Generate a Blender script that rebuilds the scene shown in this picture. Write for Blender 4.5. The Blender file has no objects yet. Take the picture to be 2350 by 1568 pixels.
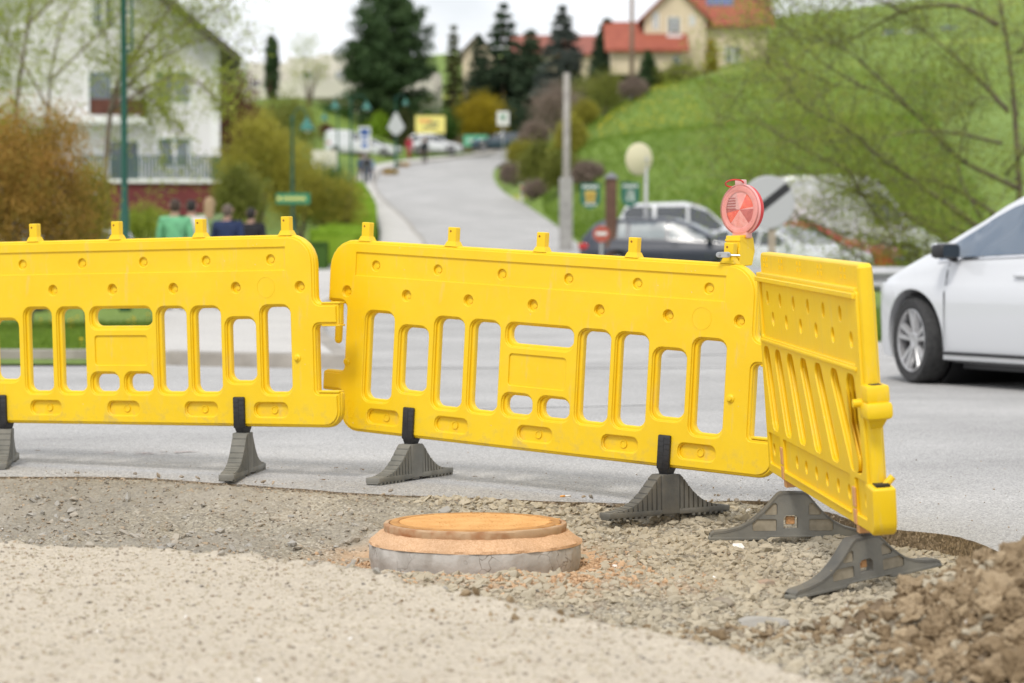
import bpy, bmesh, math, random
import numpy as np
from mathutils import Vector, Matrix
R = math.radians
random.seed(7); rng = np.random.default_rng(11)
sc = bpy.context.scene
col = sc.collection

# ------------------------------------------------------------------ camera, sky, sun, exposure
FV, CX, CY = 5691.0, 1175.0, 784.0          # focal length and centre in pixels of a 2350 x 1568 picture
PITCH = math.atan((784 - 581) / FV)
CAMZ = 1.0
cam_d = bpy.data.cameras.new('camera'); cam = bpy.data.objects.new('camera', cam_d); col.objects.link(cam)
cam.location = (0, 0, CAMZ); cam.rotation_euler = (R(90) - PITCH, 0, 0)
cam_d.sensor_width = 36; cam_d.lens = 36 * FV / 2350
cam_d.clip_start = 0.1; cam_d.clip_end = 5000
cam_d.dof.use_dof = True; cam_d.dof.focus_distance = 9.9; cam_d.dof.aperture_fstop = 2.9; cam_d.dof.aperture_blades = 0
sc.camera = cam

SUN_EL, SUN_AZ = R(52), R(200)              # azimuth clockwise from +Y
world = bpy.data.worlds.new('World'); sc.world = world; world.use_nodes = True
nt = world.node_tree; bg = nt.nodes['Background']
sky = nt.nodes.new('ShaderNodeTexSky'); sky.sky_type = 'NISHITA'; sky.sun_disc = False
sky.sun_elevation = SUN_EL; sky.sun_rotation = SUN_AZ; sky.dust_density = 3.0; sky.ozone_density = 1.0
tc = nt.nodes.new('ShaderNodeTexCoord')
mp = nt.nodes.new('ShaderNodeMapping'); mp.inputs['Scale'].default_value = (1, 1, 2.6)
ns = nt.nodes.new('ShaderNodeTexNoise'); ns.inputs['Scale'].default_value = 5.0; ns.inputs['Detail'].default_value = 6
rp = nt.nodes.new('ShaderNodeValToRGB'); rp.color_ramp.elements[0].position = .36; rp.color_ramp.elements[1].position = .56
rp.color_ramp.elements[0].color = (.62, .62, .62, 1)
mx = nt.nodes.new('ShaderNodeMixRGB'); mx.inputs[2].default_value = (12.0, 12.2, 12.6, 1)     # cloud deck
nt.links.new(tc.outputs['Generated'], mp.inputs[0]); nt.links.new(mp.outputs[0], ns.inputs[0])
nt.links.new(ns.outputs[0], rp.inputs[0]); nt.links.new(rp.outputs[0], mx.inputs[0])
nt.links.new(sky.outputs[0], mx.inputs[1]); nt.links.new(mx.outputs[0], bg.inputs[0])
bg.inputs[1].default_value = 0.1
sun_d = bpy.data.lights.new('sun', 'SUN'); sun_d.energy = 1.9; sun_d.angle = R(12); sun_d.color = (1, .95, .88)
sun = bpy.data.objects.new('sun', sun_d); col.objects.link(sun)
sdir = Vector((math.sin(SUN_AZ) * math.cos(SUN_EL), math.cos(SUN_AZ) * math.cos(SUN_EL), math.sin(SUN_EL)))
sun.rotation_euler = sdir.to_track_quat('Z', 'Y').to_euler()
sc.view_settings.view_transform = 'Standard'; sc.view_settings.look = 'None'
sc.view_settings.exposure = 0.05; sc.view_settings.gamma = 1
sc.cycles.max_bounces = 8; sc.cycles.transparent_max_bounces = 16; sc.cycles.caustics_reflective = False; sc.cycles.caustics_refractive = False

# ------------------------------------------------------------------ coordinates
cp, sp = math.cos(PITCH), math.sin(PITCH)
def at(vx, vy, d):
    """world point seen at (vx, vy) of the 2350 x 1568 view, d metres ahead"""
    x, y = (vx - CX) / FV, (vy - CY) / FV
    ray = Vector((x, cp - y * sp, -sp - y * cp))
    return Vector((0, 0, CAMZ)) + ray * (d / ray.y)
def pxm(d): return FV / d                   # view pixels per metre
def cam2world(M, t):
    C = np.array([[1, 0, 0], [0, -sp, cp], [0, -cp, -sp]])
    Mw = C @ np.array(M); tw = C @ np.array(t) + np.array([0, 0, CAMZ])
    X, Y, Z = Mw[:, 0], Mw[:, 2], -Mw[:, 1]
    m = Matrix.Identity(4)
    for i in range(3):
        m[i][0] = X[i]; m[i][1] = Y[i]; m[i][2] = Z[i]; m[i][3] = tw[i]
    return m

# ------------------------------------------------------------------ object helpers
def tag(o, label=None, cat=None, group=None, kind=None):
    if label: o['label'] = label
    if cat: o['category'] = cat
    if group: o['group'] = group
    if kind: o['kind'] = kind
    return o
def empty(name, loc, rz=0.0, label=None, cat=None, group=None):
    o = bpy.data.objects.new(name, None); col.objects.link(o); o.location = loc; o.rotation_euler = (0, 0, rz)
    o.empty_display_size = .1
    return tag(o, label, cat, group)
def link(name, me, mat=None, parent=None, smooth=False):
    o = bpy.data.objects.new(name, me); col.objects.link(o)
    if mat is not None:
        if len(me.materials): me.materials.clear()
        for m in (mat if isinstance(mat, (list, tuple)) else [mat]): me.materials.append(m)
    if parent is not None: o.parent = parent
    if smooth: me.polygons.foreach_set('use_smooth', [True] * len(me.polygons))
    return o
def copy_tree(o, parent=None):
    c = o.copy(); col.objects.link(c); c.parent = parent
    for ch in list(o.children): copy_tree(ch, c)
    return c

class MB:
    """collects shapes, builds ONE mesh object"""
    def __init__(s): s.v = []; s.f = []; s.mi = []; s.cm = 0
    def add(s, vs, fs, M=None):
        n = len(s.v)
        if M is not None: vs = [M @ Vector(v) for v in vs]
        s.v += [tuple(v) for v in vs]; s.f += [tuple(i + n for i in f) for f in fs]; s.mi += [s.cm] * len(fs)
        return s
    def box(s, x0, x1, y0, y1, z0, z1, M=None, b=0.0):
        if b <= 0:
            vs = [(x, y, z) for z in (z0, z1) for y in (y0, y1) for x in (x0, x1)]
            return s.add(vs, [(0, 2, 3, 1), (4, 5, 7, 6), (0, 1, 5, 4), (2, 6, 7, 3), (0, 4, 6, 2), (1, 3, 7, 5)], M)
        bm = bmesh.new(); bmesh.ops.create_cube(bm, size=1)
        for v in bm.verts: v.co = ((x0 + x1) / 2 + v.co.x * (x1 - x0), (y0 + y1) / 2 + v.co.y * (y1 - y0), (z0 + z1) / 2 + v.co.z * (z1 - z0))
        bmesh.ops.bevel(bm, geom=bm.edges[:], offset=b, segments=2, profile=.5, affect='EDGES')
        bm.verts.index_update()
        s.add([v.co.copy() for v in bm.verts], [[v.index for v in f.verts] for f in bm.faces], M); bm.free(); return s
    def tube(s, pts, rad, n=8, cap=True, M=None):
        pts = [Vector(p) for p in pts]; k = len(pts)
        rad = rad if isinstance(rad, (list, tuple)) else [rad] * k
        vs = []; fs = []; up = None
        for i, p in enumerate(pts):
            t = (pts[min(i + 1, k - 1)] - pts[max(i - 1, 0)]).normalized()
            if up is None: up = t.orthogonal().normalized()
            up = (up - t * up.dot(t)); up = up.normalized() if up.length > 1e-6 else t.orthogonal().normalized()
            w = t.cross(up)
            for j in range(n):
                a = 2 * math.pi * j / n; vs.append(p + (up * math.cos(a) + w * math.sin(a)) * rad[i])
        for i in range(k - 1):
            for j in range(n): fs.append((i * n + j, i * n + (j + 1) % n, (i + 1) * n + (j + 1) % n, (i + 1) * n + j))
        if cap: fs += [tuple(range(n))[::-1], tuple((k - 1) * n + j for j in range(n))]
        return s.add(vs, fs, M)
    def lathe(s, prof, n=32, M=None, cap0=True, cap1=True):
        vs = [(r * math.cos(2 * math.pi * j / n), r * math.sin(2 * math.pi * j / n), z) for r, z in prof for j in range(n)]
        k = len(prof)
        fs = [(i * n + j, i * n + (j + 1) % n, (i + 1) * n + (j + 1) % n, (i + 1) * n + j) for i in range(k - 1) for j in range(n)]
        if cap0: fs.append(tuple(range(n))[::-1])
        if cap1: fs.append(tuple((k - 1) * n + j for j in range(n)))
        return s.add(vs, fs, M)
    def prism(s, poly, y0, y1, M=None):
        """poly in (x, z), extruded along y"""
        n = len(poly)
        vs = [(x, y0, z) for x, z in poly] + [(x, y1, z) for x, z in poly]
        fs = [tuple(range(n)), tuple(range(2 * n - 1, n - 1, -1))] + [(i, i + n, (i + 1) % n + n, (i + 1) % n) for i in range(n)]
        return s.add(vs, fs, M)
    def mesh(s, name):
        me = bpy.data.meshes.new(name); me.from_pydata(s.v, [], s.f); me.polygons.foreach_set('material_index', s.mi); me.update()
        return me
    def build(s, name, mat=None, parent=None, smooth=False, bevel=0, fix=True):
        me = s.mesh(name)
        if fix:
            bm = bmesh.new(); bm.from_mesh(me); bmesh.ops.recalc_face_normals(bm, faces=bm.faces[:]); bm.to_mesh(me); bm.free()
        o = link(name, me, mat, parent, smooth)
        if bevel:
            m = o.modifiers.new('b', 'BEVEL'); m.width = bevel; m.segments = 2; m.limit_method = 'ANGLE'
        return o
def T(x=0, y=0, z=0, rz=0, rx=0, ry=0, s=1):
    return Matrix.Translation((x, y, z)) @ Matrix.Rotation(rz, 4, 'Z') @ Matrix.Rotation(ry, 4, 'Y') @ Matrix.Rotation(rx, 4, 'X') @ Matrix.Scale(s, 4)
def np_mesh(name, V, F):
    """fast mesh from arrays; F is (n, k)"""
    me = bpy.data.meshes.new(name); V = np.asarray(V, np.float32); F = np.asarray(F, np.int32)
    me.vertices.add(len(V)); me.vertices.foreach_set('co', V.ravel())
    k = F.shape[1]; me.loops.add(F.size); me.loops.foreach_set('vertex_index', F.ravel())
    me.polygons.add(len(F)); me.polygons.foreach_set('loop_start', np.arange(len(F), dtype=np.int32) * k)
    me.update(calc_edges=True); me.validate(); me.polygons.foreach_set('use_smooth', [False] * len(me.polygons)); return me
def shade_smooth(o, ang=35):
    me = o.data; me.polygons.foreach_set('use_smooth', [True] * len(me.polygons))
    me.set_sharp_from_angle(angle=R(ang))
    return o

# ------------------------------------------------------------------ materials
def new_mat(name):
    m = bpy.data.materials.new(name); m.use_nodes = True
    t = m.node_tree; return m, t, t.nodes['Principled BSDF']
def pmat(name, c, rough=.6, metal=0, c2=None, scale=8, lo=.35, hi=.65, bump=0, bscale=60, spec=.5, coat=0, detail=6, coord='Object', bdist=.01):
    m, t, b = new_mat(name); N = t.nodes; L = t.links
    b.inputs['Base Color'].default_value = (*c, 1); b.inputs['Roughness'].default_value = rough
    b.inputs['Metallic'].default_value = metal; b.inputs['Specular IOR Level'].default_value = spec; b.inputs['Coat Weight'].default_value = coat
    b.inputs['Coat Roughness'].default_value = .05
    if c2 or bump:
        g = N.new('ShaderNodeTexCoord')
    if c2:
        n = N.new('ShaderNodeTexNoise'); n.inputs['Scale'].default_value = scale; n.inputs['Detail'].default_value = detail
        r = N.new('ShaderNodeValToRGB'); r.color_ramp.elements[0].position = lo; r.color_ramp.elements[1].position = hi
        r.color_ramp.elements[0].color = (*c, 1); r.color_ramp.elements[1].color = (*c2, 1)
        L.new(g.outputs[coord], n.inputs[0]); L.new(n.outputs[0], r.inputs[0]); L.new(r.outputs[0], b.inputs['Base Color'])
    if bump:
        n = N.new('ShaderNodeTexNoise'); n.inputs['Scale'].default_value = bscale; n.inputs['Detail'].default_value = 5
        bp = N.new('ShaderNodeBump'); bp.inputs['Strength'].default_value = bump; bp.inputs['Distance'].default_value = bdist
        L.new(g.outputs[coord], n.inputs[0]); L.new(n.outputs[0], bp.inputs['Height']); L.new(bp.outputs[0], b.inputs['Normal'])
    return m
def leaf_mat(name, c1, c2, c3=None, trans=.35, clump=1.2):
    m, t, b = new_mat(name); N = t.nodes; L = t.links
    b.inputs['Roughness'].default_value = .6; b.inputs['Specular IOR Level'].default_value = .25
    g = N.new('ShaderNodeNewGeometry'); r = N.new('ShaderNodeValToRGB')
    r.color_ramp.elements[0].color = (*c1, 1); r.color_ramp.elements[1].color = (*(c3 or c2), 1); r.color_ramp.elements[1].position = 1
    e = r.color_ramp.elements.new(.55); e.color = (*c2, 1)
    tc_ = N.new('ShaderNodeTexCoord'); n = N.new('ShaderNodeTexNoise'); n.inputs['Scale'].default_value = clump; n.inputs['Detail'].default_value = 3
    mh = N.new('ShaderNodeMath'); mh.operation = 'MULTIPLY_ADD'; mh.inputs[1].default_value = .45
    m2 = N.new('ShaderNodeMath'); m2.operation = 'MULTIPLY_ADD'; m2.inputs[1].default_value = 1.5; m2.inputs[2].default_value = -.45
    L.new(tc_.outputs['Object'], n.inputs[0]); L.new(n.outputs[0], m2.inputs[0]); L.new(m2.outputs[0], mh.inputs[2])
    L.new(g.outputs['Random Per Island'], mh.inputs[0]); L.new(mh.outputs[0], r.inputs[0]); L.new(r.outputs[0], b.inputs['Base Color'])
    tr = N.new('ShaderNodeBsdfTranslucent'); ms = N.new('ShaderNodeMixShader'); ms.inputs[0].default_value = trans
    L.new(r.outputs[0], tr.inputs[0]); L.new(b.outputs[0], ms.inputs[1]); L.new(tr.outputs[0], ms.inputs[2])
    L.new(ms.outputs[0], N['Material Output'].inputs[0]); return m

def yellow_plastic():
    m, t, b = new_mat('yellow_plastic'); N = t.nodes; L = t.links
    b.inputs['Roughness'].default_value = .42; b.inputs['Specular IOR Level'].default_value = .45
    g = N.new('ShaderNodeTexCoord')
    n = N.new('ShaderNodeTexNoise'); n.inputs['Scale'].default_value = 3.5; n.inputs['Detail'].default_value = 8; n.inputs['Roughness'].default_value = .65
    r = N.new('ShaderNodeValToRGB'); r.color_ramp.elements[0].position = .3; r.color_ramp.elements[1].position = .75
    r.color_ramp.elements[0].color = (.82, .535, .004, 1); r.color_ramp.elements[1].color = (.86, .60, .012, 1)
    L.new(g.outputs['Object'], n.inputs[0]); L.new(n.outputs[0], r.inputs[0])
    # grime streaks and scuffs
    mpn = N.new('ShaderNodeMapping'); mpn.inputs['Scale'].default_value = (9, 9, 1.6)
    n2 = N.new('ShaderNodeTexNoise'); n2.inputs['Scale'].default_value = 2.2; n2.inputs['Detail'].default_value = 10; n2.inputs['Roughness'].default_value = .75
    r2 = N.new('ShaderNodeValToRGB'); r2.color_ramp.elements[0].position = .56; r2.color_ramp.elements[1].position = .74
    r2.color_ramp.elements[0].color = (0, 0, 0, 1); r2.color_ramp.elements[1].color = (.42, .42, .42, 1)
    L.new(g.outputs['Object'], mpn.inputs[0]); L.new(mpn.outputs[0], n2.inputs[0]); L.new(n2.outputs[0], r2.inputs[0])
    mxx = N.new('ShaderNodeMixRGB'); mxx.inputs[2].default_value = (.62, .50, .26, 1)
    L.new(r2.outputs[0], mxx.inputs[0]); L.new(r.outputs[0], mxx.inputs[1])
    # tiny splashes
    vo = N.new('ShaderNodeTexVoronoi'); vo.inputs['Scale'].default_value = 26; vo.inputs['Randomness'].default_value = 1
    r3 = N.new('ShaderNodeValToRGB'); r3.color_ramp.elements[0].position = .035; r3.color_ramp.elements[1].position = .05
    r3.color_ramp.elements[0].color = (1, 1, 1, 1); r3.color_ramp.elements[1].color = (0, 0, 0, 1)
    n3 = N.new('ShaderNodeTexNoise'); n3.inputs['Scale'].default_value = 4
    r4 = N.new('ShaderNodeValToRGB'); r4.color_ramp.elements[0].position = .56; r4.color_ramp.elements[1].position = .6
    mu = N.new('ShaderNodeMath'); mu.operation = 'MULTIPLY'
    L.new(g.outputs['Object'], vo.inputs[0]); L.new(vo.outputs['Distance'], r3.inputs[0]); L.new(g.outputs['Object'], n3.inputs[0]); L.new(n3.outputs[0], r4.inputs[0])
    L.new(r3.outputs[0], mu.inputs[0]); L.new(r4.outputs[0], mu.inputs[1])
    mx2 = N.new('ShaderNodeMixRGB'); mx2.inputs[2].default_value = (.75, .7, .6, 1)
    L.new(mu.outputs[0], mx2.inputs[0]); L.new(mxx.outputs[0], mx2.inputs[1]); L.new(mx2.outputs[0], b.inputs['Base Color'])
    sx = N.new('ShaderNodeSeparateXYZ'); mr1 = N.new('ShaderNodeMapRange'); mr1.inputs[1].default_value = -.625; mr1.inputs[2].default_value = -.50; mr1.inputs[3].default_value = .75; mr1.inputs[4].default_value = .12
    n5 = N.new('ShaderNodeTexNoise'); n5.inputs['Scale'].default_value = 14; n5.inputs['Detail'].default_value = 9; n5.inputs['Roughness'].default_value = .7
    r5 = N.new('ShaderNodeValToRGB'); r5.color_ramp.elements[0].position = .5; r5.color_ramp.elements[1].position = .72; m5 = N.new('ShaderNodeMath'); m5.operation = 'MULTIPLY'
    L.new(g.outputs['Object'], sx.inputs[0]); L.new(sx.outputs['Z'], mr1.inputs[0]); L.new(g.outputs['Object'], n5.inputs[0]); L.new(n5.outputs[0], r5.inputs[0]); L.new(r5.outputs[0], m5.inputs[0]); L.new(mr1.outputs[0], m5.inputs[1])
    mx3 = N.new('ShaderNodeMixRGB'); mx3.inputs[2].default_value = (.46, .33, .13, 1); L.new(m5.outputs[0], mx3.inputs[0]); L.new(mx2.outputs[0], mx3.inputs[1]); L.new(mx3.outputs[0], b.inputs['Base Color'])
    bn = N.new('ShaderNodeTexNoise'); bn.inputs['Scale'].default_value = 7; bn.inputs['Detail'].default_value = 3
    bp = N.new('ShaderNodeBump'); bp.inputs['Strength'].default_value = .25; bp.inputs['Distance'].default_value = .01
    L.new(g.outputs['Object'], bn.inputs[0]); L.new(bn.outputs[0], bp.inputs['Height']); L.new(bp.outputs[0], b.inputs['Normal'])
    mr = N.new('ShaderNodeMapRange'); mr.inputs[3].default_value = .34; mr.inputs[4].default_value = .6
    L.new(n2.outputs[0], mr.inputs[0]); L.new(mr.outputs[0], b.inputs['Roughness'])
    return m

def speckle(name, cols, scale=160, base=.5, rough=.9, bump=.5, big=(.9, 1.08), bigscale=.6, bdist=.003, fine=None):
    """mineral surface: voronoi grains picked from a colour ramp, modulated by large soft patches"""
    m, t, b = new_mat(name); N = t.nodes; L = t.links
    b.inputs['Roughness'].default_value = rough; b.inputs['Specular IOR Level'].default_value = .25
    g = N.new('ShaderNodeTexCoord')
    v = N.new('ShaderNodeTexVoronoi'); v.inputs['Scale'].default_value = scale
    sp_ = N.new('ShaderNodeSeparateColor'); r = N.new('ShaderNodeValToRGB')
    L.new(g.outputs['Object'], v.inputs[0]); L.new(v.outputs['Color'], sp_.inputs[0]); L.new(sp_.outputs[0], r.inputs[0])
    for i, (p, c) in enumerate(cols):
        e = r.color_ramp.elements[i] if i < 2 else r.color_ramp.elements.new(p)
        e.position = p; e.color = (*c, 1)
    n = N.new('ShaderNodeTexNoise'); n.inputs['Scale'].default_value = bigscale; n.inputs['Detail'].default_value = 9; n.inputs['Roughness'].default_value = .62
    mr = N.new('ShaderNodeMapRange'); mr.inputs[1].default_value = .3; mr.inputs[2].default_value = .7; mr.inputs[3].default_value = big[0]; mr.inputs[4].default_value = big[1]
    L.new(g.outputs['Object'], n.inputs[0]); L.new(n.outputs[0], mr.inputs[0])
    mm = N.new('ShaderNodeMixRGB'); mm.blend_type = 'MULTIPLY'; mm.inputs[0].default_value = 1
    L.new(r.outputs[0], mm.inputs[1]); L.new(mr.outputs[0], mm.inputs[2]); L.new(mm.outputs[0], b.inputs['Base Color'])
    n2 = N.new('ShaderNodeTexNoise'); n2.inputs['Scale'].default_value = scale * .7; n2.inputs['Detail'].default_value = 6
    bp = N.new('ShaderNodeBump'); bp.inputs['Strength'].default_value = bump; bp.inputs['Distance'].default_value = bdist
    L.new(g.outputs['Object'], n2.inputs[0]); L.new(n2.outputs[0], bp.inputs['Height']); L.new(bp.outputs[0], b.inputs['Normal'])
    return m, mm, b, g

M = {}
M['yellow'] = yellow_plastic()
M['rubber'] = pmat('grey_rubber', (.075, .075, .07), .75, c2=(.16, .15, .125), scale=9, lo=.3, hi=.7, bump=.4, bscale=90, bdist=.003)
M['rubber_dusty'] = pmat('dusty_rubber', (.13, .13, .115), .8, c2=(.24, .23, .20), scale=7, lo=.35, hi=.7, bump=.4, bscale=90, bdist=.003)
M['rubber_mud'] = pmat('mud_in_pocket', (.24, .21, .155), .9, c2=(.33, .29, .22), scale=30)
M['rubber_web'] = pmat('dusty_web', (.13, .13, .12), .8, c2=(.23, .22, .185), scale=8, lo=.3, hi=.7, bump=.4, bscale=90, bdist=.003)
M['black'] = pmat('black_plastic', (.014, .014, .016), .45, c2=(.025, .025, .027), scale=30, bump=.2, bscale=150, bdist=.002)
M['steel'] = pmat('galvanised_steel', (.42, .43, .44), .42, 1, c2=(.55, .56, .57), scale=25)
M['zinc'] = pmat('weathered_zinc', (.40, .41, .42), .55, .3, c2=(.50, .50, .51), scale=4)
M['red_plastic'] = pmat('red_plastic', (.62, .02, .02), .35)
M['orange_pin'] = pmat('faded_orange_plastic', (.62, .33, .14), .6)
M['mouth'] = pmat('painted_slot_shade', (.03, .025, .01), .9)  # flat dark colour painted for the shade inside the hinge openings
M['rust'] = pmat('rusty_hole', (.30, .10, .01), .8)

asph, mmx, _, _ = speckle('asphalt', [(0, (.22, .215, .21)), (1, (.62, .61, .59)), (.3, (.36, .355, .35)), (.8, (.47, .465, .455))], 190, bump=.9, big=(.78, 1.12), bigscale=.55)
M['asphalt'] = asph
M['asphalt_far'] = speckle('asphalt_far', [(0, (.36, .365, .37)), (1, (.50, .505, .51)), (.5, (.43, .435, .44))], 60, bump=.3, big=(.88, 1.1), bigscale=.25)[0]
M['pave'] = speckle('pavement', [(0, (.42, .41, .39)), (1, (.56, .54, .51)), (.5, (.49, .475, .45))], 60, bump=.3, big=(.9, 1.08), bigscale=.4)[0]
M['kerb'] = pmat('kerb_stone', (.36, .33, .29), .9, c2=(.24, .22, .19), scale=3, bump=.4, bscale=30)
M['concrete'] = pmat('concrete_grey', (.38, .37, .35), .9, c2=(.27, .26, .25), scale=4, bump=.5, bscale=40)
M['cut'] = speckle('cut_edge', [(0, (.11, .085, .055)), (1, (.34, .27, .19)), (.5, (.20, .155, .105))], 120, bump=1, bdist=.006)[0]
M['white_line'] = pmat('road_paint', (.62, .62, .6), .8, c2=(.42, .42, .41), scale=9)

# ------------------------------------------------------------------ terrain beyond the junction
def thin_plate(P, Z, smooth=.0):
    n = len(P); d = np.linalg.norm(P[:, None] - P[None], axis=2)
    K = np.where(d > 0, d * d * np.log(d + 1e-9), 0) + np.eye(n) * smooth
    A = np.zeros((n + 3, n + 3)); A[:n, :n] = K; A[:n, n] = 1; A[:n, n + 1:] = P; A[n, :n] = 1; A[n + 1:, :n] = P.T
    w = np.linalg.solve(A, np.concatenate([Z, [0, 0, 0]]))
    def f(X):
        d = np.linalg.norm(X[:, None] - P[None], axis=2)
        return np.where(d > 0, d * d * np.log(d + 1e-9), 0) @ w[:n] + w[n] + X @ w[n + 1:]
    return f
RD_, RZ_ = [0, 45, 60, 75, 95, 110, 125, 140, 150, 165, 180, 190, 200, 215, 240], [0, .05, .2, .55, 1.2, 2.3, 3.5, 4.5, 5.1, 6.1, 7.2, 7.9, 8.6, 9.6, 11.2]
def zroad(d): return float(np.interp(d, RD_, RZ_))
_dd = np.arange(60, 240, .5); _rr = np.array([581 - (zroad(d) - 1) * FV / d for d in _dd])
def drow(row): return float(np.interp(-row, -_rr, _dd))
def gr_(vx, row): d = drow(row); return ((vx - CX) / FV * d, d)
LE_ = [gr_(*q) for q in ((970, 569), (950, 535), (935, 514), (910, 490), (889, 472), (868, 449), (858, 426), (862, 408), (880, 392), (920, 382), (965, 375), (1030, 367), (1100, 360), (1180, 353))]
RE_ = [gr_(*q) for q in ((1355, 578), (1310, 545), (1270, 514), (1200, 466), (1155, 440), (1134, 413), (1133, 395), (1140, 384), (1155, 375), (1190, 366))]
SW_ = [gr_(*q) for q in ((868, 569), (868, 514), (859, 475), (843, 450), (823, 426), (820, 405), (845, 386), (895, 376), (960, 368), (1060, 359), (1160, 351))]
ctrl = [(780, 352, 192), (900, 360, 196), (1000, 360, 198), (1100, 356, 202), (1300, 330, 196),
        (1500, 580, 82), (1900, 578, 80), (2300, 578, 80), (1650, 600, 72), (2100, 600, 72), (1350, 330, 125), (1480, 213, 152), (1600, 178, 168), (1700, 160, 180), (1570, 160, 195), (1600, 400, 112),
        (2100, 340, 112), (2100, 150, 200), (2350, 150, 190), (2350, 350, 110), (1300, 232, 205), (1400, 200, 200), (1850, 420, 105), (1800, 250, 150), (1260, 400, 152), (1440, 520, 95),
        (600, 425, 115), (700, 365, 160), (400, 550, 100), (0, 545, 100), (-300, 540, 100), (640, 520, 82), (740, 545, 85), (700, 225, 215), (500, 260, 210), (200, 300, 220),
        (1175, 235, 300), (2100, 85, 400), (1700, 130, 300), (2350, 70, 400), (2000, 62, 600), (1820, 112, 500), (2250, 8, 650), (2450, -30, 700), (600, 200, 350), (0, 230, 350), (1175, 180, 600), (300, 200, 700)]
CP = [tuple(at(*c)) for c in ctrl]
CP += [(x, y, 0.0) for x in (-14, -7, 0, 7, 14) for y in (12, 22, 30)] + [(x, 42, .05) for x in (-16, -7, 0, 8, 16)] + [(-22, 60, .4), (-10, 62, .4), (-2, 62, .22), (4, 62, .3), (14, 62, .4), (26, 62, .45), (5, 68, .5), (12, 68, .5)]
CP += [(x, d, zroad(d)) for x, d in LE_[::2] + RE_[::2] + SW_[::2]] + [(x - 2.5, d, zroad(d) + .1) for x, d in SW_[:7:2]]
CP = np.array(CP)
tpf = thin_plate(CP[:, :2], CP[:, 2], 2.0)
SWX = [(-5.7, 50), (-5.7, 65)] + SW_; REX = [(2.0, 50), (2.2, 65)] + RE_ + [(RE_[-1][0] + 3, 212), (RE_[-1][0] + 6, 225)]
def TZ(x, y):
    X = np.column_stack([np.atleast_1d(x), np.atleast_1d(y)]).astype(float); out = np.empty(len(X))
    for i in range(0, len(X), 20000): out[i:i + 20000] = tpf(X[i:i + 20000])
    w = np.clip((X[:, 1] - 26) / 16, 0, 1); w = w * w * (3 - 2 * w); out = out * w
    d = X[:, 1]; xl = np.interp(d, [p[1] for p in SWX], [p[0] for p in SWX]); xr = np.interp(d, [p[1] for p in REX], [p[0] for p in REX])
    q = np.maximum(np.maximum(xl - X[:, 0], X[:, 0] - xr), 0); k = np.clip(q / np.where(X[:, 0] > xr, 3.2, 6.0), 0, 1); k = k * k * (3 - 2 * k); k = 1 - (1 - k) * np.clip((215 - d) / 8, 0, 1) * np.clip((d - 50) / 10, 0, 1)
    return out * k + np.interp(d, RD_, RZ_) * (1 - k)
def tz(x, y): return float(TZ(x, y)[0])
def on(vx, d):
    """ground point under view column vx at distance d"""
    x = (vx - CX) / FV * d * 1.0; return Vector((x, d, tz(x, d)))

def catmull(P, n=12):
    P = [np.array(p, float) for p in P]; out = []
    for i in range(len(P) - 1):
        p0, p1, p2, p3 = P[max(i - 1, 0)], P[i], P[i + 1], P[min(i + 2, len(P) - 1)]
        for k in range(n):
            t = k / n; out.append(.5 * (2 * p1 + (p2 - p0) * t + (2 * p0 - 5 * p1 + 4 * p2 - p3) * t * t + (3 * p1 - p0 - 3 * p2 + p3) * t ** 3))
    out.append(P[-1]); return np.array(out)
def gx(vx, d): return ((vx - CX) / FV * d, d)
LE = [(-1.45, 21.5), (-2.35, 30), (-3.3, 45), (-3.7, 65), gx(905, 78)] + LE_
RE = [(3.2, 21.5), (2.6, 30), (2.0, 45), (2.2, 65), gx(1372, 78)] + RE_
LEc, REc = catmull(LE), catmull(RE)
SWL = catmull([(-3.1, 22.2), (-4.3, 30), (-5.6, 42), (-5.7, 65), gx(790, 78)] + SW_)

def respl(C, n=150):
    t = np.linspace(0, len(C) - 1, n); k = np.arange(len(C)); return np.column_stack([np.interp(t, k, C[:, 0]), np.interp(t, k, C[:, 1])])
def strip(name, A, B, n, mat, lift, kind='structure', under=.5):
    V = []; F = []
    for a, b in zip(A, B):
        for j in range(n + 1):
            p = a + (b - a) * j / n; V.append((p[0], p[1], 0))
    V = np.array(V); V[:, 2] = TZ(V[:, 0], V[:, 1]) + lift; m = n + 1; k = len(A)
    F = [(i * m + j, i * m + j + 1, (i + 1) * m + j + 1, (i + 1) * m + j) for i in range(k - 1) for j in range(n)]
    F = [f[::-1] for f in F]
    if F and True:
        a, b, c = [V[i] for i in F[0][:3]]
        if np.cross(b - a, c - a)[2] < 0: F = [f[::-1] for f in F]
    o = link(name, np_mesh(name, V, F), mat, smooth=True); tag(o, kind=kind); return o
strip('road', respl(LEc), respl(REc), 6, M['asphalt'], .004)
sw = strip('pavement', respl(SWL), respl(LEc), 4, M['pave'], .11)
# kerb between pavement and road
mb = MB()
for i in range(len(LEc) - 1):
    a, b = LEc[i], LEc[i + 1]; t = (b - a) / np.linalg.norm(b - a); nrm = np.array([t[1], -t[0]])
    ps = []
    for q in (a, b):
        z = tz(*q)
        o1 = q - nrm * .08; o2 = q + nrm * .07
        ps += [(o1[0], o1[1], z + .113), (o2[0], o2[1], z + .113), (o2[0] + nrm[0] * .02, o2[1] + nrm[1] * .02, z - .02)]
    mb.add(ps, [(0, 1, 4, 3), (1, 2, 5, 4)])
fr_ = [(-3.13, 22.2), (-2.7, 21.9), (-2.0, 21.62), (-1.40, 21.45)]
for (ax, ay), (bx, by) in zip(fr_[:-1], fr_[1:]): mb.add([(ax, ay - .02, -.02), (bx, by - .02, -.02), (ax, ay, .112), (bx, by, .112), (ax, ay + .5, .1125), (bx, by + .5, .1125)], [(0, 1, 3, 2), (2, 3, 5, 4)])
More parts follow.
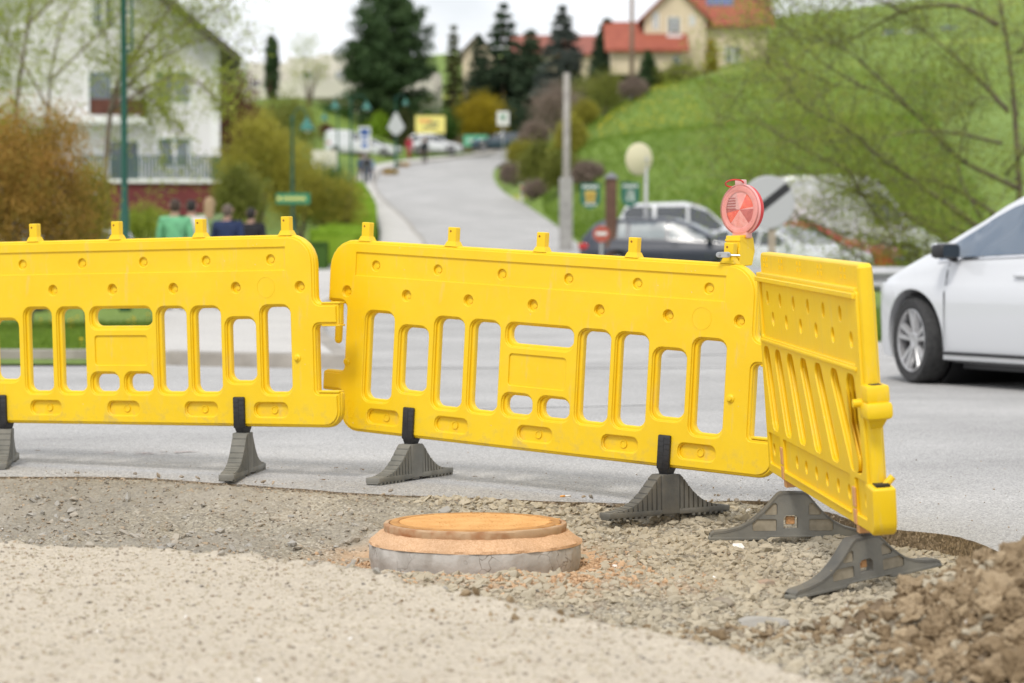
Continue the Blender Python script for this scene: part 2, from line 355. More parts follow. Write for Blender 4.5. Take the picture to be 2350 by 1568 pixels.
tag(mb.build('kerb', M['kerb'], fix=False), kind='structure')

def inside_strip(X, A, B, pad):
    """mask: how far a point lies inside the band between curves A and B"""
    ya = np.interp(X[:, 1], A[:, 1], A[:, 0]); yb = np.interp(X[:, 1], B[:, 1], B[:, 0])
    return (X[:, 0] > ya - pad) & (X[:, 0] < yb + pad)
poly = np.vstack([SWL, REc[::-1]])
def in_poly(X, P):
    c = np.zeros(len(X), bool); n = len(P)
    for i in range(n):
        a, b = P[i], P[i - 1]
        k = ((a[1] > X[:, 1]) != (b[1] > X[:, 1])) & (X[:, 0] < (b[0] - a[0]) * (X[:, 1] - a[1]) / (b[1] - a[1] + 1e-12) + a[0]); c ^= k
    return c
grass, gm, gb, gg = speckle('grass_ground', [(0, (.12, .19, .03)), (1, (.20, .285, .06)), (.5, (.15, .225, .042))], 14, bump=.5, big=(.74, 1.2), bigscale=.10, bdist=.05)
# yellow flower patches on the far fields and the meadow
N_, L_ = grass.node_tree.nodes, grass.node_tree.links
nn = N_.new('ShaderNodeTexNoise'); nn.inputs['Scale'].default_value = .09; nn.inputs['Detail'].default_value = 7
rr = N_.new('ShaderNodeValToRGB'); rr.color_ramp.elements[0].position = .60; rr.color_ramp.elements[1].position = .66; rr.color_ramp.elements[1].color = (.45, .45, .45, 1)
L_.new(gg.outputs['Object'], nn.inputs[0]); L_.new(nn.outputs[0], rr.inputs[0])
m3 = N_.new('ShaderNodeMixRGB'); m3.inputs[2].default_value = (.42, .40, .04, 1); L_.new(rr.outputs[0], m3.inputs[0]); L_.new(gm.outputs[0], m3.inputs[1]); L_.new(m3.outputs[0], gb.inputs['Base Color'])
M['grass'] = grass
ys = np.concatenate([np.arange(21.9, 60, .8), np.arange(60, 130, 1.5), np.arange(130, 230, 2.5), 230 * 1.045 ** np.arange(0, 42)])
ts = np.linspace(-1, 1, 221); V = []
hw = 16 + ys * .62
X, Y = ts[None, :] * hw[:, None], np.repeat(ys[:, None], len(ts), 1)
P2 = np.column_stack([X.ravel(), Y.ravel()]); Z = TZ(P2[:, 0], P2[:, 1])
far = np.clip((P2[:, 1] - 760) / 300, 0, 1); Z = Z * (1 - far) + (far) * (38 + 40 * np.clip(P2[:, 0] / P2[:, 1] * 2.2, -.3, 1.2))
Z = Z - np.where(in_poly(P2, poly), .35, -.02)
# the junction apron stays below the asphalt sheet
apron = ((P2[:, 1] < 27.8) & (P2[:, 0] > -3.0))
Z = np.where(apron, Z - .3, Z)
n = len(ts); idx = np.arange(len(ys) * n).reshape(len(ys), n)
F = np.stack([idx[:-1, :-1], idx[:-1, 1:], idx[1:, 1:], idx[1:, :-1]], -1).reshape(-1, 4)
tag(link('ground', np_mesh('ground', np.column_stack([P2, Z]), F), M['grass'], smooth=True), kind='structure')

# ------------------------------------------------------------------ the near ground: asphalt sheet, pit, gravel bank
EDGE = np.array([(-12, 11.6), (-6, 11.5), (-3.4, 11.35), (-2.31, 11.2), (-1.72, 11.18), (-1.29, 10.86), (-.88, 10.6), (-.5, 10.35), (.04, 10.28), (.57, 10.36), (.94, 10.52), (1.14, 10.4), (1.26, 9.95), (1.38, 9.2), (1.60, 8.85), (1.68, 8.1), (1.8, 7.0), (2.0, 5.5), (2.2, 3.0), (2.3, 1.0)])
def edge_z(x, y):
    return -.042 * math.exp(-((x - .85) / .75) ** 2 - ((y - 10.3) / 1.3) ** 2)
def resample(P, step):
    s = np.concatenate([[0], np.cumsum(np.linalg.norm(np.diff(P, axis=0), axis=1))]); t = np.arange(0, s[-1], step)
    return np.column_stack([np.interp(t, s, P[:, 0]), np.interp(t, s, P[:, 1])])
Ec = resample(catmull(EDGE, 8), .03)
def fnoise(x, seed=0, octs=((1.3, .5), (4, .25), (11, .14), (29, .09))):
    r = np.random.default_rng(seed); o = 0
    for f, a in octs: o = o + a * np.sin(x * f * 6.28 * .5 + r.uniform(0, 6)) * np.cos(x * f * 1.7 + r.uniform(0, 6))
    return o
sarr = np.arange(len(Ec)) * .03
Ec[:, 1] += fnoise(sarr, 3) * .045; Ec[:, 0] += fnoise(sarr, 5) * .02
def vnoise(x, y, seed, f):
    """value noise, smooth"""
    r = np.random.default_rng(seed); G = r.uniform(-1, 1, (256, 256))
    x = x * f + 1000; y = y * f + 1000; xi = np.floor(x).astype(int); yi = np.floor(y).astype(int); fx = x - xi; fy = y - yi
    fx = fx * fx * (3 - 2 * fx); fy = fy * fy * (3 - 2 * fy); a = G[xi % 256, yi % 256]; b = G[(xi + 1) % 256, yi % 256]; c = G[xi % 256, (yi + 1) % 256]; d = G[(xi + 1) % 256, (yi + 1) % 256]
    return (a * (1 - fx) + b * fx) * (1 - fy) + (c * (1 - fx) + d * fx) * fy
def fbm(x, y, seed, f, o=4, g=.5):
    return sum(vnoise(x, y, seed + i, f * 2 ** i) * g ** i for i in range(o))
# plateau edge (near gravel bank)
PE = np.array([(-6, 8.9), (-1.78, 8.55), (-1.28, 8.36), (-.82, 8.08), (-.445, 7.75), (-.23, 7.4), (.03, 7.03), (.32, 6.63), (.57, 6.19), (.73, 5.77), (.95, 5.2), (1.2, 4.0)])
def sstep(a, b, x): t = np.clip((x - a) / (b - a), 0, 1); return t * t * (3 - 2 * t)
def edge_dist(x, y):
    """distance from the asphalt edge, positive inside the pit"""
    E = Ec[::4]; out = np.empty(len(x))
    for i in range(0, len(x), 20000):
        d = np.hypot(x[i:i + 20000, None] - E[None, :, 0], y[i:i + 20000, None] - E[None, :, 1]); out[i:i + 20000] = d.min(1)
    P = np.vstack([Ec[::4], [(2.3, -5), (-12, -5)]]); ins = in_poly(np.column_stack([x, y]), P)
    return np.where(ins, out, -out)
MC = (-.137, 9.2)                           # manhole centre
def HN(x, y):
    x = np.asarray(x, float); y = np.asarray(y, float)
    s = edge_dist(x, y)
    right = sstep(.9, 1.3, x)
    pe = np.interp(x, PE[:, 0], PE[:, 1]) + .06 * vnoise(x, y, 60, 2.2) + .07 * vnoise(x, y, 61, 9)
    bank = sstep(-.05, .34, y - pe)          # 0 on the near bank, 1 in the pit
    mid = sstep(-.3, .5, x)
    depth = ((.02 + .105 * sstep(0, 1.0, s)) * (1 - mid) + (.060 + .070 * sstep(0, .30, s)) * mid) * (1 - right) + (.088 + .03 * sstep(.1, .6, s)) * right
    z = -depth * bank - (1 - bank) * .004
    z = np.where(s < 0, np.minimum(-.05, z), z)
    pit = bank * (s > -.02)
    z += pit * (.014 * fbm(x, y, 10, 1.7, 3) + .012 * fbm(x, y, 20, 9, 3) + .006 * fbm(x, y, 30, 38, 2)) * sstep(-.02, .25, s)
    z += (1 - bank) * (.010 * fbm(x, y, 40, 2.5, 2) + .0028 * fbm(x, y, 44, 18, 3) + .012 * sstep(.45, .0, pe - y) * np.abs(fbm(x, y, 46, 14, 3)))
    # left slope of rough dirt
    left = sstep(.1, -.7, x) * bank
    z += left * .02 * np.abs(fbm(x, y, 50, 4, 3)) * sstep(.05, .3, s)
    # spoil heap on the right foreground
    hx, hy = np.minimum(x - 1.40, 0) / .33, (y - 6.66) / .62
    heap = np.exp(-(np.abs(hx) ** 2.2 + np.abs(hy) ** 2.4)) * .205
    hx, hy = (x - .85) / .45, (y - 7.12) / .20
    heap += np.exp(-(hx * hx + hy * hy) * 1.2) * .040
    z += heap * (1 + .35 * fbm(x, y, 70, 4, 3)) + sstep(.012, .05, heap) * (.034 * fbm(x, y, 71, 8, 3) + .030 * np.abs(fbm(x, y, 72, 20, 3)) - .01)
    # ground heaped against the concrete ring
    rr_ = np.hypot(x - MC[0], y - MC[1]); z -= .044 * np.exp(-((rr_ - .40) / .20) ** 2) * bank; z += .003 * np.exp(-((rr_ - .42) / .10) ** 2) * (1 + .8 * fbm(x, y, 80, 7, 3))
    z = np.where(s < 0, np.minimum(z, -.03), z)
    return z
xs = np.concatenate([np.arange(-12, -3.2, .12), np.arange(-3.2, -2.4, .03), np.arange(-2.4, 2.3, .0135), np.arange(2.3, 4, .05)])
ysn = np.concatenate([np.arange(1.0, 4.8, .08), np.arange(4.8, 6.0, .02), np.arange(6.0, 7.0, .0135), np.arange(7.0, 11.8, .0165), np.arange(11.8, 12.4, .1)])
X, Y = np.meshgrid(xs, ysn); xf, yf = X.ravel(), Y.ravel(); Zf = HN(xf, yf)
idx = np.arange(len(xf)).reshape(X.shape); F = np.stack([idx[:-1, :-1], idx[:-1, 1:], idx[1:, 1:], idx[1:, :-1]], -1).reshape(-1, 4)
Sd = edge_dist(xf, yf); bank = sstep(-.05, .30, yf - np.interp(xf, PE[:, 0], PE[:, 1]))
me = np_mesh('dirt_ground', np.column_stack([xf, yf, Zf]), F)
def fattr(me, name, val):
    a = me.attributes.new(name, 'FLOAT', 'POINT'); a.data.foreach_set('value', np.asarray(val, np.float32))
rr_ = np.hypot(xf - MC[0], yf - MC[1])
fattr(me, 'sand', np.clip(np.exp(-((np.maximum(rr_ - .38, 0)) / .17) ** 2) * (1.0 + .7 * fbm(xf, yf, 90, 6, 3)) + .6 * np.exp(-(((xf - .25) / .45) ** 2 + ((yf - 8.35) / .28) ** 2)) * (.7 + fbm(xf, yf, 91, 5, 3)), 0, 1))
fattr(me, 'bank', np.clip((1 - bank) + .9 * (bank * (1 - bank)) * 4 * fbm(xf, yf, 95, 5, 4) + .25 * (bank > .5) * np.maximum(fbm(xf, yf, 96, 2.2, 4), 0), 0, 1))
fattr(me, 'heap', sstep(.02, .10, np.exp(-((np.minimum(xf - 1.5, 0) / .42) ** 2 + ((yf - 6.62) / .66) ** 2)) * .17 + np.exp(-(((xf - .85) / .45) ** 2 + ((yf - 7.12) / .2) ** 2) * 1.2) * .09))
fattr(me, 'grey', np.clip(sstep(.35, -.2, xf) * bank * (.6 + .9 * fbm(xf, yf, 92, 1.5, 3)), 0, 1))
dm, mmx, db, dg = speckle('dirt', [(0, (.16, .14, .11)), (1, (.50, .46, .38)), (.35, (.26, .23, .175)), (.8, (.37, .33, .25))], 110, bump=1, big=(.8, 1.15), bigscale=3.0, bdist=.006)
Nd, Ld = dm.node_tree.nodes, dm.node_tree.links
prev = mmx.outputs[0]
for an, cc, st in (('grey', (.25, .23, .195), .65), ('bank', (.62, .545, .44), .6), ('heap', (.16, .11, .065), .88), ('sand', (.60, .36, .19), .8)):
    a = Nd.new('ShaderNodeAttribute'); a.attribute_name = an; mu = Nd.new('ShaderNodeMath'); mu.operation = 'MULTIPLY'; mu.inputs[1].default_value = st
    ov = Nd.new('ShaderNodeMixRGB'); ov.blend_type = 'MIX'; ov.inputs[2].default_value = (*cc, 1)
    Ld.new(a.outputs['Fac'], mu.inputs[0]); Ld.new(mu.outputs[0], ov.inputs[0]); Ld.new(prev, ov.inputs[1]); prev = ov.outputs[0]
Ld.new(prev, db.inputs['Base Color'])
tag(link('dirt_ground', me, dm, smooth=True), kind='structure')

# asphalt sheet of the junction
def ngon_slab(name, pts, z1, z0, mats):
    bm = bmesh.new(); vs = [bm.verts.new((p[0], p[1], z1)) for p in pts]; es = [bm.edges.new((vs[i], vs[(i + 1) % len(vs)])) for i in range(len(vs))]
    bmesh.ops.triangle_fill(bm, edges=es, use_beauty=False, normal=(0, 0, 1)); 
    for f in bm.faces:
        if f.normal.z < 0: f.normal_flip()
    lo = [bm.verts.new((p[0], p[1], z0)) for p in pts]
    for i in range(len(vs)):
        j = (i + 1) % len(vs); f = bm.faces.new((vs[i], lo[i], lo[j], vs[j])); f.material_index = 1
    me = bpy.data.meshes.new(name); bm.to_mesh(me); bm.free(); return link(name, me, mats)
def push(p):
    w = min(max((p[0] - 1.0) / .5, 0), 1); return (p[0] + 1.5 * w, p[1] + 1.5 * (1 - w) + .3 * w)
near = [tuple(p) for p in Ec]; outer = [push(p) for p in near]; V = []; F = []; NS = 9
for p, q in zip(near, outer):
    for j in range(NS):
        f = j / (NS - 1); x, y = p[0] + (q[0] - p[0]) * f, p[1] + (q[1] - p[1]) * f; V.append((x, y, edge_z(p[0], p[1]) * (1 - f * f * (3 - 2 * f)) - (.012 * max(0, 1 - f * 9))))
k = len(near); F = [(i * NS + j, (i + 1) * NS + j, (i + 1) * NS + j + 1, i * NS + j + 1) for i in range(k - 1) for j in range(NS - 1)]
nV = len(V); V += [(p[0], p[1], edge_z(*p) - .13) for p in near]; F2 = [(i * NS, nV + i, nV + i + 1, (i + 1) * NS) for i in range(k - 1)]
me = np_mesh('asphalt_edge', V, F + F2); me.polygons.foreach_set('material_index', [0] * len(F) + [1] * len(F2)); tag(link('asphalt', me, [M['asphalt'], M['cut']], smooth=True), kind='structure'); me.set_sharp_from_angle(angle=R(30))
sheet = outer + [(40, 1.0), (40, 27.9), (3.0, 27.9), (2.85, 26.2), (2.9, 25), (3.2, 22.6), (-3.2, 22.9), (-4.0, 23.1), (-30, 23.3), (-30, 11.6)]
tag(ngon_slab('asphalt', sheet, 0, -.10, [M['asphalt'], M['cut']]), kind='structure')
# junction asphalt continues under the road strip
mb = MB(); mb.add([(-1.5, 21.4, -.004), (3.25, 21.4, -.004), (2.9, 30, -.004), (-2.35, 30, -.004)], [(0, 1, 2, 3)])
tag(mb.build('road_base', M['asphalt'], fix=False), kind='structure')
# kerb round the grass corner
kc = catmull([(-30, 23.25), (-8, 23.1), (-5, 23.0), (-3.95, 22.95), (-3.5, 23.2), (-3.5, 24.5)], 8); mb = MB()
for i in range(len(kc) - 1):
    a, b = kc[i], kc[i + 1]; t = (b - a) / np.linalg.norm(b - a); nr = np.array([-t[1], t[0]]); ps = []
    for q in (a, b): ps += [(*(q - nr * .02), -.05), (*q, .10), (*(q + nr * .14), .105), (*(q + nr * .16), 0)]
    mb.add(ps, [(0, 1, 5, 4), (1, 2, 6, 5), (2, 3, 7, 6)])
tag(mb.build('kerb', M['kerb'], fix=False), kind='structure')
# faded edge line and dashes on the crossing road
mb = MB()
for x0, y0, x1, y1, w in ((3.1, 13.05, 4.4, 12.6, .07), (1.5, 24.0, 2.6, 24.6, .12), (5.4, 12.3, 7, 11.8, .07), (-.2, 15.9, .9, 16.3, .05)):
    t = Vector((x1 - x0, y1 - y0)).normalized(); nx, ny = -t.y * w / 2, t.x * w / 2
    mb.add([(x0 + nx, y0 + ny, .004), (x0 - nx, y0 - ny, .004), (x1 - nx, y1 - ny, .004), (x1 + nx, y1 + ny, .004)], [(0, 1, 2, 3)])
tag(mb.build('road_marking', M['white_line'], fix=True), kind='structure')

# ------------------------------------------------------------------ stones
ICO = None
def ico(sub):
    bm = bmesh.new(); bmesh.ops.create_icosphere(bm, subdivisions=sub, radius=1); bm.verts.index_update()
    V = np.array([v.co[:] for v in bm.verts]); F = np.array([[v.index for v in f.verts] for f in bm.faces]); bm.free(); return V, F
def rot_rand(n, flat=1.0):
    a = rng.uniform(0, 2 * np.pi, n); b = rng.normal(0, .45 * flat, n); c = rng.normal(0, .45 * flat, n)
    ca, sa, cb, sb, cc, sc_ = np.cos(a), np.sin(a), np.cos(b), np.sin(b), np.cos(c), np.sin(c)
    Rz = np.zeros((n, 3, 3)); Rz[:, 0, 0] = ca; Rz[:, 0, 1] = -sa; Rz[:, 1, 0] = sa; Rz[:, 1, 1] = ca; Rz[:, 2, 2] = 1
    Ry = np.zeros((n, 3, 3)); Ry[:, 0, 0] = cb; Ry[:, 0, 2] = sb; Ry[:, 2, 0] = -sb; Ry[:, 2, 2] = cb; Ry[:, 1, 1] = 1
    Rx = np.zeros((n, 3, 3)); Rx[:, 1, 1] = cc; Rx[:, 1, 2] = -sc_; Rx[:, 2, 1] = sc_; Rx[:, 2, 2] = cc; Rx[:, 0, 0] = 1
    return Rz @ Ry @ Rx
def rocks(name, P, S, mat, sub=1, jit=.32, flat=(1, .8, .5), smooth=False, tumble=1.0, noise=0):
    V0, F0 = ico(sub); n, k = len(P), len(V0)
    V = np.repeat(V0[None], n, 0) * (1 + rng.uniform(-jit, jit, (n, k, 1))) + rng.uniform(-jit * .4, jit * .4, (n, k, 3))
    # cut with a few random planes: faceted chips
    for q in range(3):
        nr = rng.normal(0, 1, (n, 1, 3)); nr /= np.linalg.norm(nr, axis=2, keepdims=True); dd = rng.uniform(.45, .8, (n, 1, 1))
        over = np.maximum((V * nr).sum(2, keepdims=True) - dd, 0); V = V - nr * over
    V *= np.array(flat)[None, None] * rng.uniform(.75, 1.25, (n, 1, 3)); V = np.einsum('nij,nkj->nki', rot_rand(n, tumble), V) * np.asarray(S)[:, None, None]
    V += np.asarray(P)[:, None]; F = (F0[None] + (np.arange(n) * k)[:, None, None]).reshape(-1, 3)
    return link(name, np_mesh(name, V.reshape(-1, 3), F), mat, smooth=smooth)
def stone_mat(name, cs, dust=(.40, .35, .27), dustf=.35):
    m, t, b = new_mat(name); N = t.nodes; L = t.links; b.inputs['Roughness'].default_value = .9; b.inputs['Specular IOR Level'].default_value = .2
    g = N.new('ShaderNodeNewGeometry'); r = N.new('ShaderNodeValToRGB'); r.color_ramp.interpolation = 'LINEAR'
    for i, c in enumerate(cs):
        p = i / (len(cs) - 1); e = r.color_ramp.elements[0] if i == 0 else (r.color_ramp.elements[1] if i == len(cs) - 1 else r.color_ramp.elements.new(p)); e.position = p; e.color = (*c, 1)
    tcn = N.new('ShaderNodeTexCoord'); n = N.new('ShaderNodeTexNoise'); n.inputs['Scale'].default_value = 45; n.inputs['Detail'].default_value = 5
    mm = N.new('ShaderNodeMixRGB'); mm.inputs[2].default_value = (*dust, 1); mu = N.new('ShaderNodeMath'); mu.operation = 'MULTIPLY'; mu.inputs[1].default_value = dustf * 1.6
    L.new(g.outputs['Random Per Island'], r.inputs[0]); L.new(tcn.outputs['Object'], n.inputs[0]); L.new(n.outputs[0], mu.inputs[0]); L.new(mu.outputs[0], mm.inputs[0])
    L.new(r.outputs[0], mm.inputs[1]); L.new(mm.outputs[0], b.inputs['Base Color'])
    bp = N.new('ShaderNodeBump'); bp.inputs['Strength'].default_value = .6; bp.inputs['Distance'].default_value = .004; L.new(n.outputs[0], bp.inputs['Height']); L.new(bp.outputs[0], b.inputs['Normal'])
    return m
M['chip'] = stone_mat('crushed_stone', [(.36, .32, .24), (.52, .45, .33), (.44, .38, .28), (.56, .49, .37), (.32, .32, .29), (.48, .42, .31)])
M['grit'] = stone_mat('grit', [(.16, .15, .14), (.34, .31, .27), (.24, .22, .19), (.48, .45, .40), (.24, .27, .31), (.40, .30, .2)], dustf=.3)
M['clod'] = stone_mat('earth_clod', [(.13, .088, .048), (.26, .185, .105), (.09, .062, .036), (.19, .135, .078), (.37, .285, .185)], dust=(.36, .27, .16), dustf=.32)
_n = M['clod'].node_tree.nodes['Bump']; _n.inputs['Strength'].default_value = 1; _n.inputs['Distance'].default_value = .012
M['pale_stone'] = stone_mat('pale_stone', [(.38, .34, .28), (.45, .41, .35), (.34, .34, .33)])
def scatter(n, x0, x1, y0, y1, smin, smax, keep, power=2.5, sink=.25):
    x = rng.uniform(x0, x1, n); y = rng.uniform(y0, y1, n); k = keep(x, y) > rng.uniform(0, 1, n); x, y = x[k], y[k]
    S = smin + (smax - smin) * rng.uniform(0, 1, len(x)) ** power; z = HN(x, y) + S * (.5 - sink) * .8
    return np.column_stack([x, y, z]), S
off_ring = lambda x, y: (np.hypot(x - MC[0], y - MC[1]) > .425).astype(float) * (1 - .8 * np.exp(-((np.hypot(x - MC[0], y - MC[1]) - .42) / .1) ** 2))
pit_y = lambda x: np.interp(x, PE[:, 0], PE[:, 1])
def k_chip(x, y):
    s = edge_dist(x, y)
    return (1 - .85 * np.clip(np.exp(-(((x - .30) / .16) ** 2 + ((y - 8.95) / .22) ** 2)) + .9 * np.exp(-(((x - .12) / .34) ** 2 + ((y - 8.45) / .18) ** 2)), 0, 1)) * off_ring(x, y) * sstep(.0, .06, s) * sstep(-.55, -.1, x) * sstep(.15, .45, y - pit_y(x)) * np.clip(.75 + .6 * fbm(x, y, 33, 2.2, 2), 0, 1)
P, S = scatter(21000, -.6, 1.75, 6.3, 10.5, .006, .030, k_chip, 1.6, sink=.5)
tag(rocks('crushed_stone', P, S, M['chip'], flat=(1.05, .8, .50), jit=.20), 'loose crushed stone filling the pit around the manhole', 'gravel', kind='stuff')
def sandy(x, y):
    r = np.hypot(x - MC[0], y - MC[1]); return np.clip(1.1 * np.exp(-((np.maximum(r - .42, 0)) / .10) ** 2) * (y < 9.35) + np.exp(-(((x - .30) / .16) ** 2 + ((y - 8.95) / .22) ** 2)) + .9 * np.exp(-(((x - .12) / .34) ** 2 + ((y - 8.45) / .18) ** 2)), 0, 1)
M['sand_crumb'] = stone_mat('sandy_crumb', [(.36, .22, .12), (.55, .36, .21), (.44, .28, .16), (.62, .44, .28)], dust=(.50, .33, .20), dustf=.4)
P, S = scatter(16000, -.75, .75, 8.0, 9.6, .003, .014, lambda x, y: sandy(x, y) * (np.hypot(x - MC[0], y - MC[1]) > .40) * sstep(.0, .2, y - pit_y(x)), 2.2, sink=.3)
tag(rocks('sandy_crumbs', P, S, M['sand_crumb'], jit=.3, flat=(1, .85, .65)), 'orange brown sandy crumbs spilled round the foot of the manhole', 'sand', kind='stuff')
def k_grit(x, y):
    s = edge_dist(x, y); return off_ring(x, y) * sstep(.0, .05, s) * sstep(.1, .3, y - pit_y(x))
P, S = scatter(26000, -2.5, 1.8, 6.3, 11.3, .002, .011, k_grit, 2.5)
tag(rocks('grit', P, S, M['grit']), 'fine grey and tan grit strewn over the dug dirt', 'grit', kind='stuff')
P, S = scatter(900, -2.5, -.3, 8.2, 11.1, .010, .030, lambda x, y: off_ring(x, y) * sstep(.25, .6, edge_dist(x, y)) * sstep(.0, .2, y - pit_y(x)) * .7, 3)
P2_, S2_ = scatter(260, -2.4, .3, 7.4, 9.2, .016, .036, lambda x, y: off_ring(x, y) * sstep(.34, .16, np.abs(y - pit_y(x) - .22)), 1.6)
tag(rocks('rubble', np.vstack([P, P2_]), np.concatenate([S, S2_]), M['pale_stone']), 'pale stones lying on the dug dirt along the gravel bank', 'stones', kind='stuff')
P, S = scatter(42000, -2.4, 1.5, 4.6, 8.9, .0018, .009, lambda x, y: sstep(.3, .0, y - pit_y(x)) * .9, 2.9, sink=.55)
tag(rocks('bank_gravel', P, S, M['chip'], flat=(1, .85, .6)), 'small tan gravel pressed into the near bank', 'gravel', kind='stuff')
P, S = scatter(14000, -2.4, 1.5, 4.6, 8.9, .0016, .0105, lambda x, y: sstep(.3, .0, y - pit_y(x)) * .9, 3.2, sink=.5)
tag(rocks('bank_pebbles', P, S, M['grit'], flat=(1, .85, .6)), 'grey, dark and bluish pebbles mixed into the near bank', 'pebbles', kind='stuff')
# loose grit and chippings carried onto the asphalt
def on_asphalt(n, x0, x1, y0, y1, smin, smax, pw):
    x = rng.uniform(x0, x1, n); y = rng.uniform(y0, y1, n); s = edge_dist(x, y); k = (s < -.01) & (rng.uniform(0, 1, n) < np.exp(s * 1.6) * .9 + .05); x, y = x[k], y[k]
    S = smin + (smax - smin) * rng.uniform(0, 1, len(x)) ** pw; return np.column_stack([x, y, S * .2]), S
P, S = on_asphalt(4500, -3, 3.2, 8.0, 14, .0012, .0055, 3)
tag(rocks('loose_chippings', P, S, M['grit']), 'scattered chippings on the grey asphalt behind the pit', 'chippings', kind='stuff')
x = rng.uniform(-2.5, 1.3, 9000); y = rng.uniform(9.6, 11.5, 9000); q = edge_dist(x, y); k = np.abs(q - .02) < .035 * (1 + fbm(x, y, 97, 3, 3)); x, y = x[k], y[k]; S = .003 + .013 * rng.uniform(0, 1, len(x)) ** 2.2
tag(rocks('broken_asphalt', np.column_stack([x, y, np.where(edge_dist(x, y) < 0, -.03 * np.exp(-((x - .85) / .75) ** 2) + .001, np.maximum(HN(x, y), -.05)) + S * .25]), S, M['grit']), 'crumbled asphalt bits along the broken edge of the road', 'rubble', kind='stuff')
# spoil heap clods
n = 11000; x = rng.uniform(.75, 2.4, n); y = rng.uniform(5.5, 7.5, n); S = .004 + .018 * rng.uniform(0, 1, n) ** 2.2
big = rng.uniform(0, 1, n) < .035; S = np.where(big, rng.uniform(.024, .042, n), S)
hx, hy = np.minimum(x - 1.40, 0) / .38, (y - 6.62) / .66; k = (np.exp(-(hx * hx + hy * hy)) > rng.uniform(.12, .5, n)) & (edge_dist(x, y) > -.1); x, y, S = x[k], y[k], S[k]
x2 = rng.normal(.85, .38, 700); y2 = rng.normal(7.12, .13, 700); S2 = .006 + .018 * rng.uniform(0, 1, 700) ** 2
x = np.concatenate([x, x2]); y = np.concatenate([y, y2]); S = np.concatenate([S, S2])
P = np.column_stack([x, y, HN(x, y) + S * .2])
def lumps(n, sub, smin, smax, pw, seed):
    r = np.random.default_rng(seed); V0, F0 = ico(sub); k = len(V0)
    x = r.uniform(.80, 2.3, n * 3); y = r.uniform(5.7, 7.3, n * 3); hx, hy = np.minimum(x - 1.40, 0) / .38, (y - 6.62) / .62; q = np.exp(-(hx * hx + hy * hy)) > r.uniform(.15, .6, n * 3); x, y = x[q][:n], y[q][:n]; n = len(x)
    S = smin + (smax - smin) * r.uniform(0, 1, n) ** pw; D = np.ones((n, k))
    for f, a in ((1.8, .30), (4.0, .22), (8.5, .14), (17, .08)):
        w = r.normal(0, f, (n, 3, 3)); ph = r.uniform(0, 6.28, (n, 3, 1)); t = np.sin(np.einsum('nij,kj->nik', w, V0) + ph); D += a * (1.3 * np.abs(t[:, 0] * t[:, 1]) + .7 * t[:, 2] * t[:, 1] - .35)
    D += .05 * np.sin(V0[:, 0] * 40 + V0[:, 1] * 33)[None] * np.sin(V0[:, 2] * 37 + r.uniform(0, 6, (n, 1)))
    V = V0[None] * D[:, :, None] * np.array([1, .9, .75]) * r.uniform(.8, 1.2, (n, 1, 3)); V = np.einsum('nij,nkj->nki', rot_rand(n, 1.5), V) * S[:, None, None] + np.column_stack([x, y, HN(x, y) + S * .15])[:, None]
    return V.reshape(-1, 3), (F0[None] + (np.arange(n) * k)[:, None, None]).reshape(-1, 3)
V1, F1 = lumps(110, 4, .030, .060, 1.5, 5); V2, F2_ = lumps(900, 3, .014, .032, 1.4, 6); V3, F3 = lumps(5200, 2, .006, .017, 1.3, 8); V2 = np.vstack([V2, V3]); F2_ = np.vstack([F2_, F3 + len(V2) - len(V3)])
tag(link('spoil_heap', np_mesh('spoil_heap', np.vstack([V1, V2]), np.vstack([F1, F2_ + len(V1)])), M['clod']), 'heap of lumpy brown earth dug out beside the pit', 'earth heap', kind='stuff')
tag(rocks('earth_crumbs', P, S * .75, M['clod'], sub=1, jit=.30, flat=(1, .9, .85)), 'loose brown crumbs of earth on and around the heap', 'earth crumbs', kind='stuff')
# single stones
def stone(vx, vy, d, r, fl, mat, label, cat='stone', rot=None):
    p = at(vx, vy, d); z = float(HN([p.x], [p.y])[0])
    o = rocks('stone', [(0, 0, 0)], [r], mat, sub=3, jit=.06, flat=fl, tumble=.15, smooth=False); o.location = (p.x, p.y, z + r * fl[2] * .35)
    if rot is not None: o.rotation_euler = (0, 0, rot)
    return tag(o, label, cat)
stone(1752, 1410, 7.45, .105, (1, .5, .26), M['pale_stone'], 'large flat pale slab lying left of the earth heap')
stone(1020, 1165, 10.0, .045, (1, .7, .5), M['pale_stone'], 'pointed grey stone right behind the manhole cover')
stone(548, 1250, 8.75, .026, (1, .9, .9), M['pale_stone'], 'squarish pale stone on the edge of the gravel bank')
stone(385, 1248, 8.75, .034, (1.1, .8, .7), pmat('bluish_stone', (.30, .31, .33), .9, c2=(.40, .40, .41), scale=20), 'bluish grey stone on the far rim of the gravel bank')
stone(100, 1160, 10.0, .022, (1, .8, .7), M['pale_stone'], 'small cream stone in the dirt below the leftmost foot')
stone(2232, 1275, 8.5, .04, (1, .7, .5), pmat('dark_stone', (.12, .12, .12), .8, c2=(.2, .2, .2), scale=20), 'dark rounded stone between asphalt edge and earth heap')
stone(1760, 1318, 8.3, .035, (1.4, .7, .5), pmat('reddish_stone', (.40, .27, .19), .9, c2=(.35, .3, .24), scale=20), 'long reddish stone under the right hand barrier')
stone(1660, 1365, 7.9, .035, (1.2, .8, .6), pmat('brown_slate', (.22, .18, .14), .9, c2=(.3, .26, .2), scale=20), 'dark brown slate chip in the gravel beyond the pale slab')
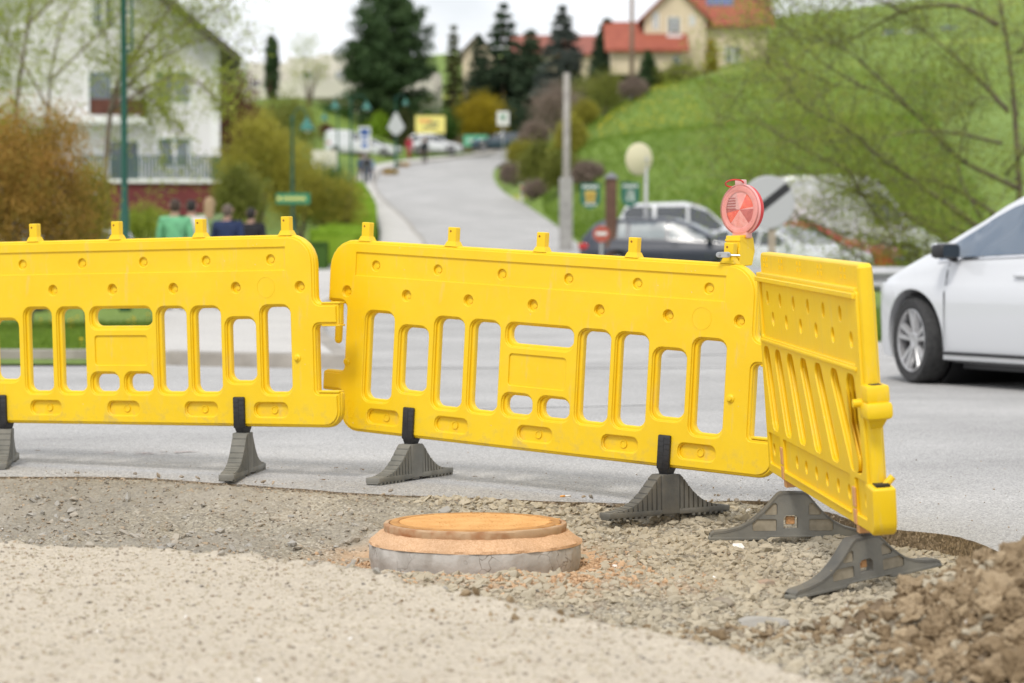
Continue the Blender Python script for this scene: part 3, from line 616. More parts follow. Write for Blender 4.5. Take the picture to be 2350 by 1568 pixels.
# leaves, cigarette end
def leafbit(x, y, s, rz, c, label):
    mb = MB(); mb.add([(-s, 0, 0), (-s * .3, s * .45, .25 * s), (s * .6, s * .3, .1 * s), (s, 0, .3 * s), (s * .4, -s * .4, .05 * s), (-s * .4, -s * .35, .3 * s), (0, 0, .35 * s)], [(0, 1, 6), (1, 2, 6), (2, 3, 6), (3, 4, 6), (4, 5, 6), (5, 0, 6)])
    o = mb.build('dry_leaf', pmat('dry_leaf', c, .8), fix=False); o.location = (x, y, .004); o.rotation_euler = (0, 0, rz); tag(o, label, 'leaf', 'dry leaves on the asphalt')
for vx, vy, lb in ((770, 1078, 'dry brown leaf on asphalt below the barrier joint'), (738, 1106, 'dark dry leaf nearest the dirt left of the middle foot'), (830, 1082, 'thin brown leaf just left of the middle foot'), (85, 1038, 'brown leaf on asphalt beside the leftmost foot'), (1090, 1098, 'small dark leaf right of the middle foot')):
    d = FV / (vy - 581); leafbit((vx - CX) / FV * d, d, random.uniform(.014, .022), random.uniform(0, 6), (.16, .10, .05), lb)
cg = empty('cigarette_end', ((1298 - CX) / FV * 10.02, 10.12, .006), .5, 'white cigarette end with orange filter on the asphalt edge', 'cigarette end')
MB().tube([(0, 0, 0), (.028, 0, 0)], .0038).build('paper', pmat('cig_paper', (.75, .73, .7)), cg, True)
MB().tube([(-.022, 0, 0), (0, 0, 0)], .004).build('filter', pmat('cig_filter', (.75, .35, .08)), cg, True)
# faded pink marking paint
mb = MB()
for k in range(26):
    x0 = -2.05 + rng.uniform(0, .42); y0 = 12.35 + rng.uniform(-.16, .12); w = rng.uniform(.02, .09); h = rng.uniform(.006, .02)
    mb.add([(x0, y0, .004), (x0 + w, y0 + .01, .004), (x0 + w * .9, y0 + h, .004), (x0 + w * .1, y0 + h * 1.2, .004)], [(0, 1, 2, 3)])
tag(mb.build('road_marking', pmat('pink_paint', (.52, .36, .33), .9, c2=(.40, .38, .37), scale=60), fix=False), kind='structure')

# ------------------------------------------------------------------ barriers
def rounded(pts, k=6):
    """pts: (x, y, r) corners of a closed polygon -> list of (x, y) with rounded corners"""
    out = []; n = len(pts)
    for i in range(n):
        p = Vector(pts[i][:2]); a = Vector(pts[i - 1][:2]); b = Vector(pts[(i + 1) % n][:2]); r = pts[i][2]
        if r <= 1e-5: out.append(tuple(p)); continue
        u = (a - p).normalized(); w = (b - p).normalized(); ang = u.angle(w); t = min(r / math.tan(ang / 2), (a - p).length * .49, (b - p).length * .49); rr = t * math.tan(ang / 2)
        s = p + u * t; e = p + w * t; c = p + (u + w).normalized() * (rr / math.sin(ang / 2))
        v0 = s - c; v1 = e - c; tot = v0.angle_signed(v1)
        for j in range(k + 1):
            th = tot * j / k; cth, sth = math.cos(-th), math.sin(-th)
            out.append((c.x + v0.x * cth - v0.y * sth, c.y + v0.x * sth + v0.y * cth))
    return out
def inset(pts, d):
    n = len(pts); out = []
    for i in range(n):
        p = Vector(pts[i][:2]); a = Vector(pts[i - 1][:2]); b = Vector(pts[(i + 1) % n][:2])
        e1 = (p - a).normalized(); e2 = (b - p).normalized(); n1 = Vector((-e1.y, e1.x)); n2 = Vector((-e2.y, e2.x))
        m = (n1 + n2); m = m / max(m.dot(n1), .2); q = p + m * d
        convex = e1.x * e2.y - e1.y * e2.x > 0
        out.append((q.x, q.y, max(pts[i][2] + (-d if convex else d), .001) if pts[i][2] > 0 else 0))
    return out
def rect(x0, y0, x1, y1, r=0): return [(x0, y0, r), (x1, y0, r), (x1, y1, r), (x0, y1, r)]
def circ(x, y, r, n=20): return [(x + r * math.cos(2 * math.pi * i / n), y + r * math.sin(2 * math.pi * i / n)) for i in range(n)]
def area(p): return sum(p[i - 1][0] * p[i][1] - p[i][0] * p[i - 1][1] for i in range(len(p)))
def plate(mb, outline, holes, y0, y1, bev, Mx=None, res=2):
    cu = bpy.data.curves.new('tmp', 'CURVE'); cu.dimensions = '2D'; cu.fill_mode = 'BOTH'
    cu.extrude = (y1 - y0) / 2 - bev; cu.bevel_depth = bev; cu.bevel_resolution = res; cu.offset = -bev
    for i, P in enumerate([outline] + holes):
        if (area(P) > 0) != (i == 0): P = P[::-1]
        s = cu.splines.new('POLY'); s.points.add(len(P) - 1); s.use_cyclic_u = True
        for q, p in zip(s.points, P): q.co = (p[0], p[1], 0, 1)
    o = bpy.data.objects.new('tmp', cu); col.objects.link(o); dg = bpy.context.evaluated_depsgraph_get()
    me = bpy.data.meshes.new_from_object(o.evaluated_get(dg)); ym = (y0 + y1) / 2
    vs = [Vector((v.co.x, ym - v.co.z, v.co.y)) for v in me.vertices]
    mb.add(vs, [tuple(p.vertices) for p in me.polygons], Mx)
    bpy.data.objects.remove(o); bpy.data.curves.remove(cu); bpy.data.meshes.remove(me)
def plate_cdt(mb, outline, holes, y0, y1, ch=.002):
    from mathutils.geometry import delaunay_2d_cdt
    loops = [[Vector(p[:2]) for p in (P if (area(P) > 0) == (i == 0) else P[::-1])] for i, P in enumerate([outline] + holes)]
    pts = [p for l in loops for p in l]; ed = []; n = 0
    for l in loops: ed += [(n + i, n + (i + 1) % len(l)) for i in range(len(l))]; n += len(l)
    v, e, f, _, _, _ = delaunay_2d_cdt(pts, ed, [], 0, 1e-6)
    ctr = np.array([[sum(v[i].x for i in t) / 3, sum(v[i].y for i in t) / 3] for t in f]); ok = in_poly(ctr, np.array([tuple(p) for p in loops[0]]))
    for l in loops[1:]: ok &= ~in_poly(ctr, np.array([tuple(p) for p in l]))
    for y, flip in ((y0, False), (y1, True)): mb.add([(p.x, y, p.y) for p in v], [tuple(t if not flip else t[::-1]) for t, k in zip(f, ok) if k])
    for l in loops: k = len(l); mb.add([(p.x, y0, p.y) for p in l] + [(p.x, y1, p.y) for p in l], [(i, i + k, (i + 1) % k + k, (i + 1) % k) for i in range(k)])
def put(child, root, Mw):
    child.parent = root; child.matrix_parent_inverse = Matrix.Translation(root.location).inverted(); child.matrix_basis = Mw; return child

Mp1 = cam2world([[0.8963642657912398, 0.023155499138759243, 0.4427131417431828], [-0.0025887775079513464, 0.9988913410854391, -0.047004116155361556], [-0.44331072764314977, 0.04098672424294622, 0.8954304479926324]], [-1.8382020432523205, -0.23967341875181247, 11.422818593236709])
Mp2 = cam2world([[0.8246739498446948, -0.05038547398952477, 0.5633597256267956], [0.07149996684905918, 0.9973206684093404, -0.01546735608074054], [-0.5610709680495248, 0.05303572733918059, 0.8260669345988082]], [0.09075144841181007, -0.15396187695280297, 10.565231773126206])
Mp3 = cam2world([[0.07367917356831899, 0.07096622481088254, 0.9947538259877327], [0.05622921809819734, 0.9955826036238972, -0.07519012164853814], [-0.9956955631181683, 0.06147417585903762, 0.06936332812150736]], [1.0184212714643026, 0.5097057533945256, 9.778013142526945])

OUT = [(-.874 - .14, -.625, .15), (1.195, -.625, .135), (1.195, -.468, .006), (1.078, -.468, .012), (1.078, -.172, .02), (1.20, -.172, .010), (1.20, -.073, .010), (1.078, -.073, .03),
       (1.078, .232, .13), (-1.115, .232, .13), (-1.115, -.050, .006), (-1.008, -.050, .03), (-1.008, -.358, .02), (-1.125, -.358, .02), (-1.125, -.452, .006), (-1.014, -.452, .012)]
SL = [(-.855, -.465, -.741, -.089), (-.665, -.412, -.550, -.141), (-.473, -.466, -.359, -.090), (-.283, -.466, -.170, -.091), (.276, -.465, .391, -.093), (.462, -.465, .576, -.093), (.646, -.413, .760, -.144), (.831, -.463, .943, -.091)]
WIN = (-.094, -.164, .206, -.091); HH = [(-.098, -.466, .013, -.393), (.090, -.466, .202, -.392)]
DOT_T = [-.853, -.512, -.171, .171, .512, .853]; DOT_R = [-1.005 + .0, -.671, -.336, 0, .336, .671, 1.005]; LOZ = [-.767, -.393, .046, .472, .842]
def front_panel():
    mb = MB()
    def openings(front):
        H = []
        for q, r in [(q, .036) for q in SL] + [(WIN, .034)] + [(q, .034) for q in HH]:
            x0, z0, x1, z1 = q
            if front == 2: q = (x0 - .040, z0 - .022, x1 + .012, z1 + .014); r += .008
            elif front == 1: q = (x0 - .034, z0 - .016, x1 + .006, z1 + .008)
            else: q = (x0 - .020, z0 - .004, x1, z1 + .002)
            H.append(rounded(rect(*q, r), 5))
        return H
    dots = [circ(x, .122, .0225, 28) for x in DOT_T] + [circ(x, 0, .0225, 28) for x in DOT_R]
    loz = lambda g: [rounded(rect(x - .088 - g, -.548 - .030 - g, x + .088 + g - .006, -.548 + .030 + g, .028), 5) for x in LOZ]
    plate(mb, rounded(OUT), openings(0), .012, .040, .006)
    o2 = rounded(inset(OUT, .0035))
    plate(mb, o2, openings(1) + dots + loz(0), .001, .0135, .004)
    plate(mb, o2, openings(1), .0385, .049, .004)
    dots2 = [circ(x, 0, .0250, 28) for x in DOT_R]
    plate(mb, rounded(inset(OUT, .013)), openings(2) + dots2 + loz(.004) + [rounded(rect(-.107, -.349, .184, -.213, .014)), rect(-.962, .075, .932, .178)], -.0065, .003, .003)
    for x in LOZ: mb.lathe([(.0165, 0), (.0165, .004), (.0135, .004), (.0125, .001), (0.001, .001)], 20, T(x + .008, .011, -.548, rx=R(90)))
    for x in DOT_T: mb.lathe([(.0115, 0), (.0105, .004), (.001, .004)], 16, T(x + .004, .0125, .122, rx=R(90)))
    for x in DOT_R: mb.lathe([(.0115, 0), (.0105, .004), (.001, .004)], 16, T(x + .004, .0125, 0, rx=R(90)))
    mb.lathe([(.0465, 0), (.0465, .0009), (.0445, .0009), (.0445, 0)], 40, T(.83, -.0066, 0, rx=R(90)), False, False)
    for x in (-.955, -.95): mb.lathe([(.018, 0), (.018, .0008), (.0165, .0008), (.0165, 0)], 24, T(x, -.0066, -.505 if x < -.952 else -.548, rx=R(90)), False, False)
    for s in (-1, 1): mb.lathe([(.018, 0), (.017, .006), (.010, .010), (.009, .016), (.001, .017)], 18, T(s * .985, -.004, -.315, rx=R(90)))
    # lips of the hinge tabs
    for z in (-.073, -.172): mb.box(1.11, 1.204, -.003, .047, z - .004, z + .004, b=.003)
    mb.box(1.085, 1.190, -.003, .047, -.470, -.460, b=.003)
    mb.box(-1.10, -1.03, .0, .045, -.058, -.048, b=.003)
    me = mb.mesh('panel'); return me
def peg_mesh():
    mb = MB()
    mb.box(-.0215, .0215, .006, .042, .018, .084, b=.004)
    mb.add([(-.033, -.002, 0), (.033, -.002, 0), (.033, .050, 0), (-.033, .050, 0), (-.023, .005, .022), (.023, .005, .022), (.023, .044, .022), (-.023, .044, .022)],
           [(3, 2, 1, 0), (4, 5, 6, 7), (0, 1, 5, 4), (1, 2, 6, 5), (2, 3, 7, 6), (3, 0, 4, 7)])
    mb.cm = 1; mb.lathe([(.0048, 0), (.0048, .0008), (.001, .0008)], 12, T(-.006, .0064, .066, rx=R(90)))
    return mb.mesh('peg')
pan_me = front_panel(); peg_me = peg_mesh()
pin_mb = MB(); pin_mb.lathe([(.0175, -.05), (.0175, -.222), (.014, -.232), (.007, -.238), (.001, -.239)], 18)
pin_me = pin_mb.mesh('hinge_pin')
# foot, ribbed face
def prof(x):
    x = abs(x); P = [(0, 1), (.046, 1), (.060, .95), (.085, .78), (.12, .56), (.16, .375), (.20, .26), (.25, .185), (.30, .16), (.315, .10)]
    return np.interp(x, [p[0] for p in P], [p[1] for p in P])
def foot_mesh(h, low=.0):
    mb = MB(); xs_ = np.linspace(-.315, .315, 43)
    top = [(x, h * prof(x) * .965) for x in xs_]
    poly = [(.315, 0), (.1, 0), (.1, .012), (.02, .012), (.02, 0), (-.02, 0), (-.02, .012), (-.1, .012), (-.1, 0), (-.315, 0)] + [(x, z) for x, z in top]
    # ribbon of quads instead of one concave n-gon
    for i in range(len(xs_) - 1):
        x0, x1 = xs_[i], xs_[i + 1]; z0, z1 = top[i][1], top[i + 1][1]; b = .010 if .035 < abs((x0 + x1) / 2) < .14 else 0
        w0 = .028
        vs = [(x0, -w0, b), (x1, -w0, b), (x1, w0, b), (x0, w0, b), (x0, -w0, z0), (x1, -w0, z1), (x1, w0, z1), (x0, w0, z0)]
        mb.add(vs, [(3, 2, 1, 0), (4, 5, 6, 7), (0, 1, 5, 4), (2, 3, 7, 6)] + ([(3, 0, 4, 7)] if i == 0 else []) + ([(1, 2, 6, 5)] if i == len(xs_) - 2 else []))
    # centre block and ribs
    mb.box(-.046, .046, -.037, .037, .008, h, b=.004)
    for s in (-1, 1):
        for k in range(10):
            xa, xb = s * (.050 + k * .0245), s * (.069 + k * .0245); xa, xb = min(xa, xb), max(xa, xb); za, zb_ = h * float(prof(xa)) + .001, h * float(prof(xb)) + .001; w_ = .0345
            mb.add([(xa + .002, -w_, .02), (xb - .002, -w_, .02), (xb - .002, w_, .02), (xa + .002, w_, .02), (xa, -w_ + .003, za), (xb, -w_ + .003, zb_), (xb, w_ - .003, zb_), (xa, w_ - .003, za)], [(3, 2, 1, 0), (4, 5, 6, 7), (0, 1, 5, 4), (1, 2, 6, 5), (2, 3, 7, 6), (3, 0, 4, 7)])
        x0, x1 = (.045, .316) if s > 0 else (-.316, -.045)
        mb.box(x0, x1, -.0355, .0355, .004, .027, b=.004)
        for k in range(7): xc = s * (.12 + k * .03); mb.box(xc - .006, xc + .006, -.037, .037, -.004, .006)
    return mb
def foot_pocket(h):
    """foot seen on its pocketed face: web with pockets and a wide curved flange"""
    web = MB(); out = [(x, h * float(prof(x)) * .96) for x in np.linspace(.315, -.315, 45)] + [(-.315, .0), (-.10, .0), (-.085, .010), (.085, .010), (.10, 0), (.315, 0)]
    poc = [rounded([(-.060, h * .50, .005), (-.060, h * .90 - .012, .010), (-.120, h * .50, .008)], 4), rounded([(.060, h * .50, .005), (.120, h * .50, .008), (.060, h * .90 - .012, .010)], 4),
           rounded(rect(-.155, h * .17, -.062, h * .42, .008), 4), rounded(rect(.062, h * .17, .155, h * .42, .008), 4)]
    hole = rounded([(-.036, h * .22, .003), (.020, h * .22, .003), (.020, h * .44, .004), (.010, h * .50, .006), (-.026, h * .50, .006), (-.036, h * .44, .004)], 3)
    plate_cdt(web, out, [hole] + poc, -.018, -.005); plate_cdt(web, out, [hole], -.0045, .018)
    for i in range(44):
        (x0, z0), (x1, z1) = out[i], out[i + 1]
        web.cm = 1; web.add([(x0, -.0195, z0 - .0065), (x1, -.0195, z1 - .0065), (x1, .040, z1 - .0065), (x0, .040, z0 - .0065), (x0, -.0185, z0 + .002), (x1, -.0185, z1 + .002), (x1, .036, z1 + .003), (x0, .036, z0 + .003)],
                [(3, 2, 1, 0), (4, 5, 6, 7), (0, 1, 5, 4), (2, 3, 7, 6)])
    web.cm = 0
    for x0, x1 in ((-.32, -.10), (.10, .32)): web.box(x0, x1, -.0192, .036, -.002, .010, b=.002)
    web.box(-.10, .10, -.0190, .034, .009, .016, b=.002)
    mud = []
    for s in (-1, 1):
        m1 = MB(); m1.prism([(s * .0615, h * .505), (s * .117, h * .505), (s * .0615, h * .86)], -.0125, -.004); mud.append(m1)
        m1 = MB(); m1.box(min(s * .063, s * .154), max(s * .063, s * .154), -.0125, -.004, h * .175, h * .415); mud.append(m1)
    pin = MB(); pin.box(-.026, .010, .0, .010, h * .30, h * .47, b=.004); pin.box(-.018, -.008, -.003, .0, h * .36, h * .41)
    return web, mud, pin
def clip_mesh(parent_mw, root, foot, u, v0, v1, face=-1):
    mb = MB(); mb.box(u - .030, u + .030, -.020, -.004, v0, v1, b=.006)
    mb.add([(u - .023, -.019, v0 + .004), (u + .023, -.019, v0 + .004), (u + .030, .045, v0 + .010), (u - .016, .045, v0 + .010), (u - .015, -.008, v0 - .030), (u + .019, -.008, v0 - .030), (u + .022, .03, v0 - .030), (u - .012, .03, v0 - .030)],
           [(0, 1, 2, 3), (7, 6, 5, 4), (0, 4, 5, 1), (1, 5, 6, 2), (2, 6, 7, 3), (3, 7, 4, 0)])
    n = 5
    for k in range(n):
        z = v0 + .02 + (v1 - v0 - .03) * (k + .3) / n; mb.box(u - .027, u - .001, -.0215, -.019, z, z + .0022)
        z += (v1 - v0 - .03) * .5 / n; mb.box(u + .001, u + .027, -.0215, -.019, z, z + .0022)
    mb.box(u - .001, u + .001, -.0212, -.019, v0 + .01, v1 - .008)
    o = mb.build('clip', M['black'], foot); shade_smooth(o)
    o.matrix_parent_inverse = (Matrix.Translation(root.location) @ foot_local(foot, root)).inverted(); o.matrix_basis = parent_mw
    return o
def foot_local(foot, root): return Matrix.Translation(root.location).inverted() @ foot.matrix_basis
def make_barrier(Mw, label, feet):
    c = Mw @ Vector((0, .02, -.62)); root = empty('plastic_barrier', (c.x, c.y, 0), 0, label, 'barrier', 'yellow plastic barriers round the pit')
    p = link('panel', pan_me.copy() if pan_me.users else pan_me, M['yellow']); shade_smooth(p, 30); put(p, root, Mw)
    for u in (-.925, -.45, .016, .475, .93):
        o = link('peg', peg_me, None); 
        if not peg_me.materials: peg_me.materials.append(M['yellow']); peg_me.materials.append(M['rust'])
        put(o, root, Mw @ T(u, 0, .229))
    o = link('hinge_pin', pin_me, None)
    if not pin_me.materials: pin_me.materials.append(M['yellow'])
    put(o, root, Mw @ T(-1.062, .024, 0)); shade_smooth(o)
    for (u, yaw, gz, mt) in feet:
        top = Mw @ Vector((u, .012, -.652)); h = top.z - gz
        fo = foot_mesh(h).build('foot', M[mt]); shade_smooth(fo, 25)
        put(fo, root, Matrix.Translation((top.x, top.y, gz)) @ Matrix.Rotation(yaw, 4, 'Z'))
        clip_mesh(Mw, root, fo, u, -.632, -.490)
    return root
B1 = make_barrier(Mp1, 'leftmost yellow barrier, cut off by the picture edge, standing on grey feet', [(-.650, R(96), 0.004, 'rubber_dusty'), (.676, R(83), .004, 'rubber_dusty')])
B2 = make_barrier(Mp2, 'middle yellow barrier right behind the manhole, carrying the red warning lamp', [(-.622, R(61), .004, 'rubber_dusty'), (.690, R(35), -.080, 'rubber')])

# barrier standing edge-on at the right, seen on its other face
def side_panel():
    mb = MB(); L_ = 1.83
    full = rounded([(0, 0, .03), (L_, 0, .02), (L_, .775, .01), (0, .775, .02)])
    sx = [(.232 * i + .085 + .0048 * i * i, .262 * i + .235 + .0055 * i * i) for i in range(7)]      # top and bottom centre of each groove
    gro = []
    for a, b in sx:
        if b + .08 > L_ - .03: b = L_ - .115
        gro.append(rounded([(b - .085, .178, .05), (b + .075, .178, .05), (a + .080, .500, .045), (a - .060, .500, .045)], 6))
    dots = [circ(.153 + .262 * i + .002 * i * i, .69, .026) for i in range(6)] + [circ(.248 + .272 * i + .0025 * i * i, .612, .026) for i in range(6)]
    low = [circ(x, .092, .024) for x in (.09, .22, .56, .74, .93, 1.12, 1.31, 1.49, 1.76)]
    plate(mb, full, gro, .020, .050, .006)
    plate(mb, full, gro + dots + low, .006, .022, .004)
    plate(mb, full, [rounded(rect(.04, .535, 1.76, .752, .012)), rounded(rect(.04, .035, .285, .158, .01)), rounded(rect(.345, .035, 1.565, .158, .01)), rounded(rect(1.635, .035, 1.80, .158, .01))] +
          [rounded([(q[0][0], q[0][1], 0)] + [(x, y, 0) for x, y in q[1:]]) for q in gro], -.004, .0075, .003)
    plate(mb, full, gro, .048, .060, .004)
    # top flange, set back, and the two ledges
    plate(mb, rounded([(0, .765, .0), (L_, .765, 0), (L_ - .01, .862, .035), (.0, .862, .03)]), [], .014, .060, .008)
    plate(mb, rounded([(.0, .752, 0), (L_ - .012, .752, 0), (L_ - .012, .770, .004), (0, .770, .004)]), [], -.014, .012, .003)
    mb.box(0, L_ - .02, -.006, .02, .766, .786, b=.004)
    mb.box(.03, L_ - .05, -.011, .002, .514, .528, b=.004)
    mb.box(.35, 1.56, -.009, .0, .028, .036, b=.003)
    for u in (.12, .44, .80, 1.18, 1.57):
        for du in (-.03, .03):
            for z in (.815, .838): mb.box(u + du - .004, u + du + .004, .0105, .016, z - .007, z + .007)
    # groove floor: the far skin
    plate(mb, rounded([(.03, .17, .02), (L_ - .03, .17, .02), (L_ - .03, .51, .02), (.03, .51, .02)]), [], .052, .058, .002)
    # rounded end bead with seam
    mb.tube([(L_ - .004, .030, .02), (L_ - .004, .030, .85)], .026, 12)
    mb.box(L_ + .015, L_ + .0215, .0285, .0315, .02, .84)
    return mb
def knuckle():
    mb = MB(); L_ = 1.83
    mb.box(L_ - .02, L_ + .085, -.006, .070, .420, .478, b=.010); mb.box(L_ - .03, L_ + .095, -.012, .076, .368, .424, b=.014)
    mb.add([(L_ - .02, .0, .37), (L_ + .06, .0, .37), (L_ + .06, .064, .37), (L_ - .02, .064, .37), (L_ - .02, .015, .335), (L_ + .02, .015, .335), (L_ + .02, .052, .335), (L_ - .02, .052, .335)],
           [(0, 1, 2, 3), (7, 6, 5, 4), (0, 4, 5, 1), (1, 5, 6, 2), (2, 6, 7, 3), (3, 7, 4, 0)])
    mb.tube([(L_ - .005, .0, .418), (L_ - .005, -.034, .418)], .014, 12)
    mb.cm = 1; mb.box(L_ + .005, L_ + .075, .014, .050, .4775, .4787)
    return mb
def lower_box():
    mb = MB(); L_ = 1.83
    P = rounded([(L_ - .03, .0, .01), (L_ + .075, -.012, .05), (L_ + .090, .150, .010), (L_ - .03, .160, .01)], 5); plate(mb, P, [], -.006, .070, .010)
    mb.tube([(L_ + .03, .045, .15), (L_ + .03, .074, .178)], .012, 10)
    mb.lathe([(.006, 0), (.006, .001), (.001, .001)], 10, T(L_ + .08, .03, .055, rz=0, ry=R(90)))
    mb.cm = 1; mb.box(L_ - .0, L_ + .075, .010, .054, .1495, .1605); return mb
c = Mp3 @ Vector((.9, .03, 0))
B3 = empty('plastic_barrier', (c.x, c.y, c.z - .15), 0, 'right hand yellow barrier seen nearly edge-on, its grooved back face towards the manhole', 'barrier', 'yellow plastic barriers round the pit')
for nm, mbx in (('panel', side_panel()), ('hinge_knuckle', knuckle()), ('hinge_socket', lower_box())):
    o = mbx.build(nm, [M['yellow'], M['mouth']], None, fix=False); shade_smooth(o, 30); put(o, B3, Mp3)
for (u, yaw, roll, tgt) in ((.31, R(2), 0, (1818, 1126, None, 1237)), (1.62, R(33), R(-6), (2010, 1226, None, 1335))):
    top = Mp3 @ Vector((u, .03, -.004)); d = top.y
    gz = at(tgt[0], tgt[3], d).z; h = at(tgt[0], tgt[1], d).z - gz
    web, mud, pin = foot_pocket(h)
    fo = web.build('foot', [M['rubber_web'], M['rubber']], fix=False); shade_smooth(fo, 30); Mf = Matrix.Translation((top.x, top.y, gz)) @ Matrix.Rotation(yaw, 4, 'Z') @ Matrix.Rotation(roll, 4, 'Y'); put(fo, B3, Mf)
    for nm, mbx, mt in [('dried_mud', q_, 'rubber_mud') for q_ in mud] + [('pin', pin, 'orange_pin')]:
        o = mbx.build(nm, M[mt], fo)
    neck = MB(); 
    tl = MB(); tl.box(u - .02, u + .02, .0, .05, -.03, .006, b=.003); tl.box(u - .022, u + .022, -.008, -.002, .0, .052, b=.003); tl.box(u - .022, u + .022, -.008, -.002, .058, .125, b=.003)
    o = tl.build('clip', M['orange_pin'], fo); o.matrix_parent_inverse = (Mf).inverted(); o.matrix_basis = Mp3
    

# ------------------------------------------------------------------ warning lamp
pw = Mp2 @ Vector((.93, .025, .27))
LD = pw.y + .07
lamp = empty('warning_lamp', (pw.x + .05, pw.y + .03, pw.z - .05), 0, 'red round warning lamp clamped on the right hand peg of the middle barrier', 'warning lamp')
c = at(1699, 481.5, LD); YAW = R(-47)      # the lens looks left and towards the camera
Ml = Matrix.Translation(c) @ Matrix.Rotation(YAW, 4, 'Z') @ Matrix.Rotation(R(-2), 4, 'Y') @ Matrix.Rotation(R(90), 4, 'X')   # local z -> towards viewer
m, t, b = new_mat('clear_pink_lens'); N = t.nodes; L = t.links
b.inputs['Base Color'].default_value = (.90, .50, .46, 1); b.inputs['Roughness'].default_value = .12; b.inputs['Coat Weight'].default_value = .5
tr = N.new('ShaderNodeBsdfTransparent'); tr.inputs[0].default_value = (1, .86, .85, 1); ms = N.new('ShaderNodeMixShader'); ms.inputs[0].default_value = .22
wv = N.new('ShaderNodeTexWave'); wv.wave_type = 'RINGS'; wv.rings_direction = 'Z'; wv.inputs['Scale'].default_value = 55; tcx = N.new('ShaderNodeTexCoord'); bp = N.new('ShaderNodeBump'); bp.inputs['Strength'].default_value = .8; bp.inputs['Distance'].default_value = .002
L.new(tcx.outputs['Object'], wv.inputs[0]); L.new(wv.outputs[0], bp.inputs['Height']); L.new(bp.outputs[0], b.inputs['Normal'])
L.new(tr.outputs[0], ms.inputs[1]); L.new(b.outputs[0], ms.inputs[2]); L.new(ms.outputs[0], N['Material Output'].inputs[0]); M['lens'] = m
def lp(mb, name, mat, Mw=None, parent=lamp, ang=35):
    o = mb.build(name, mat, None, fix=True); shade_smooth(o, ang); put(o, lamp, Mw if Mw is not None else Ml); return o
mb = MB(); mb.lathe([(.101, -.004), (.102, .004), (.100, .012), (.093, .017), (.080, .0175), (.078, .015), (.060, .021), (.030, .026), (.001, .0275)], 64, cap0=False); lens = lp(mb, 'lens', M['lens'])
mb = MB(); mb.lathe([(.103, -.010), (.105, -.008), (.105, .0), (.102, .002)], 64, cap0=False, cap1=False); lp(mb, 'lens_rim', pmat('rim_pink', (.80, .36, .34), .3, coat=.4)); mb = MB(); mb.lathe([(.085, -.036), (.098, -.034), (.103, -.026), (.104, -.012), (.101, -.008)], 64, cap0=True, cap1=False); lp(mb, 'housing', M['red_plastic'])
# reflector disc with four fields
rm = [pmat('reflector_pale', (.62, .48, .45), .25, c2=(.74, .62, .60), scale=40, lo=.3, hi=.7), pmat('reflector_red', (.80, .07, .02), .25, c2=(.9, .22, .08), scale=40), pmat('reflector_dark_red', (.36, .05, .045), .3, c2=(.52, .14, .12), scale=40), pmat('reflector_pink', (.78, .42, .38), .3, c2=(.85, .62, .58), scale=40)]
mb = MB(); n = 48; rad = [.002, .02, .045, .0745]
vs = [(r * math.cos(2 * math.pi * j / n), r * math.sin(2 * math.pi * j / n), .004 - .05 * r) for r in rad for j in range(n)]; fs = []; mi = []
for i in range(3):
    for j in range(n):
        fs.append((i * n + j, i * n + (j + 1) % n, (i + 1) * n + (j + 1) % n, (i + 1) * n + j)); a = j / n * 360
        mi.append(1 if 4 < a < 55 else 3 if a < 100 else 0 if a < 170 else 2 if a < 185 else 1 if a < 222 else 3 if a < 305 else 2)
mb.v = vs; mb.f = fs; mb.mi = mi
o = lp(mb, 'reflector', rm)
mb = MB(); mb.lathe([(.0735, .0035), (.078, .006), (.096, .006), (.099, -.004)], 64, cap0=False, cap1=False); lp(mb, 'inner_ring', pmat('frosted_pink', (.82, .50, .47), .35, c2=(.72, .36, .33), scale=25))
mb = MB()
for k in range(5): mb.box(-.068 + k * .003, -.018, .005, .0065, 0, 0) if 0 else mb.add([(-.070 + .004 * abs(k - 1), .002 + k * .011, .0055), (-.020, .002 + k * .011, .0055), (-.020, .0065 + k * .011, .0055), (-.070 + .004 * abs(k - 1), .0065 + k * .011, .0055)], [(0, 1, 2, 3)])
lp(mb, 'reflector_bars', pmat('bar_dark_red', (.30, .05, .05), .4))
# ring handle, top tab, neck
mb = MB(); mb.box(-.022, .022, .094, .122, -.02, .006, b=.004); lp(mb, 'top_tab', pmat('pale_pink_plastic', (.66, .40, .38), .35))
mb = MB(); rp_ = [(.002 - .002 + .044 * math.cos(a) - .020, .108 + .012 * math.sin(a) - .006 * math.cos(a) * -1, .010 + .024 * math.sin(a)) for a in np.linspace(0, 2 * math.pi, 33)]; mb.tube(rp_, .0032, 8); lp(mb, 'ring_handle', M['red_plastic'])
mb = MB(); mb.box(-.040, .040, -.118, -.090, -.026, .010, b=.005); lp(mb, 'neck', pmat('neck_pink', (.66, .36, .30), .4))
mb = MB(); mb.box(-.036, .036, -.116, -.104, .010, .013, b=.001); lp(mb, 'neck_band', pmat('neck_orange', (.80, .36, .02), .5))
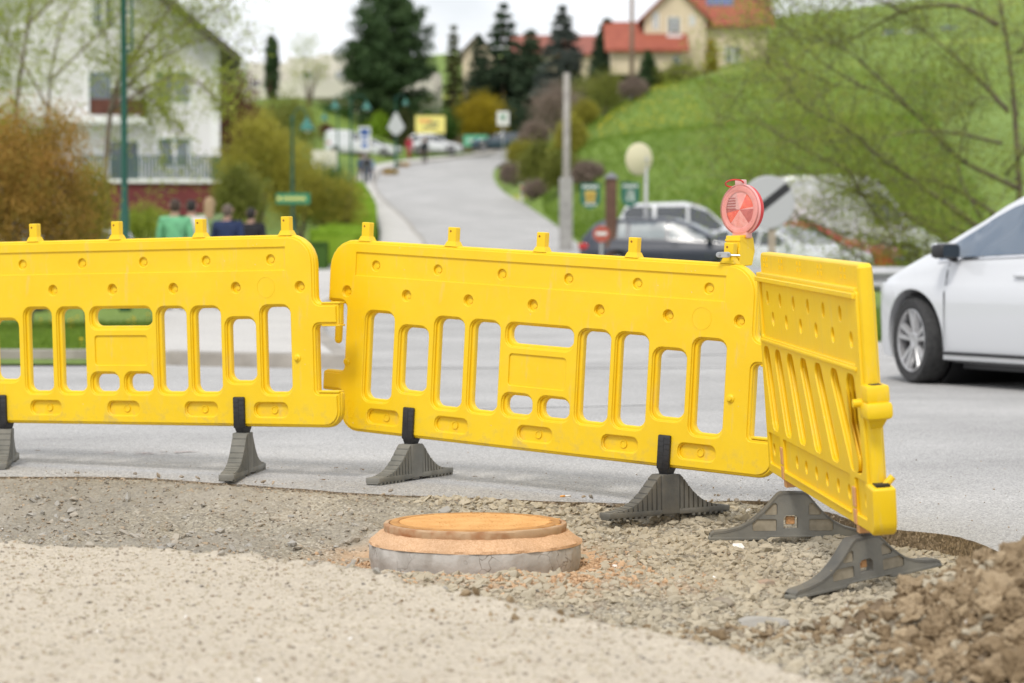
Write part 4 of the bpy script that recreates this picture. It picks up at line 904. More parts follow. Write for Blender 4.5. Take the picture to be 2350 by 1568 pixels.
# battery case below
cb = at(1697, 577, LD); Mc = Matrix.Translation(cb) @ Matrix.Rotation(R(-43), 4, 'Z')
mb = MB(); P = rounded([(-.045, -.062, .004), (.040, -.058, .01), (.058, .002, .006), (.048, .052, .004), (.038, .064, .004), (-.045, .064, .004)], 3)   # side profile (y, z)
Ms = Mc @ Matrix.Rotation(R(90), 4, 'Z')
plate(mb, P, [], -.036, .036, .004); case = lp(mb, 'battery_case', M['yellow'], Ms)
mb = MB(); mb.box(-.048, -.040, -.038, .038, .040, .050, b=.002)
for k in range(4): mb.box(-.051, -.044, -.030 + k * .014, -.024 + k * .014, -.01, .036, b=.0015)
mb.box(-.052, -.044, -.036, -.012, -.03, .012, b=.003)
mb.add([(-.03, -.0372, .045), (.052, -.0372, .004), (.052, -.0372, .009), (-.03, -.0372, .051)], [(0, 1, 2, 3)])
o = lp(mb, 'case_rib', M['yellow'], Ms)
# clamp plate and bolts across the peg
Mk = Matrix.Translation(at(1663, 585, pw.y - .045)) @ Matrix.Rotation(R(-20), 4, 'Z')
mb = MB(); P = rounded(rect(-.036, -.0115, .026, .0115, .0113), 6); plate(mb, P, [], -.004, .000, .001); lp(mb, 'clamp_plate', M['steel'], Mk)
mb = MB(); mb.tube([(-.024, -.012, 0), (-.024, .07, 0)], .004, 10); mb.lathe([(.0085, -.004), (.0085, .006), (.0045, .006), (.0045, .012), (.001, .012)], 6, T(-.024, -.004, 0, rx=R(90)))
mb.tube([(.016, -.010, .0), (.016, .05, .0)], .004, 10); mb.lathe([(.0075, -.002), (.0075, .005), (.001, .005)], 6, T(.014, -.005, 0, rx=R(90))); mb.tube([(.026, .004, -.002), (.062, .008, -.003)], .0045, 8)
lp(mb, 'clamp_bolt', M['steel'], Mk)

# ------------------------------------------------------------------ manhole
mh = empty('manhole', (MC[0], MC[1], -.137), 0, 'round manhole with orange dusted iron cover on a grey concrete ring', 'manhole')
def ringmesh(name, prof_, n, mat, amp=0, seed=0, parent=mh, f=6):
    V = []; r0 = np.random.default_rng(seed)
    for i, (r, z) in enumerate(prof_):
        a = np.arange(n) * 2 * np.pi / n; x, y = np.cos(a), np.sin(a)
        d = amp * fbm(x * 1.0 + i * .15, y * 1.0, seed, f, 4) if amp else 0
        V.append(np.column_stack([(r + d) * x, (r + d) * y, z + (d * .6 if amp else 0) + 0 * a]))
    V = np.vstack(V); k = len(prof_); F = [(i * n + j, i * n + (j + 1) % n, (i + 1) * n + (j + 1) % n, (i + 1) * n + j) for i in range(k - 1) for j in range(n)]
    o = link(name, np_mesh(name, V, F), mat, parent, True); o.data.set_sharp_from_angle(angle=R(40)); return o
ZT = .123 + .0
m_cov = pmat('orange_dusted_iron', (.72, .42, .16), .9, c2=(.58, .29, .09), scale=9, lo=.3, hi=.75, bump=.6, bscale=120, bdist=.003)
m_frame = pmat('rusty_frame', (.48, .33, .2), .9, c2=(.34, .15, .06), scale=14, lo=.45, hi=.7, bump=.5, bscale=90, bdist=.003)
m_mortar, _, _, _ = speckle('sandy_mortar', [(0, (.52, .31, .17)), (1, (.68, .45, .28)), (.5, (.60, .38, .22))], 260, bump=.6, bdist=.002, big=(.85, 1.1), bigscale=5)
m_ring = pmat('cracked_concrete', (.50, .48, .45), .9, c2=(.36, .34, .31), scale=12, bump=.8, bscale=35, bdist=.006)
# hairline cracks
t = m_ring.node_tree; N, L = t.nodes, t.links; b = N['Principled BSDF']; src = b.inputs['Base Color'].links[0].from_socket
tcx = N.new('ShaderNodeTexCoord'); dn = N.new('ShaderNodeTexNoise'); dn.inputs['Scale'].default_value = 14; av = N.new('ShaderNodeMixRGB'); av.blend_type = 'ADD'; av.inputs[0].default_value = .10
vo = N.new('ShaderNodeTexVoronoi'); vo.feature = 'DISTANCE_TO_EDGE'; vo.inputs['Scale'].default_value = 13; rc = N.new('ShaderNodeValToRGB'); rc.color_ramp.elements[0].position = .006; rc.color_ramp.elements[1].position = .022
rc.color_ramp.elements[0].color = (1, 1, 1, 1); rc.color_ramp.elements[1].color = (0, 0, 0, 1); mk = N.new('ShaderNodeTexNoise'); mk.inputs['Scale'].default_value = 5; rk = N.new('ShaderNodeValToRGB'); rk.color_ramp.elements[0].position = .45; rk.color_ramp.elements[1].position = .6
mu = N.new('ShaderNodeMath'); mu.operation = 'MULTIPLY'; mc = N.new('ShaderNodeMixRGB'); mc.inputs[2].default_value = (.18, .15, .12, 1)
L.new(tcx.outputs['Object'], dn.inputs[0]); L.new(tcx.outputs['Object'], av.inputs[1]); L.new(dn.outputs['Color'], av.inputs[2]); L.new(av.outputs[0], vo.inputs[0]); L.new(vo.outputs[0], rc.inputs[0])
L.new(tcx.outputs['Object'], mk.inputs[0]); L.new(mk.outputs[0], rk.inputs[0]); L.new(rc.outputs[0], mu.inputs[0]); L.new(rk.outputs[0], mu.inputs[1]); L.new(mu.outputs[0], mc.inputs[0]); L.new(src, mc.inputs[1]); L.new(mc.outputs[0], b.inputs['Base Color'])
zt = .137                                                      # cover top above the pit floor
ringmesh('concrete_ring', [(.385, -.06), (.392, .0), (.395, .012), (.394, .060), (.388, .068), (.33, .070)], 160, m_ring, .0022, 4)
ringmesh('mortar', [(.397, .063), (.394, .072), (.378, .084), (.358, .098), (.346, .108), (.32, .110)], 200, m_mortar, .0035, 9, f=9)
ringmesh('frame', [(.335, .10), (.339, .106), (.341, zt - .006), (.338, zt - .001), (.334, zt), (.322, zt), (.320, zt - .012)], 120, m_frame, .0012, 5)
mb = MB(); mb.lathe([(.3175, zt - .02), (.3175, zt + .0), (.314, zt + .003), (.288, zt + .003), (.286, zt - .001), (.004, zt - .001)], 120); cv = mb.build('cover', pmat('rusty_groove_shade', (.52, .27, .09), .9, c2=(.36, .17, .05), scale=12, bump=.4, bscale=90, bdist=.003), mh); shade_smooth(cv)  # rust tone darkened to paint shade into the grooves between the ribs
mb = MB()
for k in range(-24, 25):
    y = k * .0115; hw_ = math.sqrt(max(.282 ** 2 - y * y, 0)); cuts = [-hw_]; 
    while cuts[-1] < hw_ - .12: cuts.append(cuts[-1] + random.uniform(.08, .22))
    cuts.append(hw_)
    for a, b2 in zip(cuts[:-1], cuts[1:]):
        if b2 - a > .02: mb.box(a, b2 - .006, y - .0036, y + .0036, zt - .004, zt + .0026, T(rz=R(14)), b=.0008)
o = mb.build('cover_ribs', m_cov, cv, fix=False)

# ------------------------------------------------------------------ vegetation helpers
def quads(name, P, S, mat, parent=None, aspect=.55, up=.0):
    P = np.asarray(P, float); n = len(P); S = np.broadcast_to(np.asarray(S, float), (n,))
    a = rng.normal(0, 1, (n, 3)); a[:, 2] += up; a /= np.linalg.norm(a, axis=1, keepdims=True); b = np.cross(a, rng.normal(0, 1, (n, 3))); b /= np.linalg.norm(b, axis=1, keepdims=True) + 1e-9
    c = np.cross(a, b) * .25
    a = a * S[:, None]; b = b * (S * aspect)[:, None]; c = c * S[:, None]
    V = np.stack([P - a, P - b + c, P + a, P + b + c], 1).reshape(-1, 3); F = np.arange(n * 4).reshape(n, 4)
    return link(name, np_mesh(name, V, F), mat, parent)
def blob_points(n, clumps, spread, fn):
    """n points gathered round clump centres given by fn(k)"""
    C = fn(clumps); k = rng.integers(0, clumps, n); return C[k] + rng.normal(0, 1, (n, 3)) * spread
def ell(k, r, squash=1, shell=.75, bottom=-.6):
    v = rng.normal(0, 1, (k * 3, 3)); v /= np.linalg.norm(v, axis=1, keepdims=True); v = v[v[:, 2] > bottom][:k]
    while len(v) < k: v = np.vstack([v, v])[:k]
    return v * (shell + (1 - shell) * rng.uniform(0, 1, (k, 1)) ** .5) * np.array(r) * (1 - .25 * rng.uniform(0, 1, (k, 1)))
def bush(name, vx, vtop, vbot, vw, d, mat, label, cat='shrub', n=1500, leaf=.09, group=None, stem=True, clumps=60, depth=None, spread=None, base=None, shell=.4):
    s = d / FV; w = vw * s / 2; p = at(vx, vbot, d); ztop = at(vx, vtop, d).z; g = tz(p.x, p.y)
    z0 = min(g, p.z) if base is None else base; H = ztop - z0
    root = empty(name, (p.x, p.y, z0), 0, label, cat, group); dp = depth or w
    P = blob_points(n, clumps, spread or max(w, H) * .10, lambda k: ell(k, (w * .92, dp, H * .47), shell=shell) + np.array([0, 0, H * .52])); P[:, 2] = np.clip(P[:, 2], .02, None)
    quads('foliage', P, leaf * rng.uniform(.6, 1.3, n), mat, root)
    if stem:
        mb = MB()
        for k in range(7):
            a = rng.uniform(0, 6.28); q = (math.cos(a) * w * .6, math.sin(a) * dp * .6, H * rng.uniform(.5, .85)); mb.tube([(0, 0, -.05), (q[0] * .3, q[1] * .3, q[2] * .5), q], [.03 + H * .008, .02 + H * .004, .006], 5)
        mb.build('stem', M['bark'], root, fix=False)
    return root
def conifer(name, vx, vtop, vbot, vw, d, mat, label, n=7000, leaf=.17, group=None, taper=1.0, tiers=16, ragged=.25, round_top=False, core=.3, base=None):
    s = d / FV; w = vw * s / 2; p = at(vx, vbot, d); g = tz(p.x, p.y); z0 = min(g, p.z) if base is None else base; H = at(vx, vtop, d).z - z0; hb = (p.z - z0)
    root = empty(name, (p.x, p.y, z0), 0, label, 'conifer', group)
    lo = max(hb, .0) + (.02 * H); nb = tiers * 11; B = []; tips = []
    for k in range(nb):
        t = (k + rng.uniform(0, 1)) / nb; t = (np.floor(t * tiers) + rng.uniform(.15, .6)) / tiers; z = lo + (H - lo) * t
        prof_ = (1 - t) ** taper if not round_top else math.sqrt(max(1 - (max(t - .35, 0) / .65) ** 2, 0)) * min(1, .55 + t * 1.5)
        r = max(w * prof_ * rng.uniform(1 - ragged * 1.6, 1 + ragged * .5), .05 * w); a = rng.uniform(0, 6.28); m_ = max(3, int(n / nb * (.25 + prof_)))
        u = core + (1 - core) * rng.uniform(0, 1, m_) ** .7; dr = -.18 * r * u ** 2 if not round_top else .15 * r * u
        q = np.column_stack([np.cos(a) * r * u, np.sin(a) * r * u, z + dr + 0 * u]) + rng.normal(0, 1, (m_, 3)) * np.array([.14, .14, .14 if round_top else .09]) * (.6 + r * .34)
        B.append(q); tips.append((r, a, z))
    P = np.vstack(B); P[:, 2] = np.minimum(P[:, 2], H)
    quads('foliage', P, leaf * rng.uniform(.6, 1.4, len(P)), mat, root, .4)
    mb = MB(); mb.tube([(0, 0, -.1), (0, 0, H * .5), (0, 0, H * .97)], [.05 + H * .018, .03 + H * .01, .02], 7); mb.build('trunk', M['bark'], root, fix=False)
    return root
M['bark'] = pmat('bark', (.10, .075, .055), .9, c2=(.17, .13, .10), scale=14, bump=.8, bscale=40)
M['bark_grey'] = pmat('bark_grey', (.15, .115, .085), .9, c2=(.22, .18, .14), scale=14)
LM = {
 'spring': leaf_mat('leaf_spring', (.20, .25, .03), (.32, .38, .05), (.44, .46, .10), .4),
 'spring2': leaf_mat('leaf_spring_right', (.19, .24, .035), (.31, .37, .06), (.44, .46, .12), .4),
 'rust': leaf_mat('leaf_rust', (.17, .17, .03), (.36, .22, .045), (.50, .28, .07), .3, 2.6),
 'olive': leaf_mat('leaf_olive', (.19, .18, .03), (.35, .32, .045), (.48, .45, .08), .35, .8),
 'hedge': leaf_mat('leaf_hedge', (.15, .26, .02), (.27, .42, .03), (.36, .52, .07), .35, .8),
 'hedge_dark': leaf_mat('leaf_hedge_dark', (.035, .085, .015), (.06, .13, .02), (.10, .18, .03), .25, .8),
 'pine': leaf_mat('needle_pine', (.026, .055, .02), (.05, .095, .032), (.10, .16, .06), .12, .5),
 'spruce': leaf_mat('needle_spruce', (.022, .042, .022), (.042, .072, .036), (.08, .115, .06), .1, .5),
 'blue_spruce': leaf_mat('needle_blue', (.045, .06, .05), (.085, .105, .09), (.14, .16, .14), .1, .5),
 'thuja': leaf_mat('leaf_thuja', (.05, .065, .02), (.09, .105, .03), (.15, .15, .05), .15, .5),
 'burgundy': leaf_mat('leaf_burgundy', (.06, .015, .015), (.12, .03, .03), (.18, .07, .06), .2, .8),
 'forsythia': leaf_mat('leaf_forsythia', (.20, .17, .01), (.38, .29, .015), (.50, .40, .03), .3, .8),
 'mauve': leaf_mat('twig_mauve', (.16, .12, .09), (.25, .19, .155), (.33, .26, .21), .15, .5),
 'yellowgreen': leaf_mat('leaf_yellowgreen', (.11, .13, .02), (.20, .22, .04), (.30, .30, .08), .3, .6),
 'grass': leaf_mat('grass_blade', (.09, .15, .015), (.16, .26, .03), (.24, .32, .05), .3, 1),
}
def branch_tree(name, lines, d, spread_d, mat, bark, label, twigs=9, leaves=26000, leaf=.028, r0=.09, cat='tree', twig_len=.9, trunk=None, leafmin=.35, jitter=.10):
    """lines: polylines in view pixels; every limb gets side twigs and small spring leaves"""
    base = at(lines[0][0][0], lines[0][0][1], d); root = empty(name, (base.x, base.y, tz(base.x, base.y)), 0, label, cat)
    off = Vector(root.location); mb = MB(); tips = []
    for L_ in lines:
        rr0 = .50 * (L_[0][2] if len(L_[0]) > 2 else r0); dd = rng.uniform(-spread_d, spread_d); pts = []
        n_ = len(L_)
        for i, q in enumerate(L_): pts.append(np.array(at(q[0], q[1], d + dd * i / max(n_ - 1, 1)) - off))
        C = catmull(pts, 6); C += np.cumsum(rng.normal(0, .006, C.shape), 0); k = len(C); rad = [rr0 * (1 - .88 * (i / (k - 1)) ** .8) for i in range(k)]
        mb.tube([Vector(c) for c in C], rad, 7, True)
        for j in range(int(twigs * (k / 18))):
            i = int(rng.uniform(.12, 1) * (k - 1)); p = C[i]; t = C[min(i + 1, k - 1)] - C[max(i - 1, 0)]; t /= np.linalg.norm(t) + 1e-9
            dv = t * .7 + rng.normal(0, .55, 3); dv[2] += .12; dv /= np.linalg.norm(dv); l = twig_len * rng.uniform(.4, 1.3); q = [p]
            for s_ in range(4): dv = dv + rng.normal(0, .16, 3); dv /= np.linalg.norm(dv); q.append(q[-1] + dv * l / 4)
            mb.tube([Vector(c) for c in q], [max(rad[i] * .35, .006), .006, .005, .004, .003], 4, False); tips.append(q)
            for w_ in range(3):
                i2 = rng.integers(1, 5); d2 = dv * .5 + rng.normal(0, .6, 3); d2 /= np.linalg.norm(d2); l2 = l * rng.uniform(.3, .7); q2 = [q[i2], q[i2] + d2 * l2 * .5, q[i2] + d2 * l2 + rng.normal(0, .04, 3)]
                mb.tube([Vector(c) for c in q2], [.005, .004, .003], 3, False); tips.append(q2)
    mb.build('trunk', bark, root, True, fix=False)
    k = rng.integers(0, len(tips), leaves); P = np.empty((leaves, 3)); u = leafmin + (1 - leafmin) * rng.uniform(0, 1, leaves) ** .8
    for i in range(leaves):
        q = tips[k[i]]; t = u[i] * (len(q) - 1); a = int(min(t, len(q) - 2)); P[i] = q[a] + (q[a + 1] - q[a]) * (t - a)
    P += rng.normal(0, jitter, P.shape)
    quads('foliage', P, leaf * rng.uniform(.6, 1.4, leaves), mat, root, .5)
    return root

# ------------------------------------------------------------------ generic car
def catprof(P, x):
    xs_ = [p[0] for p in P]; return np.interp(x, xs_, [p[1] for p in P])
M['tyre'] = pmat('tyre_rubber', (.022, .022, .023), .8, c2=(.04, .04, .04), scale=30)
M['rim'] = pmat('alloy', (.50, .50, .51), .35, .6)
M['glass'] = pmat('car_glass', (.02, .028, .035), .05, 0, spec=.8, coat=1)
M['glass_reflect'] = pmat('painted_reflection_glass', (.07, .09, .11), .25, c2=(.24, .28, .30), scale=1.1, spec=.5)  # pale blotches in the base colour stand in for reflections on the glass
M['glass_sky'] = pmat('sky_tinted_glass', (.035, .075, .13), .03, 0, spec=1, coat=1)  # blue base colour stands in for the reflected sky
M['gap_grey'] = pmat('panel_gap', (.10, .10, .11), .6)
M['dark_trim'] = pmat('dark_trim', (.018, .018, .02), .5)
M['chrome'] = pmat('chrome', (.7, .7, .72), .15, 1)
M['lamp_red'] = pmat('tail_lamp', (.45, .01, .01), .15, coat=.6)
M['lamp_clear'] = pmat('head_lamp', (.55, .57, .6), .1, coat=.8)
def paint(name, c): return pmat(name, c, .32, 0, coat=.7, spec=.5)
WHITE = paint('white_paint', (.60, .615, .64))
def wheel(root, x, y, r, w, detail, steer=0, spokes=10, rimmat=None):
    wh = bpy.data.objects.new('wheel', None); col.objects.link(wh); wh.parent = root; wh.location = (x, y, r); wh.rotation_euler = (0, 0, steer); wh.empty_display_size = .1
    sgn = 1 if y > 0 else -1; Mw = Matrix.Rotation(R(-90 * sgn), 4, 'X')
    n = 48 if detail else 20
    mb = MB(); mb.lathe([(r * .72, -w * .45), (r * .92, -w * .5), (r * .985, -w * .40), (r, -w * .2), (r, w * .2), (r * .985, w * .40), (r * .93, w * .5), (r * .76, w * .47), (r * .72, w * .40)], n, Mw, False, False)
    if detail:
        for k in range(60): a = k * math.pi / 30; mb.box(-.004, .004, -w * .42, -w * .12, r - .001, r + .003, Mw @ Matrix.Rotation(R(90), 4, 'X') @ Matrix.Rotation(a, 4, 'Y') if 0 else Matrix.Rotation(a, 4, 'Y'))
    t = mb.build('tyre', M['tyre'], wh, fix=False); shade_smooth(t, 40)
    mb = MB(); mb.lathe([(r * .735, -w * .3), (r * .735, w * .44), (r * .715, w * .46), (r * .695, w * .43), (r * .68, w * .1)], n, Mw, False, False)
    mb.lathe([(.07, w * .16), (.07, w * .33), (.05, w * .36), (.03, w * .33), (.001, w * .33)], n // 2, Mw, True, False)
    for k in range(spokes):
        a = 2 * math.pi * k / spokes + (.12 if k % 2 else -.12) * detail; Ma = Mw @ Matrix.Rotation(a, 4, 'Z')
        mb.add([(.05, -.022, w * .18), (r * .71, -.030, w * .26), (r * .71, .030, w * .26), (.05, .022, w * .18), (.05, -.010, w * .34), (r * .70, -.016, w * .42), (r * .70, .016, w * .42), (.05, .010, w * .34)],
               [(3, 2, 1, 0), (4, 5, 6, 7), (0, 1, 5, 4), (1, 2, 6, 5), (2, 3, 7, 6), (3, 0, 4, 7)], Ma)
    o = mb.build('rim', rimmat or M['rim'], wh, fix=False); shade_smooth(o, 30)
    mb = MB(); mb.lathe([(r * .70, -.01), (.001, -.01)], n, Mw, False, False); o = mb.build('brake_disc', M['dark_trim'], wh, fix=False)
    return wh
def car(name, loc, heading, label, mat, Lf=.92, Lr=.95, WB=2.75, W=.90, H=1.45, kind='saloon', detail=False, cat='car', group=None, wr=.33, steer=0, glass=None, roofmat=None):
    """origin between the wheels on the ground under the front axle; x forward"""
    root = empty(name, loc, heading, label, cat, group); gl = glass or M['glass']
    x1, x0 = Lf, -(WB + Lr)
    if kind == 'saloon':
        belt = [(x0, .80), (x0 + .05, 1.0), (x0 + .5, 1.06), (-WB * .6, .98), (-.45, .94), (0.1, .885), (.55, .79), (x1 - .08, .65), (x1, .50)]
        roof = [(x0, .80), (x0 + .05, 1.0), (x0 + .45, 1.07), (-WB - .15, 1.24), (-WB + .45, H - .06), (-WB * .55, H), (-1.12, H - .01), (-.72, H - .15), (-.05, 1.0), (.15, .93), (.55, .80), (x1 - .08, .66), (x1, .50)]
        wind = (-1.10, -.12); rear = (-WB - .42, -WB + .30)
    elif kind == 'van':
        belt = [(x0, 1.0), (x0 + .05, 1.15), (-WB, 1.18), (-1.0, 1.15), (-.2, 1.1), (.5, .95), (x1 - .05, .75), (x1, .55)]
        roof = [(x0, 1.0), (x0 + .06, H - .12), (x0 + .25, H), (-WB * .6, H), (-1.1, H - .03), (-.75, H - .15), (.1, 1.18), (.5, 1.0), (x1 - .05, .78), (x1, .55)]
        wind = (-.85, .05); rear = None
    else:   # estate / hatch / suv
        belt = [(x0, .70), (x0 + .04, .98), (-WB, 1.0), (-WB * .5, .96), (-.5, .93), (0.1, .90), (.55, .82), (x1 - .06, .66), (x1, .5)]
        roof = [(x0, .70), (x0 + .04, 1.0), (x0 + .36, H - .12), (x0 + .55, H - .04), (-WB * .6, H), (-1.45, H - .03), (-1.0, H - .17), (-.30, .99), (.1, .92), (.55, .83), (x1 - .06, .67), (x1, .5)]
        wind = (-1.42, -.36); rear = (x0 + .07, x0 + .34)
    nose = [(x0, .80), (x0 + .12, .93), (x0 + .45, .985), (-WB * .5, 1), (0, .985), (x1 - .6, .95), (x1 - .35, .87), (x1 - .15, .72), (x1 - .04, .55), (x1, .42)]
    tum = .72 if kind != 'van' else .84
    def w_at(x): return W * float(catprof(nose, x))
    def sec(x):
        w = w_at(x); zb = float(catprof(belt, x)); zr = max(float(catprof(roof, x)), zb + .012); g = min(max((zr - zb) / .35, 0), 1)
        wt = w * ((1 - g) * .90 + g * tum); zs = .17
        return [(0, zs), (w * .80, zs), (w * .96, zs + .03), (w * .985, zs + .14), (w * 1.0, .52), (w * 1.0, .62), (w * 1.004, .745), (w * .982, .772), (w * .965, zb - .05), (w * .935, zb),
                (wt + (w * .935 - wt) * .5, zb + (zr - zb) * .5), (wt, zb + (zr - zb) * .90), (wt * .93, zb + (zr - zb) * .975), (wt * .6, zr + .008), (0, zr + .018)]
    st = sorted(set([round(float(v), 4) for v in np.linspace(x0, x1, 60)] + [x0 + .02, x0 + .06, x1 - .02, x1 - .06]))
    V = []; F = []; S0 = [sec(x) for x in st]; k = len(S0[0]); full = 2 * k - 2
    for x, s_ in zip(st, S0):
        V += [(x, y, z) for y, z in s_]; V += [(x, -y, z) for y, z in s_[-2:0:-1]]
    for i in range(len(st) - 1):
        for j in range(full): F.append((i * full + j, i * full + (j + 1) % full, (i + 1) * full + (j + 1) % full, (i + 1) * full + j))
    F.append(tuple(range(full))[::-1]); F.append(tuple((len(st) - 1) * full + j for j in range(full)))
    bm = bmesh.new(); vs = [bm.verts.new(v) for v in V]; [bm.faces.new([vs[i] for i in f]) for f in F]; bmesh.ops.recalc_face_normals(bm, faces=bm.faces[:])
    me = bpy.data.meshes.new('body'); bm.to_mesh(me); bm.free(); body = link('body', me, mat, root)
    # cut wheel arches
    cm_ = MB()
    for xw in (0, -WB): cm_.lathe([(wr + .055, -2), (wr + .055, 2)], 40, T(xw, 0, wr + .01, rx=R(90)))
    cut = cm_.build('cut', None, root); md = body.modifiers.new('b', 'BOOLEAN'); md.operation = 'DIFFERENCE'; md.solver = 'EXACT'; md.object = cut
    dg = bpy.context.evaluated_depsgraph_get(); dg.update(); nm = bpy.data.meshes.new_from_object(body.evaluated_get(dg)); body.modifiers.clear(); body.data = nm; body.data.materials.clear(); body.data.materials.append(mat); bpy.data.objects.remove(cut); body.data.name = 'body'
    shade_smooth(body, 50)
    ar = MB()
    for xw in (0, -WB): ar.lathe([(wr + .056, -W * .84), (wr + .056, W * .84)], 32, T(xw, 0, wr + .01, rx=R(90)), False, False)
    ar.lathe([(wr + .05, -.02), (wr + .05, .02)], 32, T(0, 0, wr + .01, rx=R(90))); ar.lathe([(wr + .05, -.02), (wr + .05, .02)], 32, T(-WB, 0, wr + .01, rx=R(90)))
    ar.box(-WB + wr + .1, -wr - .1, -W * .80, W * .80, .13, .18)
    ar.build('underbody', M['dark_trim'], root, fix=False)
    def side_y(x, z):
        s_ = sec(x)[4:13]; return float(np.interp(z, [q[1] for q in s_], [q[0] for q in s_]))
    def side_patch(name, poly, mt, off, both=True, parent=root):
        """poly in (x, z) laid on the body side"""
        for sg in ((1, -1) if both else (1,)):
            bm = bmesh.new(); vs = [bm.verts.new((x, 0, z)) for x, z in poly]; f = bm.faces.new(vs)
            bmesh.ops.triangulate(bm, faces=[f]); 
            for q in range(2): bmesh.ops.subdivide_edges(bm, edges=bm.edges[:], cuts=1, use_grid_fill=True)
            for v in bm.verts: v.co.y = sg * (side_y(v.co.x, v.co.z) + off)
            bmesh.ops.recalc_face_normals(bm, faces=bm.faces[:]); me = bpy.data.meshes.new(name)
            for f in bm.faces:
                if f.normal.y * sg < 0: f.normal_flip()
            bm.to_mesh(me); bm.free(); o = link(name, me, mt, parent, True)
    zb = lambda x: float(catprof(belt, x)); zr = lambda x: float(catprof(roof, x))
    def inner(x, f): return zb(x) + .02 + (zr(x) - zb(x) - .10) * f
    if kind == 'van': wins = [(-.15, -.95, True, False)]
    elif kind == 'saloon': wins = [(-.26, -1.40, True, False), (-1.48, -WB + .02, False, True)]
    else: wins = [(-.48, -1.50, True, False), (-1.58, -2.45, False, False), (-2.55, x0 + .32, False, True)]
    for a, b_, fr, bk in wins:
        xs_ = np.linspace(a, b_, 9); low = [(x, zb(x) + .025) for x in xs_]; hi = [(x, max(zb(x) + .03, min(zr(x) - .085, H - .12))) for x in xs_][::-1]
        side_patch('side_window', low + hi, gl, .006)
        if detail: side_patch('window_trim', [(x, zb(x) + .005) for x in xs_] + [(x, zb(x) + .022) for x in xs_][::-1], M['chrome'], .010)
    def top_patch(name, xa, xb, fy, mt):
        V = []; xs_ = np.linspace(xa, xb, 8); ys_ = np.linspace(-fy, fy, 7)
        for x in xs_:
            s_ = sec(x)[11:15]; 
            for y in ys_: V.append((x, y * W * tum, float(np.interp(abs(y * W * tum), [q[0] for q in s_[::-1]], [q[1] for q in s_[::-1]])) + .010))
        F = [(i * 7 + j, i * 7 + j + 1, (i + 1) * 7 + j + 1, (i + 1) * 7 + j) for i in range(7) for j in range(6)]
        mb = MB(); mb.add(V, F); mb.build(name, mt, root, True, fix=False)
    top_patch('windscreen', wind[0], wind[1], .86, gl)
    if rear: top_patch('rear_window', rear[0], rear[1], .80, gl)
    for sg in (1, -1):
        for xw, stg in ((0, steer), (-WB, 0)): wheel(root, xw, sg * (W - .125), wr, .215, detail, stg)
        mb = MB(); mb.box(x1 - .34, x1 - .14, sg * W * .56 - .10, sg * W * .56 + .10, .60, .70, b=.03); mb.build('headlight', M['lamp_clear'], root, True)
        mb = MB(); hz = .95 if kind == 'van' else .80; mb.box(x0 - .01, x0 + .24, sg * W * .80 - .12 * 1, sg * W * .80 + .115, hz - .07, hz + .09, b=.03); mb.build('taillight', M['lamp_red'], root, True)
        # door mirror
        zm = zb(-.45) + .07; ym = side_y(-.45, zb(-.45)) * sg
        mb = MB(); mb.box(-.08, .065, -.10, .085, -.05, .06, T(-.50, ym + sg * .13, zm), b=.03); mb.tube([(-.46, ym - sg * .01, zm - .06), (-.48, ym + sg * .08, zm - .035)], .022, 6)
        mi_ = mb.build('mirror', M['dark_trim'] if detail else mat, root, True)
        if detail: mb = MB(); mb.box(-.02, .072, -.095, .08, .0, .064, T(-.50, ym + sg * .13, zm), b=.028); mb.build('mirror_cap', mat, mi_, True)
        mb = MB(); P = rounded(rect(-.085, -.042, .070, .050, .025), 4); mb.add([(-.5815, ym + sg * .13 + x, zm + z) for x, z in P], [tuple(range(len(P)))]); mb.build('mirror_glass', M['glass'], mi_)
        if kind != 'van':
            for xd in (-.95, -1.95): mb = MB(); mb.box(xd - .11 - .35, xd + .08 - .35, sg * (side_y(xd - .35, .84)) - .018, sg * (side_y(xd - .35, .84)) + .026, .825, .852, b=.008); mb.build('door_handle', mat, root, True)
    for xs2 in ((-.42, -1.56, -2.55) if kind != 'van' else (-.35, -1.25)):
        side_patch('door_gap', [(xs2 - .004, .27), (xs2 + .004, .27), (xs2 + .012, .62), (xs2 + .004, zb(xs2) - .01), (xs2 - .004, zb(xs2) - .01), (xs2 + .004, .62)], M['gap_grey'], .006)
    side_patch('sill_trim', [(-WB + wr + .08, .235), (-wr - .07, .235), (-wr - .07, .262), (-WB + wr + .08, .262)], M['dark_trim'], .005)
    mb = MB(); mb.box(x0 - .012, x0 + .03, -.26, .26, .62 if kind != 'van' else .55, .73 if kind != 'van' else .66); mb.build('number_plate', pmat('plate_white', (.7, .7, .7)), root)
    mb = MB(); mb.box(x1 - .03, x1 + .012, -.45, .45, .36, .54, b=.02); mb.build('grille', M['dark_trim'], root)
    return root
